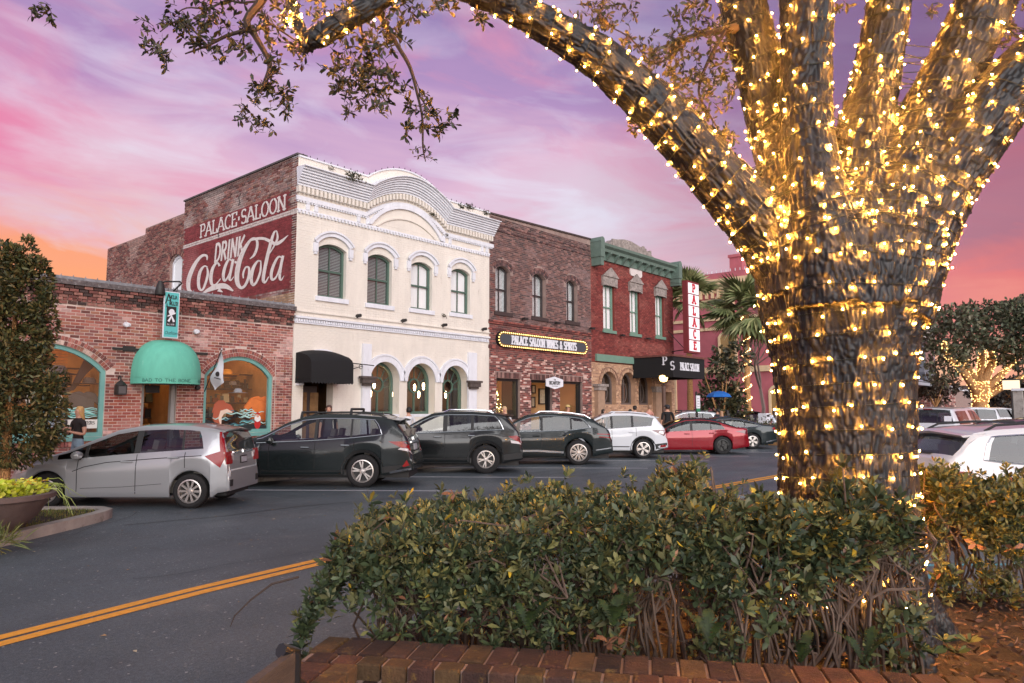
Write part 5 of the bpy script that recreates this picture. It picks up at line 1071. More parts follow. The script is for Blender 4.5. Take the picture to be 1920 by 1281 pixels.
for i in range(5): x = xs + .2 + i * (xt1 + 1 - xs) / 5; obj('mullion', MB().box((x, D - .2, .2), (x + .35, D - .11, zF(1700, 729))), m_dkred, trt)
lbd = thing('low_brick_building', 'low whitewashed red brick building behind the lit street tree', 'building', (105, D + 1, 0)); xl0, xl1 = F(1733, 740)[0] + .3, 150
obj('wall', MB().box((xl0, D + .5, 0), (xl1, D + 10, zF(1760, 728))), m_mortar_dk, lbd)
obj('brickwork', brick_mb(lay([(xl0, .2), (118, .2), (118, zF(1760, 729)), (xl0, zF(1760, 729))], [], bl=.6, bh=.22, gap=.05), lambda u, v, w: (u, D + .5 - w, v), lambda x, z: pick(palL, x, z, wash=S(190, 160, 150), seed=5), d=.02), m_brick, lbd, kind='stuff'); obj('coping', MB().box((xl0, D + .3, zF(1760, 728) + .002), (xl1, D + 10, zF(1760, 728) + .25)), m_white, lbd)
rw2 = thing('white_upper_building', 'pale grey brick upper storey with steep gable behind the street tree', 'building', (112, D + 11, 0)); obj('wall', MB().box((96, D + 10.2, 0), (140, D + 22, zF(1750, 690))), MAT('pale_brick', S(168, 148, 146), .85, var=.25, vs=2), rw2); obj('roof', MB().prism([(96, zF(1750, 690) + .002), (140, zF(1750, 690) + .002), (140, zF(1750, 676))], fw(-10.2), fw(-22)), m_mortar_dk, rw2)
# right-hand row beyond the frame of the tree
fb_ = thing('far_shop', 'distant dark shop with green striped canopy behind the lit tree', 'shop', (125, 20, 0)); obj('wall', MB().box((150.2, D - 2, 0), (215, D + 12, 6.0)), MAT('far_brown', S(84, 66, 60), .9, var=.3), fb_); obj('canopy', MB().box((150.2, D - 4.5, 3.2), (170, D - 2.01, 3.7)), m_greenlt, fb_)

# ================================================================ cars
def CARMAT(name, col, metal=0., rough=.28): return MAT(name, col, rough, metal=metal, coat=(.55 if max(col) < .1 else .9), spec=.35)
m_cglass = GLASS('car_glass', (.2, .22, .22), refl=.8); m_cglass_lt = GLASS('car_glass_clear', (.9, .95, .94), refl=.9); m_cglass_md = GLASS('car_glass_tint', (.5, .54, .55), refl=.8)
m_tyre = MAT('tyre', (.012, .012, .013), .85, bump=.2, bs=60); m_alloy = MAT('alloy', S(196, 190, 186), .32, metal=.85); m_dkrim = MAT('dark_rim', (.01, .01, .011), .35); m_chrome = MAT('chrome', S(225, 226, 230), .12, metal=1.); m_plastic = MAT('black_plastic', (.018, .019, .02), .6); m_seam = MAT('seam', (.006, .006, .007), .7)
m_tail = MAT('tail_light_red', S(126, 4, 12), .25, emit=S(190, 10, 22), es=.05); m_taild = MAT('tail_light_dark', S(90, 18, 30), .12, coat=1.); m_clear = MAT('lamp_clear', S(214, 208, 210), .15, coat=1.); m_plate = MAT('plate', S(170, 172, 178), .5); m_amber = MAT('amber', S(220, 120, 40), .2)
def pchip(xs, ys):
    xs, ys = np.array(xs, float), np.array(ys, float); o = np.argsort(xs, kind='stable'); xs, ys = xs[o], ys[o]
    return lambda x: np.interp(x, xs, ys)
def smoothf(f, r=.05): return lambda x: (f(x - r) + f(x + r) + 2 * f(x)) / 4
class Car:
    def __init__(s, name, label, paint, sp, group=None, roofm=None):
        s.sp = sp; s.root = thing(name, label, 'car' if sp.get('cat') is None else sp['cat'], fixed=False, group=group); s.paint = paint
        wb, fo, ro, hw, tr = sp['wb'], sp['fo'], sp['ro'], sp['hw'], sp['tr']; s.x0, s.x1 = -ro, wb + fo
        s.top = pchip(*zip(*sp['top'])); s.belt = pchip(*zip(*sp['belt'])); sill = sp.get('sill', .24); s.ra = tr + sp.get('gap', .055); fb, rb = sp.get('fb', .24), sp.get('rb', .32)
        s.sillf = pchip([s.x0, -.7 * ro, -s.ra - .05, s.ra + .05, wb - s.ra - .05, wb + s.ra + .1, s.x1], [rb, rb - .03, sill, sill, sill, fb, fb + .02])
        s.roofm = roofm
        st = set(np.round(np.linspace(s.x0 + .02, s.x1 - .02, 46), 3))
        for x, _ in sp['top'] + sp['belt']: st.add(round(x, 3))
        for w in (0, wb):
            st = {x for x in st if abs(abs(x - w) - s.ra) > .03}
            for a in np.linspace(0, 180, 15): st.add(round(w + s.ra * math.cos(R(a)) * .9995, 4))
            st.add(round(w + s.ra * 1.003, 4)); st.add(round(w - s.ra * 1.003, 4))
        for a, b, _ in sp['wins']: st.add(round(a, 3)); st.add(round(b, 3))
        for a, b in (sp['ws'], sp['rw']): st.add(a); st.add(b)
        s.xs = sorted(x for x in st if s.x0 <= x <= s.x1); s.build()
    def low(s, x):
        z = float(s.sillf(x))
        for w in (0, s.sp['wb']):
            d = abs(x - w)
            if d < s.ra: z = max(z, s.sp['tr'] + math.sqrt(s.ra ** 2 - d * d))
        return z
    def W(s, x):
        sp = s.sp; k = 1.0; fl, rl = sp.get('fl', .85), sp.get('rl', .7)
        if x > s.x1 - fl: q = (x - (s.x1 - fl)) / fl; k -= sp.get('ft', .24) * q ** 2.6
        if x < s.x0 + rl: q = ((s.x0 + rl) - x) / rl; k -= sp.get('rt', .13) * q ** 2.6
        return sp['hw'] * k
    def section(s, x):
        W = s.W(x); zt = float(s.top(x)); zs = s.low(x); zb = min(float(s.belt(x)), zt - .05); zb = max(zb, zs + .03); h = max(0., zt - zb)
        P = []
        for q, w in ((0, .94), (.04, .965), (.14, .98), (.3, .985), (.44, .992), (.6, 1.0), (.72, 1.0), (.8, .985), (.9, .97), (1, .952)): P.append((W * w, zs + q * (zb - zs)))
        zr = zt - min(.085, .4 * h); wr = W * .952 - s.sp.get('tumble', .34) * (zr - zb) - .01
        for q in (.06, .35, .68, .93): bow = .012 * math.sin(q * math.pi) * min(1, h / .4); P.append((W * .952 + (wr - W * .952) * q + bow, zb + q * (zr - zb)))
        P.append((wr, zr)); P.append((wr - .03 - .03 * min(1, h), zr + .55 * (zt - zr))); P.append((wr * .72, zt - .02 * min(1, h * 3))); P.append((wr * .36, zt - .005)); P.append((0, zt)); return P
    def gv(s, x, j, sg=1):                         # vertex j of the section at x; the rear end of the glass is raked
        if s.NS < j <= s.NS + 4 and s.sp.get('slant', .2) and s.sp['wins']:
            a = min(w[0] for w in s.sp['wins']); x2 = x + s.sp.get('slant', .2) * math.exp(-((x - a) / .34) ** 2) * ((j - s.NS) / 4) ** 2; P = s.section(x2); return (x2, sg * P[j][0], P[j][1])
        P = s.section(x); return (x, sg * P[j][0], P[j][1])
    NS = 9                                         # index of the belt row
    def ys(s, x, z):
        P = s.section(x)
        for i in range(len(P) - 1):
            if P[i][1] <= z <= P[i + 1][1]: q = (z - P[i][1]) / max(1e-6, P[i + 1][1] - P[i][1]); return P[i][0] + (P[i + 1][0] - P[i][0]) * q
        return P[0][0] if z < P[0][1] else 0
    def build(s):
        sp = s.sp; S_ = [s.section(x) for x in s.xs]; n = len(S_[0]); full = [P + [(-y, z) for y, z in reversed(P[:-1])] for P in S_]; m = len(full[0]); NS = s.NS
        V = [s.gv(x, j if j < n else m - 1 - j, 1 if j < n else -1) for x in s.xs for j in range(m)]; body = []; glass = {}; roof = []
        ws, rw = sp['ws'], sp['rw']
        for i in range(len(s.xs) - 1):
            xm = (s.xs[i] + s.xs[i + 1]) / 2
            for j in range(m - 1):
                f = (i * m + j, (i + 1) * m + j, (i + 1) * m + j + 1, i * m + j + 1); jj = j if j < n - 1 else m - 2 - j; key = None
                if NS + 1 <= jj <= NS + 3 - (0):
                    for k, (a, b, g) in enumerate(sp['wins']):
                        if a <= xm <= b: key = ('side', k, g, j < n - 1)
                if jj >= n - 4 and ws[0] <= xm <= ws[1]: key = ('windscreen', 0, 1, 0)
                if jj >= n - 4 and rw[0] <= xm <= rw[1]: key = ('rear_window', 0, sp.get('rg', 0), 0)
                if key: glass.setdefault(key, []).append(f)
                elif s.roofm and (jj >= n - 5 and sp['roofx'][0] <= xm <= sp['roofx'][1]): roof.append(f)
                else: body.append(f)
        caps = [tuple(range(m)), tuple((len(s.xs) - 1) * m + j for j in reversed(range(m)))]
        def sub(faces, name, mt, off=0., par=None, sm=30):
            ids = sorted({i for f in faces for i in f}); mp = {o: k for k, o in enumerate(ids)}; me = bpy.data.meshes.new(name); me.from_pydata([V[i] for i in ids], [], [tuple(mp[i] for i in f) for f in faces]); me.update(); return obj(name, me, mt, par or s.root, sm=sm)
        s.body = sub(body + caps, 'body', s.paint)
        if roof: sub(roof, 'roof', s.roofm)
        gm = (m_cglass, m_cglass_lt, m_cglass_md)
        for (nm, k, g, sd_), fs in glass.items(): sub(fs, 'window' if nm == 'side' else nm, gm[g])
        # black trim round the windows and the dark under-body
        u = MB(); hw = sp['hw'] - .3; u.box((s.x0 + .12, -hw, .2), (s.x1 - .12, hw, .62)); obj('underbody', u, m_plastic, s.root)
        st_ = MB(); zf = min(float(s.belt(1.2)) - .48, 1.0); sx_ = sp['ws'][0] - .55
        for x in ((sx_, sx_ - .95) + ((sx_ - 1.75,) if sp.get('rails') and sp['wb'] > 2.75 else ())):
            for y in (-.36, .36):
                M_ = Matrix.Translation((x, y, zf)) @ Matrix.Rotation(-.22, 4, 'Y'); st_.cbox((0, 0, .28), (.14, .48, .6), M_); st_.cbox((0, 0, .68), (.1, .26, .17), M_); st_.box((x, y - .25, zf - .2), (x + .5, y + .25, zf + .02))
        obj('seat', st_, MAT('seat_cloth', S(120, 116, 110), .8), s.root); dsh = MB(); dsh.box((sx_ + .85, -sp['hw'] + .2, zf - .1), (sx_ + 1.25, sp['hw'] - .2, float(s.belt(sx_ + 1)) + .02)); dsh.tube([(sx_ + .66 + .05 * math.cos(q), .36 + .18 * math.sin(q), zf + .34 + .18 * math.cos(q)) for q in np.linspace(0, 6.283, 14)], .016, 5); obj('dashboard', dsh, m_plastic, s.root)
        for w, sg in ((0, 1), (0, -1), (sp['wb'], 1), (sp['wb'], -1)): s.wheel(w, sg)
        tr = MB()
        for sg in (1, -1):
            for x, z0, z1 in sp.get('seams', []):
                s.rib(tr, [(x + (b if isinstance(b, float) else 0), z) for z, b in zip(np.linspace(z0, z1, 8), sp.get('seamx', [0.] * 8))], .012, sg, .003)
        obj('door_seam', tr, m_seam, s.root)
        gt = MB()                                   # black pillars between the side panes
        wl = sorted(sp['wins'])
        for (a, b, _), (c, d, _) in zip(wl, wl[1:]):
            if 0 < c - b < .22:
                for sg in (1, -1):
                    o = len(gt.v); k = 0
                    for q in (.06, .35, .68, .93):
                        for x in (b, c): g_ = s.gv(x, s.NS + 1 + k, 1); gt.v.append((g_[0], sg * (g_[1] + .004), g_[2]))
                        k += 1
                    for k in range(3): gt.face((o + 2 * k, o + 2 * k + 1, o + 2 * k + 3, o + 2 * k + 2))
        obj('pillar', gt, m_plastic, s.root)
        if sp.get('chrome'):
            ct = MB()
            for sg in (1, -1):
                a, b = sp['chrome']; P1 = [(x, s.NS, .008) for x in np.linspace(b, a, 24)]; pts = []
                for x in np.linspace(b, a - .02, 26): P = s.section(x); pts.append((x, sg * (P[s.NS][0] + .004), P[s.NS][1] + .012))
                for j in (1, 2, 3): q = s.gv(a - .02, s.NS + j, 1); pts.append((q[0], sg * (q[1] + .006), q[2]))
                if sp.get('chrome_top', 1):
                    for x in np.linspace(a - .02, b, 26): q = s.gv(x, s.NS + 4, 1); pts.append((q[0], sg * (q[1] + .006), q[2] - .004))
                ct.tube(pts, .011, 5)
            obj('chrome_strip', ct, m_chrome, s.root)
        for sg in (1, -1):
            for hx, hz in sp.get('handles', []):
                y = s.ys(hx, hz); h = MB(); h.tube([(hx - .11, sg * (y + .004), hz - .004), (hx - .09, sg * (y + .028), hz), (hx + .09, sg * (y + .028), hz + .004), (hx + .11, sg * (y + .004), hz + .004)], [.008, .014, .014, .008], 6); obj('handle', h, sp.get('hm', m_chrome), s.root, sm=40)
            mx, mz = sp['mirror']; y = s.ys(mx, mz - .05); mm_ = MB(); mm_.lathe([(0, -.1), (.07, -.085), (.09, 0), (.075, .08), (0, .1)], (0, 0, 0), 10, 'y', M=Matrix.Translation((mx, sg * (y + .13), mz)) @ Matrix.Diagonal((.9, 1, .85, 1))); mo = obj('mirror', mm_, sp.get('mm', s.paint), s.root, sm=60)
            obj('mirror_stalk', MB().tube([(mx + .02, sg * (y - .02), mz - .07), (mx, sg * (y + .1), mz - .05)], .03, 6), m_plastic, mo)
            for q, mt in sp.get('lights', []): s.patch('tail_light' if q[0][0] < sp['wb'] / 2 else 'headlight', q, mt, sg)
            for pts, w, mt in sp.get('ribs', []): r_ = MB(); s.rib(r_, pts, w, sg, .007); obj('trim', r_, mt, s.root)
            if sp.get('clad'):
                for wx in (0, sp['wb']):
                    c_ = MB(); o = 0; N = 22
                    for i in range(N + 1):
                        a = R(-8 + 196 * i / N); 
                        for rr in (s.ra - .004, s.ra + .06): x, z = wx + rr * math.cos(a), sp['tr'] + rr * math.sin(a); c_.v.append((x, sg * (s.ys(x, max(z, s.low(x) + .001)) + .012), z))
                    for i in range(N): c_.face((2 * i, 2 * i + 1, 2 * i + 3, 2 * i + 2))
                    obj('wheel_arch', c_, sp['clad'], s.root, sm=40)
            if sp.get('rails'):
                a, b, mt = sp['rails']; r_ = MB(); pts = [(x, sg * (s.section(x)[s.NS + 5][0] - .09), s.section(x)[s.NS + 6][1] + (.055 if 0 < i < 9 else .0)) for i, x in enumerate(np.linspace(a, b, 10))]; r_.tube(pts, .018, 6); obj('roof_rail', r_, mt, s.root, sm=50)
        for px0, px1, mt in sp.get('crossbars', []):
            for x in (px0, px1):
                P = s.section(x); yy, zz = P[s.NS + 5][0] - .08, P[s.NS + 6][1]; b = MB(); b.tube([(x, -yy, zz), (x - .02, -yy + .05, zz + .13), (x, yy - .05, zz + .13), (x, yy, zz)], [.04, .03, .03, .04], 6); obj('crossbar', b, mt, s.root)
        # rear face pieces
        def rear(nm, y0, y1, z0, z1, mt, off=.012, th=.02):
            b = MB(); n_ = 3
            for i in range(n_ + 1):
                z = z0 + (z1 - z0) * i / n_; x = s.tail(z) - off
                for y in (y0, y1): b.v.append((x, y, z)); b.v.append((x + th, y, z))
            for i in range(n_): o = 4 * i; b.face((o, o + 2, o + 6, o + 4)); b.face((o, o + 1, o + 5, o + 4)); b.face((o + 2, o + 3, o + 7, o + 6))
            b.face((0, 1, 3, 2)); o = 4 * n_; b.face((o, o + 2, o + 3, o + 1)); return obj(nm, b, mt, s.root)
        for r_ in sp.get('rear', []): rear(*r_)
        if sp.get('spoiler'):
            x, l, mt = sp['spoiler']; P = s.section(x); zz = P[-1][1]; wr = P[s.NS + 5][0]; b = MB()
            b.add([(x + .12, -wr, zz - .045), (x + .12, 0, zz + .004), (x + .12, wr, zz - .045), (x - l, -wr * .95, zz - .075), (x - l, 0, zz - .03), (x - l, wr * .95, zz - .075), (x - l + .03, -wr * .95, zz - .1), (x - l + .03, 0, zz - .06), (x - l + .03, wr * .95, zz - .1), (x, -wr * .9, zz - .12), (x, wr * .9, zz - .12)], [(0, 1, 4, 3), (1, 2, 5, 4), (3, 4, 7, 6), (4, 5, 8, 7), (6, 7, 8, 10, 9), (0, 3, 6, 9), (2, 10, 8, 5)]); obj('spoiler', b, mt, s.root)
        if sp.get('antenna'):
            x = sp['antenna']; P = s.section(x); obj('antenna_fin', MB().prism([(0, 0), (.17, 0), (.02, .07)], lambda u, v: (x + u, -.03, P[-1][1] - .005 + v), lambda u, v: (x + u, .03, P[-1][1] - .005 + v)), s.paint, s.root)
    def tail(s, z):
        xs = [x for x in s.xs if x < .4]
        for a, b in zip(xs, xs[1:]):
            za, zb = float(s.top(a)), float(s.top(b))
            if za <= z <= zb: return a + (b - a) * (z - za) / max(1e-6, zb - za)
        return s.x0
    def patch(s, nm, q, mt, sg, off=.007, nu=7, nv=3):
        b = MB()
        for i in range(nu + 1):
            for j in range(nv + 1):
                u, v = i / nu, j / nv; p = [(1 - u) * ((1 - v) * q[0][k] + v * q[3][k]) + u * ((1 - v) * q[1][k] + v * q[2][k]) for k in (0, 1)]
                x, z = p; x = max(s.x0 + .002, min(s.x1 - .002, x)); zt = float(s.top(x)) - .012
                if z > zt and x < 0: z = zt
                b.v.append((x - (.004 if x < 0 else 0), sg * (s.ys(x, z) + off), z))
        for i in range(nu):
            for j in range(nv): a = i * (nv + 1) + j; b.face((a, a + 1, a + nv + 2, a + nv + 1))
        return obj(nm, b, mt, s.root, sm=40)
    def rib(s, mb, pts, w, sg, off):
        fine = []
        for (xa, za), (xb, zb) in zip(pts, pts[1:]):
            k = max(1, int(math.hypot(xb - xa, zb - za) / .12))
            for i in range(k): fine.append((xa + (xb - xa) * i / k, za + (zb - za) * i / k))
        fine.append(pts[-1]); mb.ribbon(fine, w, lambda u, v: (u, sg * (s.ys(u, v) + off), v))
    def wheel(s, wx, sg):
        sp = s.sp; tr = sp['tr']; tw = sp.get('tw', .215); rr = tr * sp.get('rim', .69); yo = sp['hw'] - .015; style = sp['spokes']
        k = (id(sp), sg)
        if k not in WHEELS:
            t = MB(); Y = lambda y: sg * y
            t.lathe([(rr, Y(-.02)), (rr + .012, Y(0)), (rr + (tr - rr) * .55, Y(.006)), (tr - .025, Y(-.006)), (tr, Y(-.03)), (tr, Y(-tw + .03)), (tr - .03, Y(-tw)), (rr, Y(-tw))], (0, 0, 0), 36, 'y')
            r = MB(); r.lathe([(rr + .002, Y(-.008)), (rr - .02, Y(-.004)), (rr - .03, Y(-.02)), (rr - .035, Y(-.1))], (0, 0, 0), 36, 'y')
            ns, wdt, dbl, rm_ = style
            for i in range(ns):
                a = 2 * math.pi * (i + .25) / ns
                for d in ((-1, 1) if dbl else (0,)):
                    a1, a2 = a + d * dbl * .5, a + d * dbl
                    p1 = (.05 * math.cos(a1), .05 * math.sin(a1)); p2 = ((rr - .02) * math.cos(a2), (rr - .02) * math.sin(a2)); dx, dz = p2[0] - p1[0], p2[1] - p1[1]; l = math.hypot(dx, dz); nx, nz = -dz / l * wdt / 2, dx / l * wdt / 2
                    r.prism([(p1[0] + nx * .8, p1[1] + nz * .8), (p2[0] + nx, p2[1] + nz), (p2[0] - nx, p2[1] - nz), (p1[0] - nx * .8, p1[1] - nz * .8)], lambda u, v: (u, Y(-.022), v), lambda u, v: (u, Y(-.06), v))
            r.lathe([(0, Y(-.01)), (.04, Y(-.012)), (.065, Y(-.03)), (.07, Y(-.07))], (0, 0, 0), 14, 'y')
            b = MB(); b.lathe([(0, Y(-.09)), (rr - .03, Y(-.09)), (rr - .02, Y(-.04))], (0, 0, 0), 24, 'y')
            tm, rm2, bm_ = t.mesh('tyre'), r.mesh('rim'), b.mesh('brake_disc'); tm.materials.append(m_tyre); rm2.materials.append(rm_); bm_.materials.append(m_dkrim); smooth(tm, 40); smooth(rm2, 30)
            WHEELS[k] = (tm, rm2, bm_)
        tm, rm2, bm_ = WHEELS[k]; w = bpy.data.objects.new('wheel', tm); COL.objects.link(w); w.parent = s.root; w.location = (wx, sg * yo, tr)
        w.rotation_euler = (0, random.uniform(0, 6), 0)
        for nm, me in (('rim', rm2), ('brake_disc', bm_)): c = bpy.data.objects.new(nm, me); COL.objects.link(c); c.parent = w
    def place(s, P, head, contact=True, z=0.):    # P = where the left rear tyre touches the road
        a = math.atan2(head[1], head[0]); h = Vector((math.cos(a), math.sin(a), 0)); l = Vector((-h.y, h.x, 0)); o = Vector((P[0], P[1], z)) - (l * (s.sp['hw'] - .1) if contact else Vector((0, 0, 0)))
        s.root.location = o; s.root.rotation_euler = (0, 0, a); return s
WHEELS = {}
A_ = m_alloy
FIT = dict(slant=.12, wb=2.58, fo=.8, ro=.68, hw=.85, tr=.305, tumble=.3, sill=.2, rb=.3,
  top=[(-.68, .56), (-.67, .66), (-.65, .68), (-.64, .82), (-.63, .98), (-.6, 1.05), (-.52, 1.32), (-.47, 1.42), (-.3, 1.46), (.1, 1.505), (.5, 1.52), (1.0, 1.5), (1.4, 1.43), (1.9, 1.22), (2.3, 1.04), (2.5, .97), (2.8, .9), (3.05, .8), (3.24, .7), (3.35, .54), (3.38, .46)],
  belt=[(-.6, 1.08), (-.2, 1.04), (.3, 1.0), (1.0, .95), (1.9, .885), (2.4, .86), (2.8, .84)], wins=[(-.22, .13, 2), (.17, .92, 2), (1.03, 1.86, 0), (1.92, 2.4, 0)], ws=(1.5, 2.42), rw=(-.62, -.49),
  seams=[(.97, .26, .96), (2.02, .3, .86), (.1, .72, 1.0)], handles=[(1.14, .83), (.3, .9)], hm=None, mirror=(1.98, .95), spokes=(10, .04, 0, A_), spoiler=(-.36, .2, None), rg=2,
  lights=[([(-.25, .93), (-.52, .72), (-.62, .95), (-.58, 1.04)], m_tail), ([(-.5, 1.02), (-.6, 1.0), (-.5, 1.36), (-.44, 1.36)], m_tail), ([(2.95, .66), (3.2, .6), (3.15, .7), (2.85, .78)], m_clear), ([(2.95, .66), (3.06, .63), (3.04, .68), (2.92, .71)], m_amber)],
  ribs=[([(2.1, .66), (1.9, .74), (1.5, .82), (.6, .89), (-.2, .94)], .012, None), ([(1.95, .36), (1.2, .385), (.5, .44)], .006, None)],
  rear=[('tail_light', .55, .8, .78, 1.0, m_tail), ('tail_light', -.8, -.55, .78, 1.0, m_tail), ('tail_lens', .5, .6, .84, .97, m_clear), ('tail_lens', -.6, -.5, .84, .97, m_clear), ('plate', -.16, .16, .76, .9, m_plastic, .02), ('plate_face', -.13, .13, .78, .88, m_plate, .026), ('garnish', -.48, .48, .95, 1.0, m_chrome, .02), ('vent', .58, .72, .38, .5, m_plastic, .008), ('vent', -.72, -.58, .38, .5, m_plastic, .008), ('emblem', -.05, .05, .955, 1.02, m_chrome, .035)])
def suv(**k):
    d = dict(sill=.28, rb=.38, tumble=.32, rg=0, ft=.22, rt=.12); d.update(k); return d
SFE = suv(wb=2.8, fo=.93, ro=1.14, hw=.94, tr=.37, top=[(-1.14, .62), (-1.12, .74), (-1.07, .78), (-1.05, .95), (-1.0, 1.12), (-.92, 1.22), (-.72, 1.5), (-.62, 1.58), (-.4, 1.63), (.3, 1.68), (1.0, 1.685), (1.4, 1.64), (1.8, 1.5), (2.3, 1.22), (2.6, 1.12), (3.0, 1.06), (3.4, .96), (3.62, .8), (3.72, .55), (3.73, .5)],
  belt=[(-1.0, 1.2), (-.5, 1.19), (-.3, 1.16), (.3, 1.1), (1.2, 1.04), (2.2, 1.0), (2.6, .98)], wins=[(-.4, .25, 2), (.3, 1.06, 2), (1.13, 2.1, 1)], ws=(1.5, 2.5), rw=(-.9, -.66), seams=[(1.1, .34, 1.05), (2.15, .34, 1.0), (.2, .8, 1.1)], handles=[(1.32, .9), (.4, .95)], mirror=(2.1, 1.06), spokes=(5, .034, .16, A_), clad=m_plastic, chrome=(-.42, 2.45), rails=(-.5, 1.3, m_plastic), crossbars=[(.35, 1.5, m_plastic)], spoiler=(-.58, .26, None), antenna=-.3,
  lights=[([(-.58, 1.04), (-1.08, .8), (-1.12, .98), (-1.0, 1.04)], m_tail), ([(-.8, .86), (-1.1, .8), (-1.1, .86), (-.86, .9)], m_clear), ([(-.93, .46), (-1.06, .5), (-1.0, .62), (-.9, .48)], m_tail)], ribs=[([(2.2, .4), (.5, .4)], .03, None), ([(-.62, .34), (-1.1, .42)], .05, m_chrome), ([(.32, .34), (2.4, .34)], .12, m_plastic), ([(-.45, .4), (-1.1, .46)], .14, m_plastic)],
  rear=[('plate', -.17, .17, .82, .96, m_plate, .02), ('garnish', -.5, .5, .99, 1.03, m_chrome, .02), ('emblem', -.06, .06, 1.05, 1.12, m_chrome, .025)])
JEEP = suv(slant=.26, wb=2.915, fo=.88, ro=1.02, hw=.97, tr=.39, top=[(-1.02, .62), (-1.0, .76), (-.96, .8), (-.94, .98), (-.9, 1.15), (-.8, 1.27), (-.6, 1.56), (-.52, 1.64), (-.3, 1.69), (.4, 1.74), (1.1, 1.74), (1.5, 1.69), (1.9, 1.5), (2.35, 1.24), (2.6, 1.17), (3.1, 1.12), (3.6, 1.06), (3.72, .9), (3.78, .6), (3.79, .55)],
  belt=[(-.9, 1.2), (-.4, 1.19), (.3, 1.16), (1.3, 1.12), (2.3, 1.08), (2.7, 1.06)], wins=[(-.46, .34, 0), (.42, 1.08, 0), (1.2, 2.08, 1)], ws=(1.55, 2.5), rw=(-.8, -.55), seams=[(1.14, .4, 1.1), (2.2, .4, 1.05), (.3, .85, 1.16)], handles=[(1.34, 1.0), (.4, 1.04)], mirror=(2.12, 1.16), spokes=(5, .03, .17, A_), clad=m_plastic, chrome=(-.48, 2.4), rails=(-.2, 1.2, m_chrome), spoiler=(-.48, .26, None), antenna=-.25, rim=.62,
  lights=[([(-.62, 1.02), (-.94, .84), (-1.0, .96), (-.98, 1.06)], m_tail), ([(-.7, .84), (-.98, .8), (-.98, .86), (-.68, .92)], m_clear)], ribs=[([(2.3, .52), (.62, .54)], .06, None), ([(.4, .36), (2.4, .36)], .14, m_plastic), ([(-.48, .44), (-1.0, .5)], .16, m_plastic)], rear=[('plate', -.17, .17, .8, .94, m_plate, .02), ('emblem', -.1, .1, 1.0, 1.03, m_chrome, .02)])
GEN = suv(slant=.3, wb=2.955, fo=.87, ro=1.1, hw=.985, tr=.395, top=[(-1.1, .64), (-1.08, .8), (-1.04, .84), (-1.02, 1.0), (-.98, 1.1), (-.85, 1.22), (-.5, 1.46), (-.3, 1.55), (.2, 1.63), (.8, 1.68), (1.2, 1.68), (1.6, 1.62), (2.0, 1.44), (2.4, 1.22), (2.6, 1.14), (3.1, 1.08), (3.5, 1.0), (3.7, .85), (3.8, .6), (3.82, .55)],
  belt=[(-1.0, 1.12), (-.6, 1.17), (-.35, 1.17), (.2, 1.09), (1.3, 1.05), (2.4, 1.02), (2.7, 1.0)], wins=[(-.34, .2, 0), (.26, 1.14, 0), (1.22, 2.15, 1)], ws=(1.6, 2.5), rw=(-.9, -.4), seams=[(1.18, .42, 1.04), (2.25, .42, 1.02), (.15, .9, 1.08)], handles=[(1.36, .92), (.4, .95)], hm=None, mirror=(2.16, 1.08), spokes=(10, .018, .1, A_), clad=None, chrome=(-.38, 2.45), rails=(-.4, 1.4, m_chrome), spoiler=(-.34, .2, None),
  lights=[([(-.6, .97), (-1.06, .95), (-1.06, .98), (-.58, 1.0)], m_tail), ([(-.66, .88), (-1.08, .85), (-1.08, .88), (-.64, .91)], m_tail)], ribs=[([(2.3, .44), (1.3, .45), (.48, .4)], .06, m_chrome), ([(-.44, .46), (-1.05, .54)], .028, m_chrome), ([(.42, .34), (2.4, .34)], .1, m_plastic)], rear=[('plate', -.17, .17, .7, .84, m_plate, .02)])
ESC = suv(slant=-.12, wb=2.69, fo=.93, ro=.9, hw=.92, tr=.35, top=[(-.9, .6), (-.88, .72), (-.84, .76), (-.82, .95), (-.78, 1.1), (-.7, 1.2), (-.52, 1.46), (-.44, 1.55), (-.2, 1.6), (.4, 1.66), (1.0, 1.66), (1.4, 1.6), (1.8, 1.42), (2.3, 1.14), (2.5, 1.08), (3.0, 1.0), (3.4, .88), (3.58, .6), (3.62, .5)],
  belt=[(-.8, 1.16), (-.3, 1.15), (.3, 1.1), (1.2, 1.03), (2.2, .98), (2.6, .96)], wins=[(-.3, .34, 0), (.42, 1.08, 0), (1.16, 2.1, 1)], ws=(1.45, 2.4), rw=(-.7, -.46), seams=[(1.12, .4, 1.03), (2.1, .4, .98), (.25, .8, 1.1)], handles=[(1.3, .9), (.4, .94)], hm=None, mirror=(2.1, 1.04), spokes=(5, .05, .14, A_), clad=m_plastic, rails=(-.3, 1.1, m_white), spoiler=(-.42, .2, None),
  lights=[([(-.3, 1.02), (-.82, .78), (-.86, .96), (-.7, 1.03)], m_taild), ([(-.55, .92), (-.74, .86), (-.74, .98), (-.6, 1.0)], m_clear), ([(-.6, .4), (-.82, .42), (-.82, .5), (-.62, .48)], m_tail)], ribs=[([(.4, .36), (2.3, .36)], .17, m_plastic), ([(-.44, .43), (-.88, .48)], .18, m_plastic)], rear=[('plate', -.17, .17, .72, .86, m_plate, .02)])
def sedan(**k):
    d = dict(sill=.2, rb=.3, fb=.22, tumble=.4, rg=0, ft=.26, rt=.16, rl=.6, gap=.04); d.update(k); return d
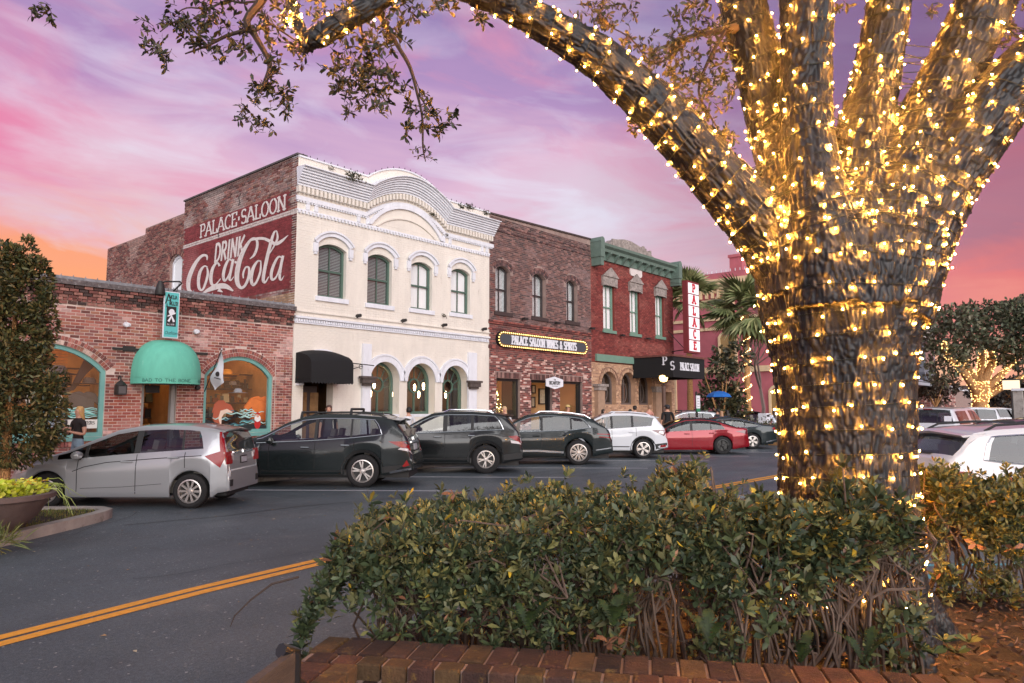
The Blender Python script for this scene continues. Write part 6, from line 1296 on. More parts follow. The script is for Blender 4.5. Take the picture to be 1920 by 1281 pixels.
CAM = sedan(slant=.26, wb=2.825, fo=.97, ro=1.08, hw=.92, tr=.345, top=[(-1.08, .5), (-1.06, .66), (-1.02, .9), (-1.0, 1.02), (-.85, 1.05), (-.62, 1.07), (-.3, 1.2), (.1, 1.34), (.5, 1.42), (.95, 1.445), (1.4, 1.42), (1.8, 1.3), (2.3, 1.06), (2.5, .99), (3.0, .92), (3.45, .8), (3.7, .6), (3.79, .42)],
  belt=[(-.8, .98), (-.2, .97), (.3, .94), (1.2, .9), (2.2, .87), (2.6, .85)], wins=[(-.14, .42, 0), (.46, 1.16, 0), (1.26, 2.2, 0)], ws=(1.55, 2.42), rw=(-.58, .2), seams=[(1.2, .26, .9), (2.2, .26, .87), (.28, .7, .94)], handles=[(1.4, .8), (.42, .83)], hm=None, mirror=(2.16, .96), mm=m_plastic, spokes=(5, .03, .15, m_dkrim), roofx=(-.62, 2.5), spoiler=None,
  lights=[([(-.5, .9), (-1.04, .78), (-1.04, .88), (-.9, .95)], m_taild)], ribs=[([(2.3, .34), (1.2, .33), (.4, .36)], .03, None), ([(2.4, .2), (.4, .2)], .03, m_tail)], rear=[('plate', -.17, .17, .66, .8, m_plate, .02)])
MAL = sedan(slant=.28, wb=2.83, fo=.96, ro=1.12, hw=.93, tr=.345, top=[(-1.12, .5), (-1.1, .7), (-1.06, .94), (-1.03, 1.06), (-.9, 1.07), (-.5, 1.12), (-.1, 1.26), (.4, 1.4), (.9, 1.45), (1.4, 1.43), (1.8, 1.32), (2.3, 1.08), (2.5, 1.0), (3.0, .94), (3.45, .82), (3.7, .6), (3.79, .42)],
  belt=[(-.9, 1.0), (-.4, 1.0), (.3, .96), (1.2, .92), (2.2, .88), (2.6, .86)], wins=[(-.3, .3, 2), (.34, 1.16, 1), (1.24, 2.2, 1)], ws=(1.55, 2.42), rw=(-.5, .3), seams=[(1.2, .26, .92), (2.2, .26, .88), (.2, .7, .96)], handles=[(1.4, .8), (.42, .83)], mirror=(2.16, .96), spokes=(5, .05, .16, A_), chrome=(-.42, 2.35), spoiler=(-.98, .1, None),
  lights=[([(-.86, .92), (-1.08, .8), (-1.1, .92), (-1.0, .98)], m_tail), ([(-.95, .8), (-1.1, .76), (-1.1, .8), (-1.0, .86)], m_clear)], ribs=[([(-.6, .32), (-1.1, .42)], .04, m_chrome)], rear=[('plate', -.17, .17, .7, .84, m_plate, .02)])
WAG = suv(wb=2.64, fo=.88, ro=1.05, hw=.9, tr=.32, sill=.22, top=[(-1.05, .5), (-1.04, .66), (-1.0, .7), (-.97, .9), (-.92, 1.03), (-.85, 1.08), (-.6, 1.33), (-.5, 1.4), (-.2, 1.44), (.4, 1.475), (1.0, 1.475), (1.4, 1.42), (1.8, 1.27), (2.3, 1.04), (2.5, .98), (3.0, .92), (3.4, .8), (3.52, .5)],
  belt=[(-.9, 1.02), (-.5, 1.02), (-.2, .98), (.3, .95), (1.2, .91), (2.2, .88), (2.6, .86)], wins=[(-.42, .3, 0), (.38, 1.1, 0), (1.2, 2.1, 0)], ws=(1.45, 2.4), rw=(-.84, -.56), rg=2, seams=[(1.15, .26, .9), (2.1, .26, .88)], handles=[(1.34, .8), (.42, .83)], hm=None, mirror=(2.1, .94), spokes=(5, .05, .1, A_), chrome=(-.46, 2.3), rails=(-.3, 1.2, m_plastic), spoiler=(-.46, .22, None),
  lights=[([(-.72, .88), (-1.0, .72), (-1.0, .86), (-.95, .9)], m_tail)], rear=[('tail_light', .5, .86, .74, .88, m_tail), ('tail_light', -.86, -.5, .74, .88, m_tail), ('tail_lens', .55, .8, .775, .79, m_clear, .018), ('tail_lens', -.8, -.55, .775, .79, m_clear, .018), ('plate', -.17, .17, .56, .7, m_plate, .02), ('emblem', -.07, .07, .8, .92, m_chrome, .018), ('emblem_ring', -.05, .05, .82, .9, m_plastic, .022), ('wiper', -.3, .25, 1.08, 1.1, m_plastic, .02)])
PIK = suv(slant=0, cat='pickup', wb=3.5, fo=.95, ro=1.15, hw=.98, tr=.39, top=[(-1.15, .6), (-1.13, .7), (-1.12, 1.2), (-1.1, 1.3), (-1.02, 1.72), (-.96, 1.8), (-.5, 1.83), (.9, 1.84), (1.0, 1.84), (1.3, 1.86), (1.9, 1.86), (2.4, 1.8), (3.0, 1.45), (3.3, 1.28), (4.0, 1.2), (4.35, 1.05), (4.44, .6)],
  belt=[(-1.1, 1.22), (.9, 1.22), (2.4, 1.18), (3.3, 1.15)], wins=[(-.8, .8, 0), (1.2, 1.85, 0), (1.95, 2.8, 0)], ws=(2.45, 3.25), rw=(-1.1, -.98), rg=0, seams=[(1.9, .4, 1.18), (1.1, .4, 1.18)], handles=[(2.1, 1.05)], hm=None, mirror=(2.85, 1.3), spokes=(6, .05, 0, A_),
  rear=[('handle', -.14, .14, 1.03, 1.1, m_plastic, .02), ('tail_light', .78, .95, .85, 1.15, m_tail), ('tail_light', -.95, -.78, .85, 1.15, m_tail), ('brake_light', -.14, .14, 1.765, 1.79, m_tail, .04), ('decal', -.72, -.5, 1.36, 1.54, m_white, .012), ('divider', .2, .22, 1.32, 1.7, m_plastic, .012), ('divider', -.3, -.28, 1.32, 1.7, m_plastic, .012)])
BIG = suv(slant=0, wb=3.0, fo=.95, ro=1.15, hw=.98, tr=.39, top=[(-1.15, .6), (-1.13, .9), (-1.08, 1.2), (-.95, 1.78), (-.8, 1.86), (-.3, 1.9), (1.2, 1.9), (1.6, 1.85), (2.2, 1.4), (2.5, 1.25), (3.2, 1.18), (3.8, 1.0), (3.95, .55)],
  belt=[(-1.0, 1.2), (1.2, 1.18), (2.6, 1.14)], wins=[(-.85, .1, 0), (.2, .95, 0), (1.05, 1.95, 0)], ws=(1.7, 2.45), rw=(-1.06, -.9), seams=[(1.0, .4, 1.18), (.15, .6, 1.18)], handles=[(1.2, 1.02), (.3, 1.04)], hm=None, mirror=(2.0, 1.26), spokes=(6, .05, 0, A_), lights=[([(-.9, 1.1), (-1.1, .9), (-1.1, 1.15), (-.98, 1.18)], m_tail)], rear=[('plate', -.17, .17, .8, .95, m_plate, .02)])
P_silver = CARMAT('silver_paint', S(164, 167, 171), .4, .3); P_black = CARMAT('black_green_paint', (.011, .016, .017), .0, .22); P_black2 = CARMAT('black_paint_car', (.009, .011, .012), 0, .22); P_black3 = CARMAT('dark_green_black_paint', (.010, .016, .017), 0, .2); P_white = CARMAT('white_paint_car', S(206, 209, 214)); P_red = CARMAT('red_paint', S(138, 12, 28), .3, .25); P_grey = CARMAT('graphite_paint', (.025, .034, .036), .3, .25); P_blue = CARMAT('blue_grey_paint', S(140, 152, 164), .5)
for sp, p in ((FIT, P_silver), (SFE, P_black), (JEEP, P_black2), (GEN, P_black3), (ESC, P_white), (CAM, P_red), (MAL, P_grey), (WAG, P_white), (PIK, P_white), (BIG, P_white)):
    if 'hm' in sp and sp['hm'] is None: sp['hm'] = p
    if sp.get('spoiler') and sp['spoiler'][2] is None: sp['spoiler'] = (*sp['spoiler'][:2], p)
    sp['ribs'] = [(a, b, m_seam if (c is None and b < .025) else (p if c is None else c)) for a, b, c in sp.get('ribs', [])]
HD = (-.645, .764); g = 'cars parked nose in along the shops'
def spot(px, py): return tuple(onZ(px, py)[:2])
Car('hatchback', 'silver hatchback with red tail light parked nearest on the left', P_silver, FIT, g).place(spot(357, 953), (-.66, .751))
Car('parked_car', 'large black station wagon SUV with roof crossbars beside the silver hatchback', P_black, SFE, g).place(spot(680, 914), HD)
Car('parked_car', 'boxy black SUV with chrome roof rails and dark wheel arches', P_black2, JEEP, g).place(spot(911, 888), HD)
Car('parked_car', 'dark green black SUV with slim double tail lights and chrome sill strip', P_black3, GEN, g).place(spot(1085, 872), HD)
Car('parked_car', 'white compact SUV with black lower cladding between the dark SUV and the red sedan', P_white, ESC, g).place(spot(1206, 860), HD)
Car('sedan', 'red sedan with black roof and black wheels', P_red, CAM, g, roofm=P_black2).place(spot(1355, 852), HD)
Car('sedan', 'dark grey sedan with chrome window line parked last before the side street', P_grey, MAL, g).place(spot(1411, 842), HD)
# near side of the street
w = Car('station_wagon', 'white station wagon seen from behind on the right behind the hedge', P_white, WAG)
q = atD(1702, 860, 10.6); hv = Vector((.68, -.733, 0)); w.place((q[0] + hv.x * 1.02, q[1] + hv.y * 1.02), hv[:2], contact=False); w.root.scale = (1, 1, 1.06)
pk2 = Car('pickup', 'white pickup with a canopy and round white decal on its dark rear window', P_white, PIK); q = atD(1742, 800, 25); pk2.place((q[0] + 1.1, q[1]), (1, -.03), contact=False)
def far_car(nm, lab, p, sp, px, t, hd, z=0.): q = atD(px, 790, t); Car(nm, lab, p, sp, None).place((q[0], q[1]), hd, contact=False, z=z)
far_car('parked_car', 'white boxy SUV side on beyond the white pickup', P_white, BIG, 1822, 40, (-.62, .78))
far_car('parked_car', 'distant white SUV farthest to the right under the lit street tree', P_white, BIG, 1862, 49, (-.62, .78))
far_car('parked_car', 'blue grey SUV roof just showing behind the white pickup', P_blue, SFE, 1728, 29.5, (1, -.06))
far_car('sedan', 'dark blue grey car roof between the white wagon and the white boxy SUV', P_grey, MAL, 1850, 24, (.72, -.69))
far_car('parked_car', 'silver SUV parked in the side street behind the red sedan', P_silver, SFE, 1318, 44, (-.70, .71))
far_car('parked_car', 'black SUV facing away in the side street beside the lit palm', P_black2, JEEP, 1396, 47, (.35, .94))
far_car('sedan', 'dark car windscreen showing behind the man in the black coat', P_black2, CAM, 1222, 43.5, (-.3, .95))
far_car('sedan', 'small white car far right beyond the hedge', P_white, CAM, 1925, 42, (.6, -.8))

# ================================================================ the big oak wound with lights
def cat(pts, k=6):                               # smooth path through (point, radius) pairs
    out = []
    for i in range(len(pts) - 1):
        a, b, c, d = pts[max(i - 1, 0)], pts[i], pts[i + 1], pts[min(i + 2, len(pts) - 1)]
        for j in range(k):
            t = j / k; h = lambda q: .5 * ((2 * q[1]) + (q[2] - q[0]) * t + (2 * q[0] - 5 * q[1] + 4 * q[2] - q[3]) * t * t + (3 * q[1] - q[0] - 3 * q[2] + q[3]) * t ** 3)
            out.append((h([Vector(x[0]) for x in (a, b, c, d)]), h([x[1] for x in (a, b, c, d)])))
    out.append((Vector(pts[-1][0]), pts[-1][1])); return out
def px_path(L): return cat([(tuple(atD(x, y, t)), w / 2 * t / FPX * 1.02) for x, y, t, w in L])
LIMBS = dict(
 trunk=[(1594, 1260, 4.45, 330), (1592, 1200, 4.45, 296), (1591, 1130, 4.45, 264), (1589, 1050, 4.45, 246), (1587, 950, 4.45, 236), (1585, 850, 4.45, 232), (1583, 750, 4.45, 238), (1578, 650, 4.45, 258), (1574, 570, 4.45, 290), (1577, 505, 4.45, 306), (1582, 445, 4.48, 260), (1586, 400, 4.52, 180), (1588, 365, 4.55, 90), (1588, 340, 4.56, 30)],
 left=[(1545, 560, 4.45, 190), (1470, 465, 4.42, 150), (1400, 392, 4.4, 116), (1300, 280, 4.35, 100), (1215, 190, 4.3, 92), (1130, 115, 4.25, 82), (1060, 68, 4.2, 73), (980, 24, 4.15, 62), (900, -12, 4.1, 54), (810, -50, 4.05, 50), (760, -45, 4.02, 46), (715, -5, 4.0, 46), (650, 38, 4.0, 45), (598, 68, 4.0, 44), (582, 84, 4.0, 30)],
 second=[(1530, 540, 4.34, 190), (1504, 410, 4.32, 146), (1476, 312, 4.42, 114), (1450, 230, 4.65, 98), (1425, 130, 4.7, 92), (1400, 40, 4.75, 88), (1382, -60, 4.8, 85), (1362, -200, 4.85, 72), (1345, -380, 4.95, 50)],
 dark=[(1562, 560, 4.24, 190), (1546, 450, 4.18, 150), (1526, 350, 4.18, 114), (1514, 260, 4.22, 96), (1511, 150, 4.3, 94), (1512, 50, 4.3, 96), (1513, -60, 4.3, 97), (1516, -200, 4.35, 88), (1530, -380, 4.4, 64)],
 middle=[(1598, 570, 4.24, 190), (1600, 450, 4.2, 156), (1607, 345, 4.3, 118), (1622, 240, 4.45, 100), (1641, 150, 4.6, 90), (1660, 50, 4.6, 82), (1678, -60, 4.6, 78), (1700, -200, 4.65, 64), (1730, -380, 4.7, 40)],
 fifth=[(1634, 560, 4.28, 190), (1668, 420, 4.24, 162), (1704, 318, 4.3, 134), (1740, 230, 4.4, 118), (1778, 150, 4.4, 110), (1822, 60, 4.4, 106), (1868, -50, 4.4, 104), (1925, -180, 4.4, 90), (2000, -340, 4.4, 60)],
 right=[(1640, 580, 4.34, 200), (1692, 450, 4.3, 174), (1745, 360, 4.3, 152), (1805, 275, 4.25, 136), (1868, 195, 4.2, 120), (1935, 125, 4.15, 110), (2020, 50, 4.1, 102), (2130, -40, 4.0, 80), (2260, -140, 3.9, 50)],
 stub=[(584, 92, 4.0, 34), (566, 62, 4.02, 26), (548, 15, 4.05, 22), (540, -40, 4.1, 20)])
PATHS = {k: px_path(v) for k, v in LIMBS.items()}
oak = thing('oak_tree', 'huge oak with ridged bark and spreading limbs wrapped in warm string lights', 'tree', tuple(Vector(atD(1592, 1200, 4.45)) * Vector((1, 1, 0)) + Vector((0, 0, .45)) if False else (PATHS['trunk'][6][0].x, PATHS['trunk'][6][0].y, .45)))
raw = MB()
for k_, P in PATHS.items(): raw.tube([p for p, r in P], [r for p, r in P], 18)
for i in range(5):                               # root flare
    a = i * 1.256 + .3; c = PATHS['trunk'][6][0]; d_ = Vector((math.cos(a), math.sin(a), 0)); raw.tube([Vector((c.x, c.y, .78)) + d_ * .2, Vector((c.x, c.y, .56)) + d_ * .4, Vector((c.x, c.y, .36)) + d_ * .6], [.2, .15, .08], 10)
tmp = obj('trunk', raw, m_black); md = tmp.modifiers.new('r', 'REMESH'); md.mode = 'VOXEL'; md.voxel_size = .0085; ms = tmp.modifiers.new('s', 'SMOOTH'); ms.iterations = 22; ms.factor = .6
dg = bpy.context.evaluated_depsgraph_get(); dg.update(); tme = bpy.data.meshes.new_from_object(tmp.evaluated_get(dg)); bpy.data.objects.remove(tmp)
nv = len(tme.vertices); co = np.empty(nv * 3, np.float32); tme.vertices.foreach_get('co', co); co = co.reshape(-1, 3); no = np.empty(nv * 3, np.float32); tme.vertex_normals.foreach_get('vector', no); no = no.reshape(-1, 3)
best = np.full(nv, 1e9); bk = np.zeros((nv, 3))
for li, P in enumerate(PATHS.values()):
    u = Vector((1, 0, .01)); s0 = 0.
    for i in range(len(P) - 1):
        a, b, r_ = np.array(P[i][0]), np.array(P[i + 1][0]), (P[i][1] + P[i + 1][1]) / 2; ab = b - a; L_ = math.sqrt(ab @ ab)
        if L_ < 1e-6: continue
        dv_ = Vector(ab / L_); u = (u - dv_ * u.dot(dv_)).normalized(); w_ = dv_.cross(u); t = np.clip(((co - a) @ ab) / L_ ** 2, -.05, 1.05); pr = co - a - t[:, None] * ab; dd = np.linalg.norm(pr, axis=1) / r_; k = dd < best
        q = np.stack([pr @ np.array(u), pr @ np.array(w_), (s0 + t * L_) * .26], 1) / np.maximum(.35, np.linalg.norm(pr, axis=1) / r_)[:, None] ** 0 + li * 3.7
        bk[k] = q[k]; best[k] = dd[k]; s0 += L_
hgt = np.empty(nv, np.float32); NZ = mnoise.noise
for i in range(nv):
    q = Vector(bk[i]); w1 = NZ(q * 13); w2 = NZ(q * 17 + Vector((5, 0, 0))); d_ = mnoise.voronoi(q * 34 + Vector((w1, w2, w1 - w2)) * .8)[0]; hgt[i] = min(1, (d_[1] - d_[0]) * 2.6) * .8 + .2 * w2 + .1 * NZ(q * 60)
co2 = co + no * ((hgt - .6) * .02)[:, None]; tme.vertices.foreach_set('co', co2.astype(np.float32).ravel())
ha = tme.attributes.new('ridge', 'FLOAT', 'POINT'); ha.data.foreach_set('value', hgt)
at_ = tme.attributes.new('bk', 'FLOAT_VECTOR', 'POINT'); at_.data.foreach_set('vector', bk.astype(np.float32).ravel()); tme.update()
def bark_mat(name, attr=True):
    m = bpy.data.materials.new(name); m.use_nodes = True; t = NT(m.node_tree); t.n.clear()
    co_ = t.N('ShaderNodeAttribute', _attribute_name='bk').outputs['Vector'] if attr else t.N('ShaderNodeMapping', Vector=t.N('ShaderNodeTexCoord').outputs['Object'], Scale=(1, 1, .25)).outputs[0]
    wv = t.N('ShaderNodeVectorMath', _operation='MULTIPLY_ADD', i0=t.N('ShaderNodeTexNoise', Vector=co_, Scale=30.0, Detail=4.0).outputs['Color'], i1=(.035, .035, .035), i2=co_).outputs[0]
    vo = t.N('ShaderNodeTexVoronoi', _feature='DISTANCE_TO_EDGE', Vector=wv, Scale=44.0).outputs['Distance']; cell = t.N('ShaderNodeTexVoronoi', Vector=wv, Scale=44.0).outputs['Color']
    n1 = t.N('ShaderNodeTexNoise', Vector=co_, Scale=70.0, Detail=6.0, Roughness=.75).outputs[0]; n2 = t.N('ShaderNodeTexNoise', Vector=t.N('ShaderNodeTexCoord').outputs['Object'], Scale=5.0, Detail=5.0).outputs[0]
    hh = t.math('MULTIPLY_ADD', n1, .5, t.ramp(vo, [(.0, 0.0), (.22, 1.0)]))
    c = t.mix(t.ramp(n1, [(.3, 0.0), (.65, 1.0)]), S(190, 136, 86), S(232, 180, 124)); c = t.mix(1.0, c, t.ramp(cell, [(.1, .82), (.9, 1.2)]), 'MULTIPLY'); c = t.mix(t.ramp(n2, [(.45, 0.0), (.7, .5)]), c, S(212, 164, 114))
    c = t.mix(t.ramp(vo, [(.02, .75), (.1, 0.0)]), c, S(104, 68, 42))
    b = t.N('ShaderNodeBsdfPrincipled', Base__Color=c, Roughness=.92); b.inputs['Specular IOR Level'].default_value = .2
    t.l.new(t.N('ShaderNodeBump', Strength=1.0, Distance=.018, Height=hh).outputs[0], b.inputs['Normal']); t.N('ShaderNodeOutputMaterial', Surface=b.outputs[0]); return m
m_bark = bark_mat('oak_bark'); m_bark2 = bark_mat('tree_bark', False); trunk = obj('trunk', tme, m_bark, oak); tme.polygons.foreach_set('use_smooth', np.ones(len(tme.polygons), dtype=bool))
bvh = BVHTree.FromPolygons([Vector(v) for v in co2], [tuple(p.vertices) for p in tme.polygons])
m_bulb = EMIT('fairy_bulb', (1, .40, .055), 1300); m_wire = MAT('wire', (.012, .016, .01), .6)
bmh = bmesh.new(); bmesh.ops.create_icosphere(bmh, subdivisions=1, radius=.0043); bulb_me = bpy.data.meshes.new('bulb'); bmh.to_mesh(bulb_me); bmh.free(); bulb_me.materials.append(m_bulb)
def on_surface(c, d_, far, off):
    h = bvh.ray_cast(c + d_ * far, -d_, far)
    return (h[0] + d_ * off) if h[0] is not None else None
NAMES = dict(trunk='around the thick lower trunk of the big oak', left='along the long arching left limb of the oak', second='around the leftmost upright limb of the oak', dark='around the dark straight limb of the oak, second upright', middle='around the slim middle limb of the oak', fifth='around the fifth upright limb of the oak', right='around the lowest right limb of the oak', stub='around the thin branch end over the street at the top')
def wind(P, label, pitch, gap, s0=0, s1=None, skip=.9):
    root = thing('string_light', 'warm white string lights wound ' + label, 'string lights', tuple(P[0][0]), 'string lights on the big oak')
    cum = [0]
    for i in range(len(P) - 1): cum.append(cum[-1] + (P[i + 1][0] - P[i][0]).length)
    s1 = s1 or cum[-1]; s_ = s0; th = random.uniform(0, 6); run = 0; nxt = 0; wire = []; segs_ = []
    while s_ < s1:
        i = max(k for k in range(len(cum) - 1) if cum[k] <= s_); q = (s_ - cum[i]) / max(1e-6, cum[i + 1] - cum[i]); c = P[i][0].lerp(P[i + 1][0], q); r_ = P[i][1] + (P[i + 1][1] - P[i][1]) * q; ax = (P[i + 1][0] - P[i][0]).normalized(); u = ax.orthogonal().normalized() if abs(ax.z) < .9 else Vector((1, 0, 0)); u = (u - ax * u.dot(ax)).normalized(); v = ax.cross(u)
        d_ = (u * math.cos(th) + v * math.sin(th)); p = on_surface(c, d_, r_ * 1.7 + .05, .008)
        if p is not None and (not wire or (p - wire[-1]).length < .25): wire.append(p)
        elif len(wire) > 2: segs_.append(wire); wire = [p] if p is not None else []
        if run >= nxt and p is not None:
            dd = Vector(d_) + Vector(rng.normal(0, .25, 3)); o = bpy.data.objects.new('bulb', bulb_me); COL.objects.link(o); o.parent = root; o.matrix_parent_inverse = Matrix.Translation(-root.location)
            o.location = p + dd.normalized() * random.uniform(.005, .014) + ax * random.uniform(-.03, .03); nxt = run + gap * random.uniform(.55, 1.5)
        dth = .22; th += dth; run += r_ * dth; s_ += pitch * dth / 6.283 * random.uniform(.7, 1.3)
    if len(wire) > 2: segs_.append(wire)
    w = MB()
    for sg in segs_: w.tube(sg, .0035, 4)
    obj('wire', w, m_wire, root); return root
wind(PATHS['trunk'], NAMES['trunk'], .135, .11, .42, 2.7)
wind(PATHS['left'], NAMES['left'], .125, .11, .4)
for k_ in ('second', 'dark', 'middle', 'fifth', 'right'): wind(PATHS[k_], NAMES[k_], .15, .13, .3, 2.35)
wind(PATHS['stub'], NAMES['stub'], .09, .06, .03)

# leaves: flat arrays of small folded blades
def leaf_mesh(name, P, Dr, L, Wd, cols, curl=.25):
    n = len(P); P, Dr = np.asarray(P, float), np.asarray(Dr, float); Dr = Dr / (np.linalg.norm(Dr, axis=1)[:, None] + 1e-9); L = np.broadcast_to(np.asarray(L, float), (n,))[:, None]; Wd = np.broadcast_to(np.asarray(Wd, float), (n,))[:, None]
    up = rng.normal(0, 1, (n, 3)) + np.array([0, 0, 1.1]); sd_ = np.cross(Dr, up); sd_ /= np.linalg.norm(sd_, axis=1)[:, None] + 1e-9; nn = np.cross(sd_, Dr)
    q = lambda u, w, k: P + Dr * L * u + sd_ * Wd * w + nn * L * curl * k
    V = np.stack([P, q(.35, -.36, .16), q(.68, -.5, .2), q(1, 0, -.06), q(.68, .5, .2), q(.35, .36, .16), q(.5, 0, .1)], 1).reshape(-1, 3); b = (np.arange(n) * 7)[:, None]
    Fc = np.concatenate([b + np.array(f) for f in ((0, 6, 1), (1, 6, 2), (2, 6, 3), (3, 6, 4), (4, 6, 5), (5, 6, 0))], 1).reshape(-1, 3)
    return np_mesh(name, V, Fc, np.repeat(np.asarray(cols), 6, 0))
def pal(n, cs, ws=None, v=.18):
    c = np.array(cs)[rng.choice(len(cs), n, p=ws)]; return c * rng.uniform(1 - v, 1 + v, (n, 1))
m_foliage = MAT('foliage_leaf', attr=True, rough=.5, spec=.4)
tw = MB(); LP, LD_, LL_ = [], [], []
def twiglet(p, d_, n, l, step=.016):
    p = Vector(p); d_ = Vector(d_).normalized(); pts = [p.copy()]
    for i in range(n):
        d_ = (d_ + Vector(rng.normal(0, .22, 3)) + Vector((0, 0, -.05))).normalized(); p = p + d_ * step; pts.append(p.copy())
        for k in range(2): q = (d_ * .55 + Vector(rng.normal(0, .75, 3))); LP.append(tuple(p)); LD_.append(tuple(q)); LL_.append(l * random.uniform(.6, 1.2))
    tw.tube(pts, [.0022] * len(pts), 3, False)
def cluster(px, py, rx, ry, t, n, l=.05):
    for i in range(n):
        a, q = random.uniform(0, 6.28), math.sqrt(random.random()); c = atD(px + rx * q * math.cos(a), py + ry * q * math.sin(a), t + random.uniform(-.25, .25)); twiglet(c, rng.normal(0, 1, 3) + np.array([0, 0, -.3]), random.randint(3, 6), l)
def branch(L, t, n=0, l=.05):
    P = cat([(tuple(atD(x, y, t + dt)), w / 2 * t / FPX) for x, y, w, dt in [(*q, 0) if len(q) == 3 else q for q in L]], 4); tw.tube([p for p, r in P], [max(.003, r) for p, r in P], 6, False)
    for i in range(n): p, r_ = random.choice(P); twiglet(p, rng.normal(0, 1, 3), random.randint(3, 5), l)
branch([(505, -40, 20), (491, 0, 17), (463, 38, 15), (477, 65, 14), (501, 107, 11), (506, 127, 10), (498, 151, 8), (488, 175, 4)], 4.2, 6); branch([(463, 57, 9), (426, 67, 8), (388, 86, 6), (347, 101, 3)], 4.2, 6); branch([(388, 84, 4), (360, 55, 4), (330, 40, 3), (300, 60, 2)], 4.2, 8); branch([(388, 84, 4), (350, 82, 4), (345, 90, 2)], 4.2); branch([(477, 60, 6), (505, 45, 5), (530, 60, 4), (560, 80, 3)], 4.2, 8); branch([(498, 150, 5), (515, 137, 4), (530, 140, 2)], 4.2, 3)
branch([(500, -20, 8), (440, -5, 6), (390, 15, 4), (350, 15, 3), (325, 30, 2)], 4.3, 12); branch([(500, 0, 5), (450, 5, 5), (420, -5, 4)], 4.3, 4)
for q in ((320, 65, 45, 42, 12), (290, 75, 22, 28, 9), (345, 20, 55, 26, 16), (400, 25, 40, 24, 9), (450, 60, 25, 40, 7), (430, 90, 40, 22, 10), (520, 60, 40, 50, 14), (560, 95, 25, 20, 8), (505, 165, 34, 24, 16), (515, 190, 22, 18, 8), (470, 218, 24, 20, 12), (530, 20, 40, 24, 10)): cluster(*q[:4], 4.2, q[4])
branch([(690, 10, 8), (676, 50, 7), (690, 90, 6), (700, 120, 4), (690, 150, 3)], 4.1, 10); branch([(700, 15, 12), (720, 42, 11), (745, 85, 9), (769, 127, 8), (783, 179, 6), (792, 223, 5), (793, 275, 4), (798, 303, 2)], 4.1, 3); branch([(783, 175, 3), (800, 200, 3), (825, 235, 2), (838, 240, 2)], 4.1, 6); branch([(770, 128, 2), (785, 165, 2), (786, 180, 2)], 4.1)
for q in ((650, 80, 35, 40, 14), (690, 90, 40, 50, 20), (725, 75, 30, 40, 14), (660, 140, 40, 40, 22), (640, 175, 22, 24, 8), (700, 160, 34, 34, 14), (690, 190, 40, 14, 8), (735, 150, 20, 18, 6), (770, 195, 14, 26, 6), (805, 200, 24, 30, 8), (832, 228, 16, 16, 5), (775, 240, 12, 12, 3), (790, 18, 30, 20, 7), (820, 10, 20, 20, 6), (740, 15, 35, 25, 12)): cluster(*q[:4], 4.1, q[4])
for q in ((797, 275, 6, 8, 2), (797, 300, 6, 8, 2)): cluster(*q[:4], 4.1, q[4], .03)
branch([(1440, 60, 34, .2), (1400, 52, 26, .1), (1350, 58, 14), (1290, 70, 8), (1240, 90, 5)], 4.6, 10); branch([(1360, 58, 10), (1330, 110, 7), (1310, 170, 5), (1330, 215, 4), (1360, 265, 2)], 4.6, 14); branch([(1290, 70, 5), (1230, 120, 4), (1180, 70, 3), (1120, 40, 2)], 4.5, 12); branch([(1300, 180, 4), (1240, 215, 3), (1185, 238, 2)], 4.6, 3)
for q in ((1290, 60, 60, 46, 26), (1240, 100, 50, 36, 22), (1320, 120, 60, 50, 34), (1280, 160, 50, 34, 22), (1340, 190, 36, 30, 14), (1310, 225, 26, 14, 6), (1358, 262, 14, 16, 5), (1195, 237, 14, 8, 3), (1150, 35, 30, 26, 10), (1110, 20, 40, 24, 10), (1165, 12, 30, 14, 6), (1200, 75, 30, 24, 7), (1370, 150, 20, 34, 10), (1330, 30, 40, 30, 16), (890, 22, 26, 20, 6), (1100, 60, 30, 14, 4), (1580, 15, 14, 16, 4), (1740, 15, 16, 14, 4), (1890, 40, 36, 40, 12), (1875, 10, 40, 20, 8), (90, 8, 20, 12, 4), (60, 12, 14, 8, 2), (640, 15, 50, 20, 10), (590, 10, 30, 16, 6)): cluster(*q[:4], 4.55 if q[0] > 1000 else 4.1, q[4])
obj('twig', tw, MAT('twig_bark', S(66, 54, 48), .9), oak, kind='stuff')
me = leaf_mesh('foliage', LP, LD_, LL_, np.array(LL_) * .38, pal(len(LP), [S(70, 66, 44), S(56, 58, 40), S(94, 80, 48), S(46, 48, 38)])); obj('foliage', me, m_foliage, oak, kind='stuff')
# the rest of its crown over the street, above the frame
n = 5200; c0 = np.array(PATHS['trunk'][-1][0]); a = rng.uniform(0, 6.283, n); r_ = 6.2 * np.sqrt(rng.uniform(.02, 1, n)); P_ = np.stack([c0[0] + r_ * np.cos(a) - .5, c0[1] + r_ * np.sin(a) + .5, 6.9 + 1.5 * np.sqrt(np.clip(1 - (r_ / 6.6) ** 2, 0, 1)) * rng.uniform(0, 1, n) + .12 * r_ * rng.uniform(0, 1, n)], 1)
keep = []
for p in P_:
    q = p - CAMPOS; z_ = q @ VW; keep.append(z_ < .3 or abs((q @ RT) / z_ * FPX) > 1010 or (q @ UP) / z_ * FPX > 690)
P_ = P_[np.array(keep)]; k = len(P_); P_ = np.repeat(P_, 7, 0) + rng.normal(0, .12, (k * 7, 3)); obj('upper_foliage', leaf_mesh('upper_foliage', P_, rng.normal(0, 1, P_.shape), .13, .06, pal(len(P_), [S(70, 66, 44), S(56, 58, 40)])), m_foliage, oak, kind='stuff')

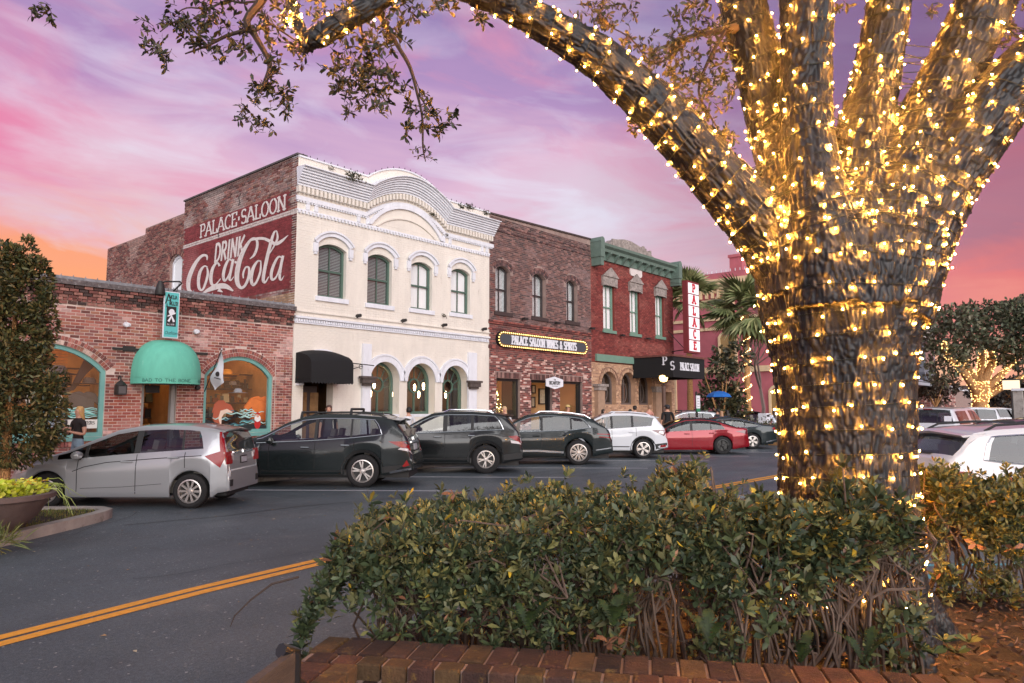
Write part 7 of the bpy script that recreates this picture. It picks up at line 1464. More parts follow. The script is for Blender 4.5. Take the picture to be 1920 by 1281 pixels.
# ================================================================ planting bed, hedges, mulch, brick wall
bed = [tuple(atD(x, 1200, t)[:2]) for x, t in ((596, 3.3), (360, 5.6))]
wl0, wl1, wdir = Vector((1.985, 2.835)), Vector((3.03, 1.05)), None; wdir = (wl1 - wl0).normalized(); wn = Vector((wdir.y, -wdir.x)); wn = wn if wn.dot(Vector((-1, -1))) > 0 else -wn
far = [tuple(onZ(px, py, .05)[:2]) for px, py in ((640, 1010), (1000, 990), (1380, 1030), (1470, 1100), (1760, 1110), (1920, 1090))]
bedp = [tuple(wl0), *[(wl0.x + .4, wl0.y + .6), (4.2, 3.6), (5.4, 2.6), (6.2, 1.2), (6.9, -.4), (7.4, -2.2)], (3.6, -3.0), tuple(wl0 + wdir * 3.8)]
MZ = .42
def tri_grid(poly, z, name, mt, step=.09, amp=.03):
    xs = [p[0] for p in poly]; ys = [p[1] for p in poly]; m = MB(); nx = int((max(xs) - min(xs)) / step) + 1; ny = int((max(ys) - min(ys)) / step) + 1
    for i in range(nx + 1):
        for j in range(ny + 1): x, y = min(xs) + i * step, min(ys) + j * step; m.v.append((x, y, z + amp * mnoise.noise(Vector((x * 3, y * 3, 1))) + .012 * random.random()))
    for i in range(nx):
        for j in range(ny):
            if in_poly(min(xs) + (i + .5) * step, min(ys) + (j + .5) * step, poly): a = i * (ny + 1) + j; m.face((a, a + ny + 1, a + ny + 2, a + 1))
    return structure(name, m, mt, 80)
tri_grid(bedp, MZ, 'planting_bed', m_soil, .06)
kb = MB(); kb.wall([bedp, inset(bedp, .12) if False else inset(bedp, -.12)], z3(MZ - .02), z3(-.02), back=False); structure('bed_kerb', kb, m_concrete, 40)
n = 9000; pts = []
while len(pts) < n:
    x, y = rng.uniform(2, 7), rng.uniform(-2.5, 3.6)
    if in_poly(x, y, bedp): pts.append((x, y, MZ + .02 + rng.uniform(0, .04)))
dr_ = rng.normal(0, 1, (n, 3)); dr_[:, 2] *= .25
tag(obj('mulch', leaf_mesh('mulch', pts, dr_, rng.uniform(.02, .08, n), rng.uniform(.008, .022, n), pal(n, [S(60, 42, 36), S(82, 58, 48), S(44, 34, 30), S(112, 88, 72)], v=.3)), MAT('mulch_chip', attr=True, rough=.9)), 'brown shredded bark mulch in the planting bed at lower right', 'mulch', kind='stuff')
HG = [S(62, 74, 50), S(78, 90, 58), S(52, 64, 46), S(118, 116, 70), S(92, 92, 62), S(136, 118, 50), S(190, 156, 50), S(120, 80, 60), S(150, 110, 86)]; HW = np.array([.27, .22, .2, .12, .12, .02, .008, .018, .012]); HW = HW / HW.sum()
HY = np.array([.2, .2, .12, .16, .1, .12, .05, .03, .02])
def hedge(name, label, sampler, nw, stems, l=.046, hw=HW, ztop=None):
    t_ = thing(name, label, 'hedge', (*stems[0][:2], MZ)); P, Dd, Ls, Cs = [], [], [], []; sm_ = MB(); k = 0
    tips = []
    while k < nw:
        s_ = sampler()
        if s_ is None: continue
        p, up = s_; tips.append(p); up = Vector(up).normalized(); nl = random.randint(5, 11); ls_ = random.choice((.65, .9, 1., 1.15, 1.45)); b = up.orthogonal().normalized(); c_ = up.cross(b); ph = random.uniform(0, 6.28); ci = rng.choice(5) if random.random() > .012 else rng.choice(len(HG), p=hw)
        for i in range(nl):
            a = ph + i * 2.4; e = .25 + .95 * (i / nl); d_ = up * math.sin(e) + (b * math.cos(a) + c_ * math.sin(a)) * math.cos(e); P.append(tuple(Vector(p) + up * (i * .003))); Dd.append(tuple(d_)); Ls.append(l * ls_ * random.uniform(.7, 1.2)); cc = HG[ci] if random.random() < .72 else HG[rng.choice(len(HG), p=hw)]; Cs.append(np.array(cc) * random.uniform(.75, 1.3))
        k += 1
    obj('foliage', leaf_mesh('foliage', P, Dd, Ls, np.array(Ls) * .34, Cs), m_foliage, t_, kind='stuff')
    tp = np.array([tuple(q) for q in tips])
    for x, y in stems:
        for j in range(11):
            z0 = MZ - .02; p = Vector((x + random.uniform(-.06, .06), y + random.uniform(-.06, .06), z0)); near = tp[np.argsort(((tp[:, :2] - np.array([x, y])) ** 2).sum(1))[:260]]; g_ = Vector(near[rng.integers(len(near))]); P_ = [(tuple(p), .011)]
            for q in (.3, .6, .85): P_.append((tuple(p.lerp(g_, q) + Vector(rng.normal(0, .085, 3)) + Vector((0, 0, .12 * math.sin(q * 3.1)))), .009 * (1 - q * .65)))
            P_.append((tuple(g_), .003)); C = cat(P_, 3); sm_.tube([q for q, r in C], [max(.002, r) for q, r in C], 5, False)
            for m_ in range(5):
                i = random.randint(3, len(C) - 3); a_ = C[i][0]; nb = Vector(near[rng.integers(len(near))])
                if (nb - a_).length < .45: sm_.tube([a_, a_.lerp(nb, .5) + Vector(rng.normal(0, .03, 3)), nb], [.005, .004, .002], 4, False)
    obj('branch', sm_, MAT('hedge_wood', S(104, 86, 74), .85, var=.3, vs=20), t_, kind='stuff'); return t_
def box_sampler(A, B, w0, w1, zt, top=.64, front=.26, gaps=None):
    A, B = Vector(A), Vector(B); d_ = (B - A); n_ = Vector((-d_.y, d_.x)).normalized(); n_ = n_ if n_.dot(Vector((1, 1))) > 0 else -n_
    def f():
        u = random.random(); q = random.random(); mode = random.random(); base = A.lerp(B, u); w = w0 + (w1 - w0) * u; endr = min(1, min(u, 1 - u) * 7 + .5)
        zt_ = (zt(u) if callable(zt) else zt); lump = 1 + .22 * mnoise.noise(Vector((base.x * 3.2, base.y * 3.2, q * 3.5))); H = (zt_ - MZ) * endr * lump
        if u > .6: endr = 1
        H = (zt_ - MZ) * endr * lump
        if mode < top: v, h = q, (1 - abs(random.gauss(0, .08))) if random.random() > .035 else random.uniform(1.02, 1.16)
        elif mode < top + front: v, h = abs(random.gauss(0, .07)), 1 - random.random() ** 1.35 * .95
        else: v, h = q, random.uniform(.2, 1)
        rnd = 1 - .3 * (2 * v - 1) ** 4 if mode < top else 1; p = base + n_ * (v * w + .05 * mnoise.noise(Vector((base.x * 5, h * 4, base.y * 5)))); z = MZ + H * h * rnd
        m = mnoise.noise(Vector((p.x * 3.2, p.y * 3.2, z * 3.2)))
        if m < -.2 - .4 * (h > .85) + (.42 * (1 - h) if mode >= top else 0) + .25 * max(0, .35 - u) * 1.5: return None
        if gaps and gaps(u, h): return None
        up = Vector((-n_.x * (1 - v) * .7, -n_.y * (1 - v) * .7, .9)) if mode < top + front and mode >= top else Vector((0, 0, 1)); return (p.x, p.y, z), up + Vector(rng.normal(0, .45, 3))
    return f
b0_, b1_ = wl0 + wdir * .02 + Vector((.03, .03)), Vector(atD(1405, 1100, 3.35)[:2])
bA = Vector(atD(556, 1100, 3.42)[:2])
hedge('hedge', 'long clipped hedge with dark green leaves behind the brick planter wall, left of the oak', box_sampler(bA, b1_, 1.5, 2.0, lambda u: 1.09 + .14 * u + .2 * max(0, u - .6) + .05 * mnoise.noise(Vector((u * 9, 3, 1)))), 6200, [tuple(bA.lerp(b1_, (i + 1.6) / 13) - wn * random.uniform(.1, .5)) for i in range(12)])
c0_, c1_ = Vector(atD(1435, 1100, 3.45)[:2]), Vector(atD(1735, 1100, 3.6)[:2])
hedge('hedge', 'loose bush with yellowing leaves growing against the foot of the lit oak trunk', box_sampler(c0_, c1_, .5, .5, lambda u: 1.25 + .12 * mnoise.noise(Vector((u * 5, 1, 1)))), 1300, [tuple(c0_.lerp(c1_, i / 4) - wn * .2) for i in range(5)], l=.055, hw=HY)
d0_, d1_ = Vector(atD(1765, 1100, 5.0)[:2]), Vector(atD(2080, 1100, 4.8)[:2])
hedge('hedge', 'thick hedge with yellow green tips at the right, in front of the white station wagon', box_sampler(d0_, d1_, 1.0, 1.0, lambda u: 1.2), 2600, [tuple(d0_.lerp(d1_, i / 5) - wn * .3) for i in range(6)], l=.05, hw=HY)
# spring sprigs at the left end of the hedge, ferns, dry leaves, thin bent twig
fe = MB()
def fern(px, py, t, h, lab):
    m = MB(); c = Vector(atD(px, py, t))
    for i in range(6):
        a = random.uniform(0, 6.28); L_ = h * random.uniform(.6, .9); pts = [c + Vector((math.cos(a), math.sin(a), 0)) * L_ * .45 * q + Vector((0, 0, L_ * (q - .45 * q * q))) for q in np.linspace(0, 1, 12)]
        for k, p in enumerate(pts[1:], 1):
            w_ = .028 * math.sin(math.pi * (k + 1) / 13); sd_ = Vector((-math.sin(a), math.cos(a), 0)); tn = (pts[k] - pts[k - 1]).normalized()
            for sg in (1, -1): m.cur = random.choice((S(52, 68, 34), S(42, 56, 30))); m.add([p, p + sd_ * sg * w_ + tn * .015, p + tn * .02], [(0, 1, 2)])
    put('fern', m, m_leaf, lab, 'fern', 'ferns in the planting bed')
for q in ((1330, 1215, 3.1, .3, 'fern behind the planter wall at the right end of the long hedge'), (1150, 1180, 3.2, .3, 'fern behind the middle of the planter wall'), (1620, 1250, 3.3, .3, 'fern in front of the oak foot on the mulch'), (1500, 1250, 3.2, .26, 'fern by the corner of the wall left of the oak foot'), (990, 1190, 3.25, .28, 'fern under the middle of the long hedge')): fern(*q)
sm = thing('seedling', 'small glossy seedling standing in the mulch at lower right', 'plant', tuple(Vector(atD(1775, 1225, 3.6)))); P, Dd = [], []
for q in range(4):
    c = Vector(atD(1750 + 22 * q, 1225 - 20 * (q % 2), 3.6))
    for i in range(7): P.append(tuple(c)); Dd.append((math.cos(i * 2.4), math.sin(i * 2.4), .5))
obj('leaf', leaf_mesh('leaf', P, Dd, .07, .026, pal(len(P), [S(70, 86, 46), S(96, 104, 60)])), m_foliage, sm, kind='stuff')
dl = [(1900, 1030, 4.7), (1830, 1020, 4.7), (1160, 1195, 3.0), (1140, 1205, 3.0), (1270, 885, 5.2), (850, 925, 4.4), (730, 970, 4.0), (1640, 1020, 3.5), (800, 990, 3.9)]; P, Dd = [], []
for x, y, t in dl:
    for i in range(5): P.append(tuple(atD(x, y, t))); Dd.append((math.cos(i * 1.3), math.sin(i * 1.3), random.uniform(-.6, .6)))
tag(obj('dry_leaves', leaf_mesh('dry_leaves', P, Dd, .075, .03, pal(len(P), [S(132, 98, 78), S(112, 82, 64)])), m_foliage), 'brown dead leaves caught on top of the hedges', 'leaves', kind='stuff')
put('twig', MB().tube([tuple(atD(*q)) for q in ((560, 1082, 3.5), (510, 1095, 3.5), (470, 1125, 3.5), (440, 1155, 3.5), (432, 1175, 3.5))], [.006, .006, .005, .004, .002], 5), MAT('dead_twig', S(70, 58, 52), .9), 'thin bare twig bending out of the hedge end over the road', 'twig')
# brick planter wall
pw = thing('planter_wall', 'low brick planter wall with mossy brick cap in the foreground', 'wall', (*wl0, 0)); CZ, CW = .75, .32
palW = [S(94, 58, 48), S(104, 66, 52), S(82, 52, 44), S(112, 82, 52), S(98, 74, 46), S(72, 48, 42), S(96, 66, 54)]
m_capb = MAT('cap_brick', attr=True, rough=.9, var=.5, vs=9, bump=.9, bs=50, wear=S(128, 100, 48), wt=.58)
def wp(s_, v, z): q = wl0 + wdir * s_ + wn * v; return (q.x, q.y, z)
cache = {}
def brick_at(nm, o, du, dv, h, c):                # oriented brick, u along the wall, v across it
    m = MB(); m.cur = c; e = .006; U, V_ = Vector((wdir.x, wdir.y, 0)), Vector((wn.x, wn.y, 0)); O = Vector(o)
    b = [O, O + U * du, O + U * du + V_ * dv, O + V_ * dv]; z = Vector((0, 0, h)); ct = sum(b, Vector()) / 4
    low = b; mid = [p + z - Vector((0, 0, e)) for p in b]; topv = [p + (ct - p).normalized() * e * 1.4 + z for p in b]; m.add(low + mid + topv, [(0, 1, 5, 4), (1, 2, 6, 5), (2, 3, 7, 6), (3, 0, 4, 7), (4, 5, 9, 8), (5, 6, 10, 9), (6, 7, 11, 10), (7, 4, 8, 11), (8, 9, 10, 11)]); return obj(nm, m, m_capb, pw)
s_ = .0
while s_ < 3.2:
    du = .098; brick_at('cap_brick', wp(s_, 0.0, CZ - .065 + random.uniform(-.003, .003)), du, .2, .065, tuple(Vector(random.choice(palW)) * random.uniform(.5, .8)))
    brick_at('cap_brick', wp(s_ + .04, .212, CZ - .065 + random.uniform(-.003, .003)), du, .1, .065, tuple(Vector(random.choice(palW)) * random.uniform(.5, .8))); s_ += .11
s_ = .28
while s_ < 3.0: brick_at('face_brick', wp(s_, .262, CZ - .29), .066, .03, .215, tuple(Vector(random.choice(palW)) * random.uniform(.42, .7))); s_ += .078
core = MB(); Vv = [wp(.01, .012, 0), wp(3.2, .012, 0), wp(3.2, .282, 0), wp(.01, .282, 0)]; core.add(Vv + [(x, y, CZ - .012) for x, y, z in Vv], [(0, 1, 5, 4), (1, 2, 6, 5), (2, 3, 7, 6), (3, 0, 4, 7), (4, 5, 6, 7)]); obj('core', core, m_mortar_dk, pw)
v_ = .32                                         # the short return towards the bench
while v_ < 1.5:
    for k, (s0, l_) in enumerate(((.0, .16), (.17, .1))): brick_at('cap_brick', wp(s0, v_, CZ - .065 + random.uniform(-.003, .003)), l_, .098, .065, tuple(Vector(random.choice(palW)) * random.uniform(.5, .8)))
    v_ += .11
core = MB(); Vv = [wp(.01, .3, 0), wp(.255, .3, 0), wp(.255, 1.5, 0), wp(.01, 1.5, 0)]; core.add(Vv + [(x, y, CZ - .012) for x, y, z in Vv], [(0, 1, 5, 4), (1, 2, 6, 5), (2, 3, 7, 6), (3, 0, 4, 7), (4, 5, 6, 7)]); obj('core', core, m_mortar_dk, pw)
v_ = .3
while v_ < 1.5: brick_at('face_brick', wp(.257, v_, CZ - .29), .012, .066, .215, tuple(Vector(random.choice(palW)) * random.uniform(.42, .7))); v_ += .078
structure('near_sidewalk', MB().add([(*(wl0 + wdir * 4 + wn * .3), .14), (*(wl0 - wdir * .0 + wn * .3), .14), (*(wl0 - wdir * .0 + wn * 2.6), .14), (-8, -2.2, .14), (-8, -8, .14), (12, -8, .14)], [(0, 1, 2, 3, 4, 5)]), m_walk)

# ================================================================ bench, bin, planter bowl
bn = thing('bench', 'wooden slatted bench back with black metal end at the bottom edge', 'bench', (.9, 1.6, .14)); m_wood = MAT('bench_wood', S(74, 66, 62), .7, var=.35, vs=6, stretch=(1, 1, 8), bump=.4, bs=30)
e0, e1 = Vector(atD(546, 1222, 2.3)), Vector(atD(396, 1290, 1.85)); dv = (e1 - e0); dv.z = 0; dv = dv.normalized(); nn = Vector((-dv.y, dv.x, 0))
def slat(z0, z1, off): b = MB(); a = e0 + nn * off; c_ = a + dv * 1.5; b.add([(*(a - nn * .014).xy, z0), (*(c_ - nn * .014).xy, z0), (*(c_ + nn * .014).xy, z0), (*(a + nn * .014).xy, z0), (*(a - nn * .014).xy, z1), (*(c_ - nn * .014).xy, z1), (*(c_ + nn * .014).xy, z1), (*(a + nn * .014).xy, z1)], [(0, 3, 2, 1), (4, 5, 6, 7), (0, 1, 5, 4), (1, 2, 6, 5), (2, 3, 7, 6), (3, 0, 4, 7)]); obj('slat', b, m_wood, bn)
zt = e0.z
for i in range(4): slat(zt - .1 - i * .115, zt - i * .115, 0)
obj('end_frame', MB().tube([e0 + dv * .03 + Vector((0, 0, .012)) - nn * .02, e0 - dv * .02 + Vector((0, 0, -.01)), e0 - dv * .025 + Vector((0, 0, -.15)), e0 - dv * .02 + Vector((0, 0, -.75))], .022, 8), MAT('bench_iron', (.012, .014, .016), .4), bn, sm=40); obj('arm', MB().tube([e0 - dv * .03 + Vector((0, 0, -.1)), e0 - dv * .07 + Vector((0, 0, -.12)), e0 - dv * .06 - nn * .0 + Vector((0, 0, -.3))], .02, 8), m_iron, bn, sm=40)
bi = thing('litter_bin', 'dark green metal bin with a rolled rim showing above the hedge', 'bin', tuple(onZ(1375, 1090, .0))); bc = Vector(atD(1364, 932, 6.2)); 
obj('body', MB().lathe([(.2, 0), (.24, bc.z - .15), (.25, bc.z - .08)], (bc.x, bc.y, 0), 18), MAT('bin_green', S(24, 48, 54), .35), bi, sm=40); obj('rim', MB().tube([(bc.x + .25 * math.cos(a), bc.y + .25 * math.sin(a), bc.z - .06 + .03 * math.cos(a)) for a in np.linspace(0, 6.283, 22)], .022, 8), MAT('bin_rim', S(130, 156, 168), .2, metal=.7), bi, sm=60); obj('lid', MB().lathe([(.23, bc.z - .07), (.15, bc.z - .02), (0, bc.z)], (bc.x, bc.y, 0), 18), MAT('bin_lid', S(34, 66, 72), .25), bi, sm=60)
bw = thing('planter_bowl', 'wide concrete planter bowl of yellow green leaves and flowers on the corner island', 'planter', (0, 0, .11)); q = Vector(atD(-34, 960, 9.7)); bx, by, bz = q.x, q.y, .11
rz = atD(105, 927, 9.7)[2]
obj('bowl', MB().lathe([(.0, bz), (.34, bz), (.4, bz + .04), (.62, bz + .22), (.76, rz - .1), (.79, rz - .07), (.83, rz - .06), (.84, rz), (.78, rz + .01), (.74, rz - .05), (0, rz - .06)], (bx, by, 0), 40), MAT('bowl_concrete', S(104, 88, 84), .85, var=.25, vs=5, bump=.3, bs=40), bw, sm=40)
n = 900; a = rng.uniform(0, 6.283, n); r_ = .72 * np.sqrt(rng.uniform(0, 1, n)); P = np.stack([bx + r_ * np.cos(a), by + r_ * np.sin(a), rz - .04 + rng.uniform(0, .16, n)], 1); Dd = np.stack([np.cos(a), np.sin(a), rng.uniform(.2, 1.2, n)], 1) + rng.normal(0, .4, (n, 3)); obj('foliage', leaf_mesh('foliage', P, Dd, .075, .06, pal(n, [S(186, 192, 50), S(160, 176, 48), S(206, 206, 86)])), m_foliage, bw, kind='stuff')
fm = MB()
for i in range(26):
    a = random.uniform(-1.2, .9); rr = random.uniform(.45, .74); c = Vector((bx + rr * math.cos(a), by + rr * math.sin(a), rz + .1 + random.uniform(0, .05))); fm.cur = random.choice((S(238, 186, 20), S(240, 160, 16), S(110, 24, 34), S(96, 20, 30)))
    for k in range(5): w_ = k * 1.257; d_ = Vector((math.cos(w_), math.sin(w_), .3)) * .035; e_ = Vector((-math.sin(w_), math.cos(w_), 0)) * .018; fm.add([c, c + d_ * .7 + e_, c + d_ * 1.2, c + d_ * .7 - e_], [(0, 1, 2, 3)])
obj('flower', fm, m_leaf, bw, kind='stuff')
gm = MB()
for i in range(14):
    a = R(-20 + random.uniform(-25, 45)); c = Vector((bx + .74 * math.cos(a), by + .74 * math.sin(a), rz + .04)); d_ = Vector((RT[0], RT[1], 0)) * random.uniform(.2, .45) + Vector(rng.normal(0, .08, 3)); gm.cur = S(150, 164, 84); P = [c + d_ * q + Vector((0, 0, .22 * q - .5 * q * q * random.uniform(.7, 1.1))) for q in np.linspace(0, 1, 6)]; gm.tube(P, [.006, .006, .005, .004, .003, .002], 3, False)
obj('grass_blade', gm, m_leaf, bw, kind='stuff')
for i in range(1):
    P, Dd = [], []; c = Vector(atD(-10, 1000, 9.0)); c.z = .12
    for k in range(70): P.append(tuple(c + Vector(rng.normal(0, .1, 3)) * Vector((1, 1, .3)))); Dd.append(tuple(rng.normal(0, 1, 3) + np.array([.5, -.3, 1.2])))
    o = obj('tussock', leaf_mesh('tussock', P, Dd, .3, .016, pal(70, [S(90, 100, 50), S(116, 116, 66)])), m_leaf); tag(o, 'grassy tussock at the left edge beside the planter bowl', 'plant')

# ================================================================ trees and palms
def crown_tree(name, label, base, trunk_pts, crown, n, l, cols, grp=None, hollow=.35, seed=1, cat_='tree', lights=None, asp=.45):
    t_ = thing(name, label, cat_, base, grp); m = MB()
    for L in trunk_pts: C = cat(L, 4); m.tube([p for p, r in C], [max(.01, r) for p, r in C], 8)
    obj('trunk', m, m_bark2, t_, sm=50); P, Dd = [], []
    tot = sum(c[2] * c[3] for c in crown)
    for (cx, cy, cz), wt, rx, rz_ in [(c[0], c[1], c[2], c[3]) for c in crown]:
        k = 0; want = int(n * rx * rz_ / tot); tries = 0
        while k < want and tries < want * 12:
            tries += 1; d_ = rng.normal(0, 1, 3); d_ /= np.linalg.norm(d_); q = rng.uniform(hollow, 1) ** .45; p = np.array([cx, cy, cz]) + d_ * np.array([rx, rx, rz_]) * q * (1 + .25 * mnoise.noise(Vector(d_ * 2.2) + Vector((seed, cx, cz))))
            if mnoise.noise(Vector(p) * (2.6 / max(.4, rx)) + Vector((seed * 3, 0, 0))) < -.12: continue
            P.append(p); Dd.append(d_ + rng.normal(0, .8, 3)); k += 1
    obj('foliage', leaf_mesh('foliage', P, Dd, l * rng.uniform(.6, 1.3, len(P)), l * asp, pal(len(P), cols, v=.28)), m_foliage, t_, kind='stuff'); return t_
b = Vector(atD(4, 960, 12.0)); b.z = .11; P0 = lambda x, y, t: tuple(atD(x, y, t))
cr = [((*Vector(P0(x, y, 12.0)),), 1, rx * 12 / FPX, ry * 12 / FPX) for x, y, rx, ry in ((-4, 560, 82, 74), (-2, 640, 86, 90), (2, 720, 96, 90), (2, 790, 104, 72), (0, 838, 82, 38), (-14, 505, 52, 56), (62, 535, 30, 54), (28, 505, 22, 50), (-60, 700, 90, 160), (84, 600, 20, 60), (95, 760, 22, 60), (50, 480, 14, 36))]
crown_tree('evergreen_tree', 'dense dark evergreen street tree on the corner island at the left edge', tuple(b), [[(tuple(b), .09), (tuple(b + Vector((0, 0, 1.0))), .08), (tuple(b + Vector((0, 0, 3.4))), .03)]], cr, 34000, .1, [S(66, 70, 42), S(80, 82, 48), S(100, 94, 54), S(52, 58, 38), S(118, 98, 58)], seed=3, hollow=.6, asp=.36)
def palm(label, px, py, ybase, t, R_, nfr, lit=False, tr=.2):
    c = Vector(atD(px, py, t)); b = Vector((c.x, c.y, 0.02)); t_ = thing('palm_tree', label, 'palm tree', tuple(b), 'fan palms by the pink building'); m = MB(); C = cat([(tuple(b), tr * 1.25), (tuple(b + Vector((0, 0, c.z * .4))), tr), (tuple(c - Vector((0, 0, .2))), tr * 1.1)], 8); m.tube([p for p, r in C], [r * random.uniform(.92, 1.1) for p, r in C], 10); obj('trunk', m, m_bark2, t_, sm=50)
    f = MB(); L_ = R_ * .5; f.cur = S(92, 100, 62); f.tube([(0, 0, 0), (L_ * .5, 0, .06 * R_), (L_, 0, 0)], [.03, .025, .02], 4, False)
    for i in range(17):
        a = R(-95 + 190 * i / 16); ln_ = R_ * .62 * (.75 + .25 * math.cos(a)); f.cur = tuple(Vector(random.choice((S(104, 114, 70), S(124, 130, 84), S(150, 150, 104), S(88, 98, 62)))) * random.uniform(.85, 1.2)); w_ = .05 * R_; ds = Vector((math.cos(a), math.sin(a), 0)); sd_ = Vector((-math.sin(a), math.cos(a), 0)); o = Vector((L_, 0, 0)); dr = -.55
        f.add([o, o + ds * ln_ * .5 + sd_ * w_ + Vector((0, 0, dr * ln_ * .12)), o + ds * ln_ * .5 - sd_ * w_ + Vector((0, 0, dr * ln_ * .12)), o + ds * ln_ + Vector((0, 0, dr * ln_ * .55))], [(0, 1, 3, 2)])
    fm_ = f.mesh('frond'); fm_.materials.append(m_leaf)
    for i in range(nfr):
        o = bpy.data.objects.new('frond', fm_); COL.objects.link(o); o.parent = t_; o.matrix_parent_inverse = Matrix.Translation(-t_.location); o.location = c; el = random.uniform(-55, 80) if i > 6 else random.uniform(50, 85); o.rotation_euler = (random.uniform(-.4, .4), -R(el), i * 2.4 + random.uniform(-.3, .3)); s_ = random.uniform(.8, 1.1); o.scale = (s_,) * 3
    if lit:
        sl = thing('string_light', 'warm white string lights wound around the slim palm trunk', 'string lights', tuple(b), 'string lights on far trees'); lm = MB()
        for i in range(120): q = i / 120; a = q * 60; lm.lathe([(0, -.035), (.035, 0), (0, .035)], (b.x + (tr + .06) * math.cos(a), b.y + (tr + .06) * math.sin(a), .3 + q * (c.z - .6)), 4)
        obj('bulb', lm, EMIT('far_bulb', (1, .62, .25), 7), sl, kind='stuff')
palm('tall fan palm with lights up its trunk in front of the pink building', 1397, 585, 790, 47, 2.6, 46, True)
palm('fan palm half hidden behind the vertical letter sign', 1290, 560, 790, 52, 2.3, 34)
def far_tree(label, px, ytop, ybot, halfw, t, n, cols, l, name='street_tree', seed=2, blobs=7, hollow=.2):
    random.seed(seed); k = t / FPX; c = Vector(atD(px, (ytop + ybot) / 2, t)); b = Vector((c.x, c.y, 0)); H = (ybot - ytop) * k; rt = Vector(RT); zb = atD(px, ybot, t)[2]; tr = [[(tuple(b), .16), (tuple(b + Vector((0, 0, zb))), .12), (tuple(b + Vector((.2, 0, zb + H * .5))), .05)]]
    for i in range(5): a = i * 1.3; tr.append([(tuple(b + Vector((0, 0, zb * .9))), .09), (tuple(b + Vector((math.cos(a) * halfw * k * .4, math.sin(a) * halfw * k * .4, zb + H * .3))), .05), (tuple(b + Vector((math.cos(a) * halfw * k * .8, math.sin(a) * halfw * k * .8, zb + H * .6))), .02)])
    cr = []
    for i in range(blobs):
        u, v = random.uniform(-.62, .62), random.uniform(.15, .85); cr.append((tuple(c + rt * u * halfw * k + Vector((FH[0], FH[1], 0)) * random.uniform(-.5, .5) * halfw * k + Vector((0, 0, (v - .5) * H))), 1, halfw * k * random.uniform(.3, .5), H * random.uniform(.12, .22)))
    return crown_tree(name, label, tuple(b), tr, cr, n, l, cols, seed=seed, hollow=hollow)
G1 = [S(60, 62, 42), S(78, 76, 50), S(48, 52, 38), S(92, 84, 58)]
far_tree('dark leafy tree growing against the pink building wall beside the palm', 1352, 628, 800, 48, 45, 2600, G1, .34, seed=5, blobs=12)
bt = thing('bare_tree', 'bare grey branching tree between the palm and the big oak', 'tree', tuple(atD(1428, 800, 50) * np.array([1, 1, 0]))); m = MB(); c = Vector(atD(1428, 800, 50)); c.z = 0
def grow(p, d_, l, r_, k):
    q = p + d_ * l; m.tube([p, p.lerp(q, .5) + Vector(rng.normal(0, .06 * l, 3)), q], [r_, r_ * .85, r_ * .7], 4, False)
    if k:
        for i in range(3): grow(q, (d_ + Vector(rng.normal(0, .5, 3)) + Vector((0, 0, .05))).normalized(), l * random.uniform(.55, .8), r_ * .6, k - 1)
grow(c, Vector((0, 0, 1)), 3.2, .16, 5); obj('trunk', m, MAT('pale_bark', S(120, 104, 98), .9), bt)
# the lit tree far down the street with its clusters
lt_c = Vector(atD(1838, 780, 55)); lt_c.z = 0; k5 = 55 / FPX; pt = lambda x, y, dt=0: tuple(atD(x, y, 55 + dt)); limbs = [[(tuple(lt_c), .62), (pt(1838, 760), .5), (pt(1838, 735), .55), (pt(1838, 715), .5)]]
for P in (((1832, 735), (1800, 690), (1775, 665), (1770, 640)), ((1835, 725), (1815, 690), (1805, 665)), ((1838, 720), (1840, 690), (1842, 655)), ((1842, 720), (1860, 680), (1858, 660)), ((1845, 735), (1875, 705), (1890, 690), (1920, 660)), ((1845, 745), (1880, 725), (1900, 715), (1930, 700))): limbs.append([(pt(x, y, random.uniform(-2, 2) if i else 0), .34 - .08 * i) for i, (x, y) in enumerate(P)])
cr = [(pt(x, y, dt), 1, rx * k5, ry * k5) for x, y, rx, ry, dt in ((1790, 640, 55, 40, 0), (1850, 620, 70, 45, 1), (1900, 610, 60, 50, -1), (1830, 660, 60, 28, 2), (1905, 660, 50, 30, 1), (1770, 675, 40, 34, 0), (1765, 700, 28, 22, 1), (1790, 595, 30, 24, 0), (1900, 585, 34, 22, 0), (1940, 640, 50, 70, 0), (1755, 640, 24, 24, 0), (1880, 592, 60, 26, 1), (1965, 600, 70, 60, 0), (1785, 604, 50, 26, -1), (1825, 590, 40, 22, 0), (1765, 590, 14, 16, 1))]
lt = crown_tree('oak_tree', 'distant spreading oak with many tiny lights on its trunk and limbs', tuple(lt_c), limbs, cr, 9000, .4, [S(80, 88, 66), S(98, 102, 76), S(68, 74, 58), S(112, 106, 84)], seed=9, hollow=.25)
sl = thing('string_light', 'dense warm white string lights covering the distant spreading oak', 'string lights', tuple(lt_c), 'string lights on far trees'); lm = MB()
for L in limbs:
    C = cat(L, 5)
    for i in range(110 if L is not limbs[0] else 260): j = random.randrange(len(C) - 1); p = C[j][0].lerp(C[j + 1][0], random.random()); r_ = C[j][1] + .05; a = random.uniform(0, 6.28); lm.lathe([(0, -.05), (.05, 0), (0, .05)], p + Vector((math.cos(a), math.sin(a), 0)) * r_, 4)
obj('bulb', lm, EMIT('far_bulb2', (1, .58, .2), 2), sl, kind='stuff')
far_tree('thin dark tree standing left of the distant lit oak', 1752, 690, 760, 36, 75, 1500, [S(84, 70, 58), S(70, 62, 50)], .4, seed=12)
far_tree('dark background tree to the right of the distant lit oak', 1925, 690, 775, 60, 72, 1800, [S(54, 46, 38), S(64, 56, 44)], .5, seed=13)
far_tree('dark background tree just behind the trunk of the distant lit oak', 1865, 715, 780, 50, 85, 1600, [S(48, 42, 36), S(60, 50, 42)], .5, seed=14)
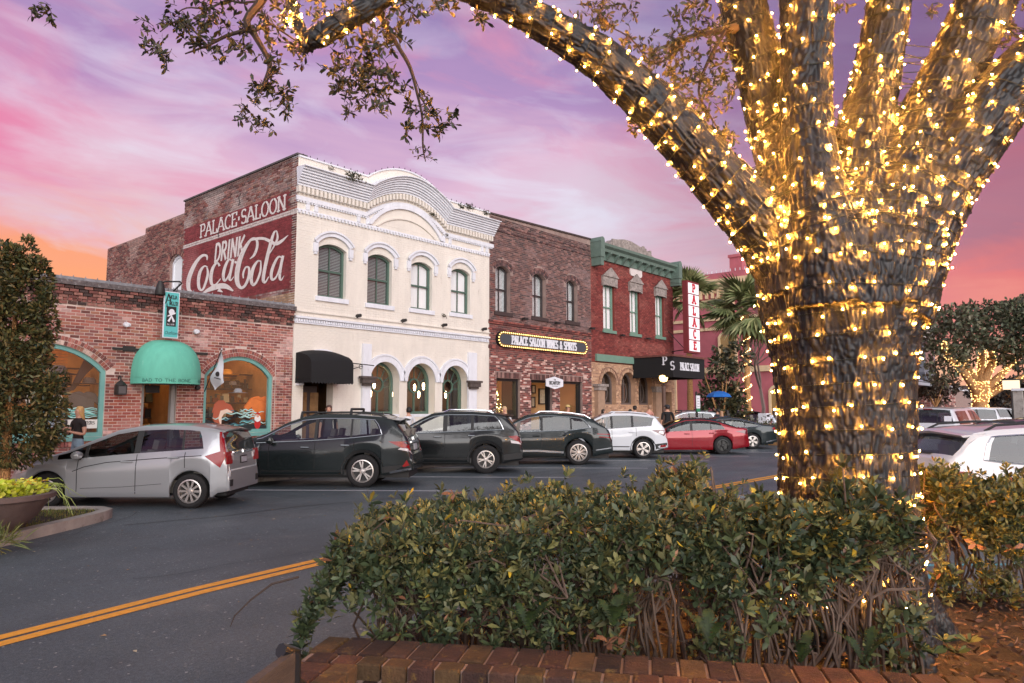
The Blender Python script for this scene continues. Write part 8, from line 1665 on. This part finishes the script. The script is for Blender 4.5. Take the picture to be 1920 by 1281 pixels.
hb = thing('low_hedge', 'low clipped hedge behind the dark grey sedan', 'hedge', tuple(atD(1452, 815, 37) * np.array([1, 1, 0]))); P, Dd = [], []; c = Vector(atD(1462, 810, 36.5))
for i in range(2600): P.append((c.x + rng.uniform(-2, 2.5) * RT[0], c.y + rng.uniform(-2, 2.5) * RT[1] , rng.uniform(.1, 1.0))); Dd.append(rng.normal(0, 1, 3))
P = np.array(P) + rng.normal(0, .2, (2600, 3)); P[:, 2] = np.abs(P[:, 2]); obj('foliage', leaf_mesh('foliage', P, Dd, .16, .07, pal(2600, [S(60, 66, 40), S(84, 80, 50)])), m_foliage, hb, kind='stuff'); obj('branch', MB().box((c.x - 1, c.y - .2, 0), (c.x + 1, c.y + .2, .4)), m_bark2, hb)
# street furniture far away
sp = thing('parking_sign', 'white and green parking sign on a black post by the kerb near the red sedan', 'sign', (0, 0, 0)); q = onY(1306, 760, 16.9); sx_, sy_ = q[0], q[1]; za, zb = onY(1306, 766, sy_)[2], onY(1306, 742, sy_)[2]
obj('post', MB().lathe([(.06, 0), (.06, onY(1306, 737, sy_)[2]), (.075, onY(1306, 737, sy_)[2]), (0, onY(1306, 733, sy_)[2])], (sx_, sy_, .0), 8), m_iron, sp); sg_ = obj('plate', MB().box((sx_ - .2, sy_ - .1, za), (sx_ + .2, sy_ - .08, zb)), m_white, sp); obj('green_band', MB().box((sx_ - .18, sy_ - .104, za - .16), (sx_ + .18, sy_ - .08, za - .002)), MAT('sign_green', S(40, 130, 90), .5), sp)
tx = MB()
for i in range(4): tx.ribbon([(sx_ - .12, za + .1 + i * .13), (sx_ + .12, za + .1 + i * .13)], .03, lambda u, v: (u, sy_ - .106, v))
obj('lettering', tx, MAT('sign_ink', S(150, 150, 150), .5), sp)
q = atD(1434, 790, 44); mb_ = thing('utility_box', 'white utility box on a post before the pink wall', 'box', (q[0], q[1], 0)); z = atD(1434, 775, 44)[2]; obj('case', MB().cbox((q[0], q[1], z - .3), (.75, .5, .6)), m_white, mb_); obj('post', MB().box((q[0] - .25, q[1] - .15, 0), (q[0] + .25, q[1] + .15, z - .61)), m_concrete, mb_); obj('slot', MB().cbox((q[0] - .1, q[1] - .26, z - .15), (.4, .02, .12)), m_iron, mb_)
q = atD(1896, 722, 48); ls = thing('lit_sign', 'small glowing white sign on a dark post beside the distant lit oak', 'sign', (q[0], q[1], 0)); obj('light_box', MB().cbox(q, (.5, .9, .6)), EMIT('sign_glow', (1, .8, .55), .8), ls); obj('post', MB().tube([(q[0], q[1], 0), (q[0], q[1], q[2] - .4)], .07), m_iron, ls); obj('frame', MB().cbox((q[0], q[1], q[2] + .35), (.6, 1.0, .08)), m_iron, ls)
q = atD(1909, 740, 46); cl = thing('column', 'pale square column at the right edge by the lit oak', 'column', (q[0], q[1], 0)); zt = atD(1909, 733, 46)[2]; obj('shaft', MB().cbox((q[0], q[1], zt / 2), (.5, .5, zt)), m_concrete, cl); obj('cap', MB().cbox((q[0], q[1], zt + .08), (.65, .65, .15)), m_white, cl)

# ================================================================ people
def skin_mesh(verts, edges, root=0, lvl=1):
    bm = bmesh.new(); L = bm.verts.layers.skin.verify(); vs = []
    for i, (p, r_) in enumerate(verts): v = bm.verts.new(p); v[L].radius = (r_, r_) if not hasattr(r_, '__len__') else r_; v[L].use_root = i == root; vs.append(v)
    for a, b in edges: bm.edges.new((vs[a], vs[b]))
    me = bpy.data.meshes.new('t'); bm.to_mesh(me); bm.free(); o = bpy.data.objects.new('t', me); COL.objects.link(o); o.modifiers.new('k', 'SKIN').use_smooth_shade = True; s = o.modifiers.new('u', 'SUBSURF'); s.levels = s.render_levels = lvl
    dg = bpy.context.evaluated_depsgraph_get(); dg.update(); out = bpy.data.meshes.new_from_object(o.evaluated_get(dg)); bpy.data.objects.remove(o); return out
m_skin = MAT('skin', S(206, 156, 132), .6)
def person(label, pos, face, h, top, legs, hair, arms='down', hairlen=.0, sleeves=.5, cap=None, grp=None, seat=0., skin=m_skin, shoe=S(50, 44, 42)):
    s = h / 1.72; V = [((0, 0, .95), (.135, .1)), ((0, 0, 1.12), (.125, .09)), ((0, -.005, 1.32), (.15, .1)), ((0, 0, 1.42), (.1, .075)), ((0, .005, 1.5), .052), ((0, .02, 1.56), .062), ((0, .02, 1.63), (.075, .09)), ((0, .015, 1.68), (.066, .078))]; E = [(i, i + 1) for i in range(7)]
    def ch(start, pts):
        k = start
        for p, r_ in pts: V.append((p, r_)); E.append((k, len(V) - 1)); k = len(V) - 1
        return k
    for sg in (1, -1):
        ch(0, [((sg * .09, 0, .86), .088), ((sg * .1, .015, .5), .06), ((sg * .1, -.01, .3), .055), ((sg * .1, -.01, .1), .042), ((sg * .1, .02, .05), .042), ((sg * .105, .13, .035), .035)])
        if arms == 'down': sh, el, wr, hd = (sg * .19, 0, 1.38), (sg * .24, -.02, 1.12), (sg * .25, .05, .9), Vector((0, .15, -1))
        elif arms == 'phone': sh, el, wr, hd = (sg * .19, 0, 1.37), (sg * .25, .02, 1.1), (sg * .1, .24, 1.16), Vector((-sg * .6, .6, .3))
        else: sh, el, wr, hd = (sg * .19, 0, 1.38), (sg * .24, .05, 1.12), (sg * .12, .2, 1.2 if sg > 0 else 1.0), Vector((0, .4, 1))
        w_ = ch(3, [(sh, .06), (el, .042), (wr, .03)]); hd = hd.normalized(); pm = Vector(wr) + hd * .06; p_ = ch(w_, [(tuple(pm), .034)]); sd_ = hd.orthogonal().normalized()
        for k, (o, l_) in enumerate(((-.03, .055), (-.01, .07), (.01, .075), (.03, .06))): a = pm + hd * .03 + sd_ * o; ch(p_, [(tuple(a + hd * l_ * .5), .009), (tuple(a + hd * l_ + Vector((0, .012, 0))), .008)])
        ch(p_, [(tuple(pm + sd_ * .05), .01), (tuple(pm + sd_ * .055 + hd * .035), .009)])
    me = skin_mesh(V, E); mats = [skin, MAT('shirt_fabric', top, .85, var=.15, vs=20), MAT('trouser_fabric', legs, .85, var=.12, vs=20), MAT('shoe', shoe, .6)]; idx = []
    for p in me.polygons:
        c = p.center; r_ = abs(c.x)
        if c.z < .085: k = 3
        elif c.z < 1.0 and r_ < .2 and c.y < .16: k = 2
        elif c.z > 1.465: k = 0
        elif r_ > .19 and c.z < 1.38 - .5 * sleeves * .62 or (c.y > .12 and c.z > .8 and sleeves < .9): k = 0
        else: k = 1
        idx.append(k)
    for m_ in mats: me.materials.append(m_)
    me.polygons.foreach_set('material_index', idx); o = bpy.data.objects.new('person', me); COL.objects.link(o); tag(o, label, 'person', grp); o.location = pos; o.rotation_euler = (0, 0, math.atan2(face[1], face[0]) - math.pi / 2); o.scale = (s,) * 3
    hm = MB(); hm.lathe([(0, 1.752), (.05, 1.745), (.085, 1.71), (.098, 1.66), (.094, 1.6)] + ([(.1, 1.5), (.105, 1.4), (.09, 1.4 - hairlen)] if hairlen else [(.08, 1.575)]), (0, 0, 0), 16)
    hm.v = [(x * .92, (y * 1.05 - .012) if y < .05 else y * .62, z) if z > 1.57 else (x * (1 if y < 0 else .95), min(y, .0) * 1.1 - .02, z) for x, y, z in hm.v]; obj('hair', hm, MAT('hair_fibre', hair, .55, var=.3, stretch=(30, 30, 3)), o, sm=60)
    fc = MB()
    for sg in (1, -1): fc.lathe([(0, -.01), (.012, 0), (0, .01)], (sg * .032, .098, 1.64), 6)
    obj('eye', fc, m_black, o); obj('nose', MB().add([(-.014, .1, 1.6), (.014, .1, 1.6), (0, .125, 1.605), (0, .1, 1.645)], [(0, 1, 2), (0, 2, 3), (1, 3, 2)]), skin, o); obj('mouth', MB().box((-.022, .096, 1.567), (.022, .104, 1.574)), MAT('lips', S(150, 80, 76), .5), o)
    for sg in (1, -1): obj('ear', MB().lathe([(0, -.03), (.014, 0), (0, .03)], (sg * .084, .015, 1.63), 6), skin, o)
    if cap: obj('cap', MB().lathe([(0, 1.775), (.06, 1.765), (.1, 1.72), (.104, 1.68)], (0, .0, 0), 14).box((-.06, .07, 1.675), (.06, .19, 1.685)), MAT('cap_cloth', cap, .8), o, sm=50)
    return o
WK = .15
def at_walk(px, Y): p = onY(px, 800, Y); return (p[0], p[1], WK)
wm = person('blond woman in a dark top and pale jeans looking at her phone by the window', at_walk(147, 17.9), (-.8, -.25), 1.66, S(46, 40, 40), S(140, 166, 184), S(206, 164, 104), 'phone', .32, .3)
ph = MB(); ph.box((-.035, .31, 1.2), (.035, .32, 1.33)); po = put('phone', ph, m_black, 'dark phone held by the blond woman', 'phone'); po.location = wm.location; po.rotation_euler = wm.rotation_euler; po.scale = wm.scale
person('man in a dark cap and pale printed shirt half hidden by the evergreen tree', at_walk(92, 17.5), (.9, -.1), 1.74, S(176, 194, 204), S(60, 66, 80), S(40, 32, 30), 'phone', 0, .5, S(28, 26, 28))
for px, Y, f, h, t, l, hr, a, hl, cp, lab in ((616, 18.2, (-.6, -.7), 1.72, S(70, 70, 76), S(50, 50, 56), S(70, 44, 34), 'down', 0, None, 'person with brown hair seen over the roof bars of the black station wagon'),
    (766, 17.6, (.2, 1), 1.66, S(222, 222, 226), S(70, 70, 80), S(16, 14, 14), 'down', 0, None, 'person in white with black hair walking between the two black cars'),
    (926, 17.4, (-.4, -.9), 1.66, S(60, 56, 56), S(50, 50, 60), S(70, 50, 40), 'down', .2, None, 'woman with glasses and dark hair in front of the left shop window'),
    (946, 17.5, (-.7, -.6), 1.7, S(216, 216, 220), S(90, 96, 110), S(190, 160, 120), 'down', .3, None, 'blond woman in a white jacket in front of the left shop window'),
    (1065, 18.3, (-.3, -.9), 1.76, S(34, 38, 46), S(50, 50, 56), S(60, 44, 36), 'down', 0, S(196, 170, 110), 'man in a straw coloured hat and dark jacket by the right shop window'),
    (1191, 18.0, (.9, .3), 1.74, S(206, 74, 60), S(50, 50, 60), S(24, 20, 20), 'down', 0, S(18, 18, 20), 'man in a red top and black cap by the tan arcade'),
    (1182, 18.4, (.9, .1), 1.6, S(230, 200, 190), S(60, 60, 70), S(40, 32, 30), 'down', .1, None, 'person in a pale top just behind the man in red'),
    (1218, 18.2, (.3, .95), 1.8, S(196, 140, 124), S(70, 66, 70), S(150, 120, 96), 'down', 0, None, 'person in a pink plaid shirt seen from behind at the tan arcade'),
    (1132, 18.6, (.5, -.8), 1.6, S(70, 60, 56), S(50, 50, 60), S(40, 34, 30), 'down', .1, None, 'person showing only hair behind the dark SUV roof')):
    person(lab, at_walk(px, Y), f, h, t, l, hr, a, hl, .9 if 'jacket' in lab or 'plaid' in lab else .5, cp)
def at_far(px, t): p = atD(px, 800, t); return (p[0], p[1], 0.0)
bk_ = person('broad man in a black coat seen from behind by the globe lamp', (*at_walk(1252, 16.9)[:2], .15), (.5, .85), 1.78, S(20, 20, 22), S(30, 30, 34), S(40, 34, 34), 'down', 0, 1.0, S(36, 38, 44)); bk_.scale = (1.3, 1.3, 1.04)
person('person in a dark jacket under the blue umbrella', at_far(1346, 40), (.3, .95), 1.78, S(40, 44, 50), S(40, 40, 48), S(26, 22, 22), 'up', 0, 1.0); person('person in a brown jacket beside the umbrella holder', at_far(1353, 39), (.4, .9), 1.66, S(92, 76, 64), S(50, 46, 46), S(170, 130, 100), 'down', .1, 1.0); person('person in black to the right of the two under the blue umbrella', at_far(1364, 40.5), (.5, .85), 1.7, S(44, 40, 40), S(40, 40, 44), S(40, 34, 32), 'down', .1, 1.0); person('person in a white top at the left edge of the big oak trunk', at_far(1452, 41), (.6, .8), 1.7, S(214, 220, 230), S(50, 50, 60), S(60, 50, 44), 'down', .1, .9)
u0 = Vector(atD(1348, 744, 39.6)); um = thing('umbrella', 'open blue umbrella held up before the pink building', 'umbrella', tuple(u0)); us = MB(); us.lathe([(0, .32), (.3, .28), (.6, .14), (.72, -.02), (.7, -.03), (.55, .08), (0, .24)], tuple(u0), 8); obj('canopy', us, MAT('umbrella_blue', S(20, 96, 176), .6), um); obj('shaft', MB().tube([u0 + Vector((0, 0, .38)), u0 - Vector((0, 0, .8))], .012), m_iron, um)
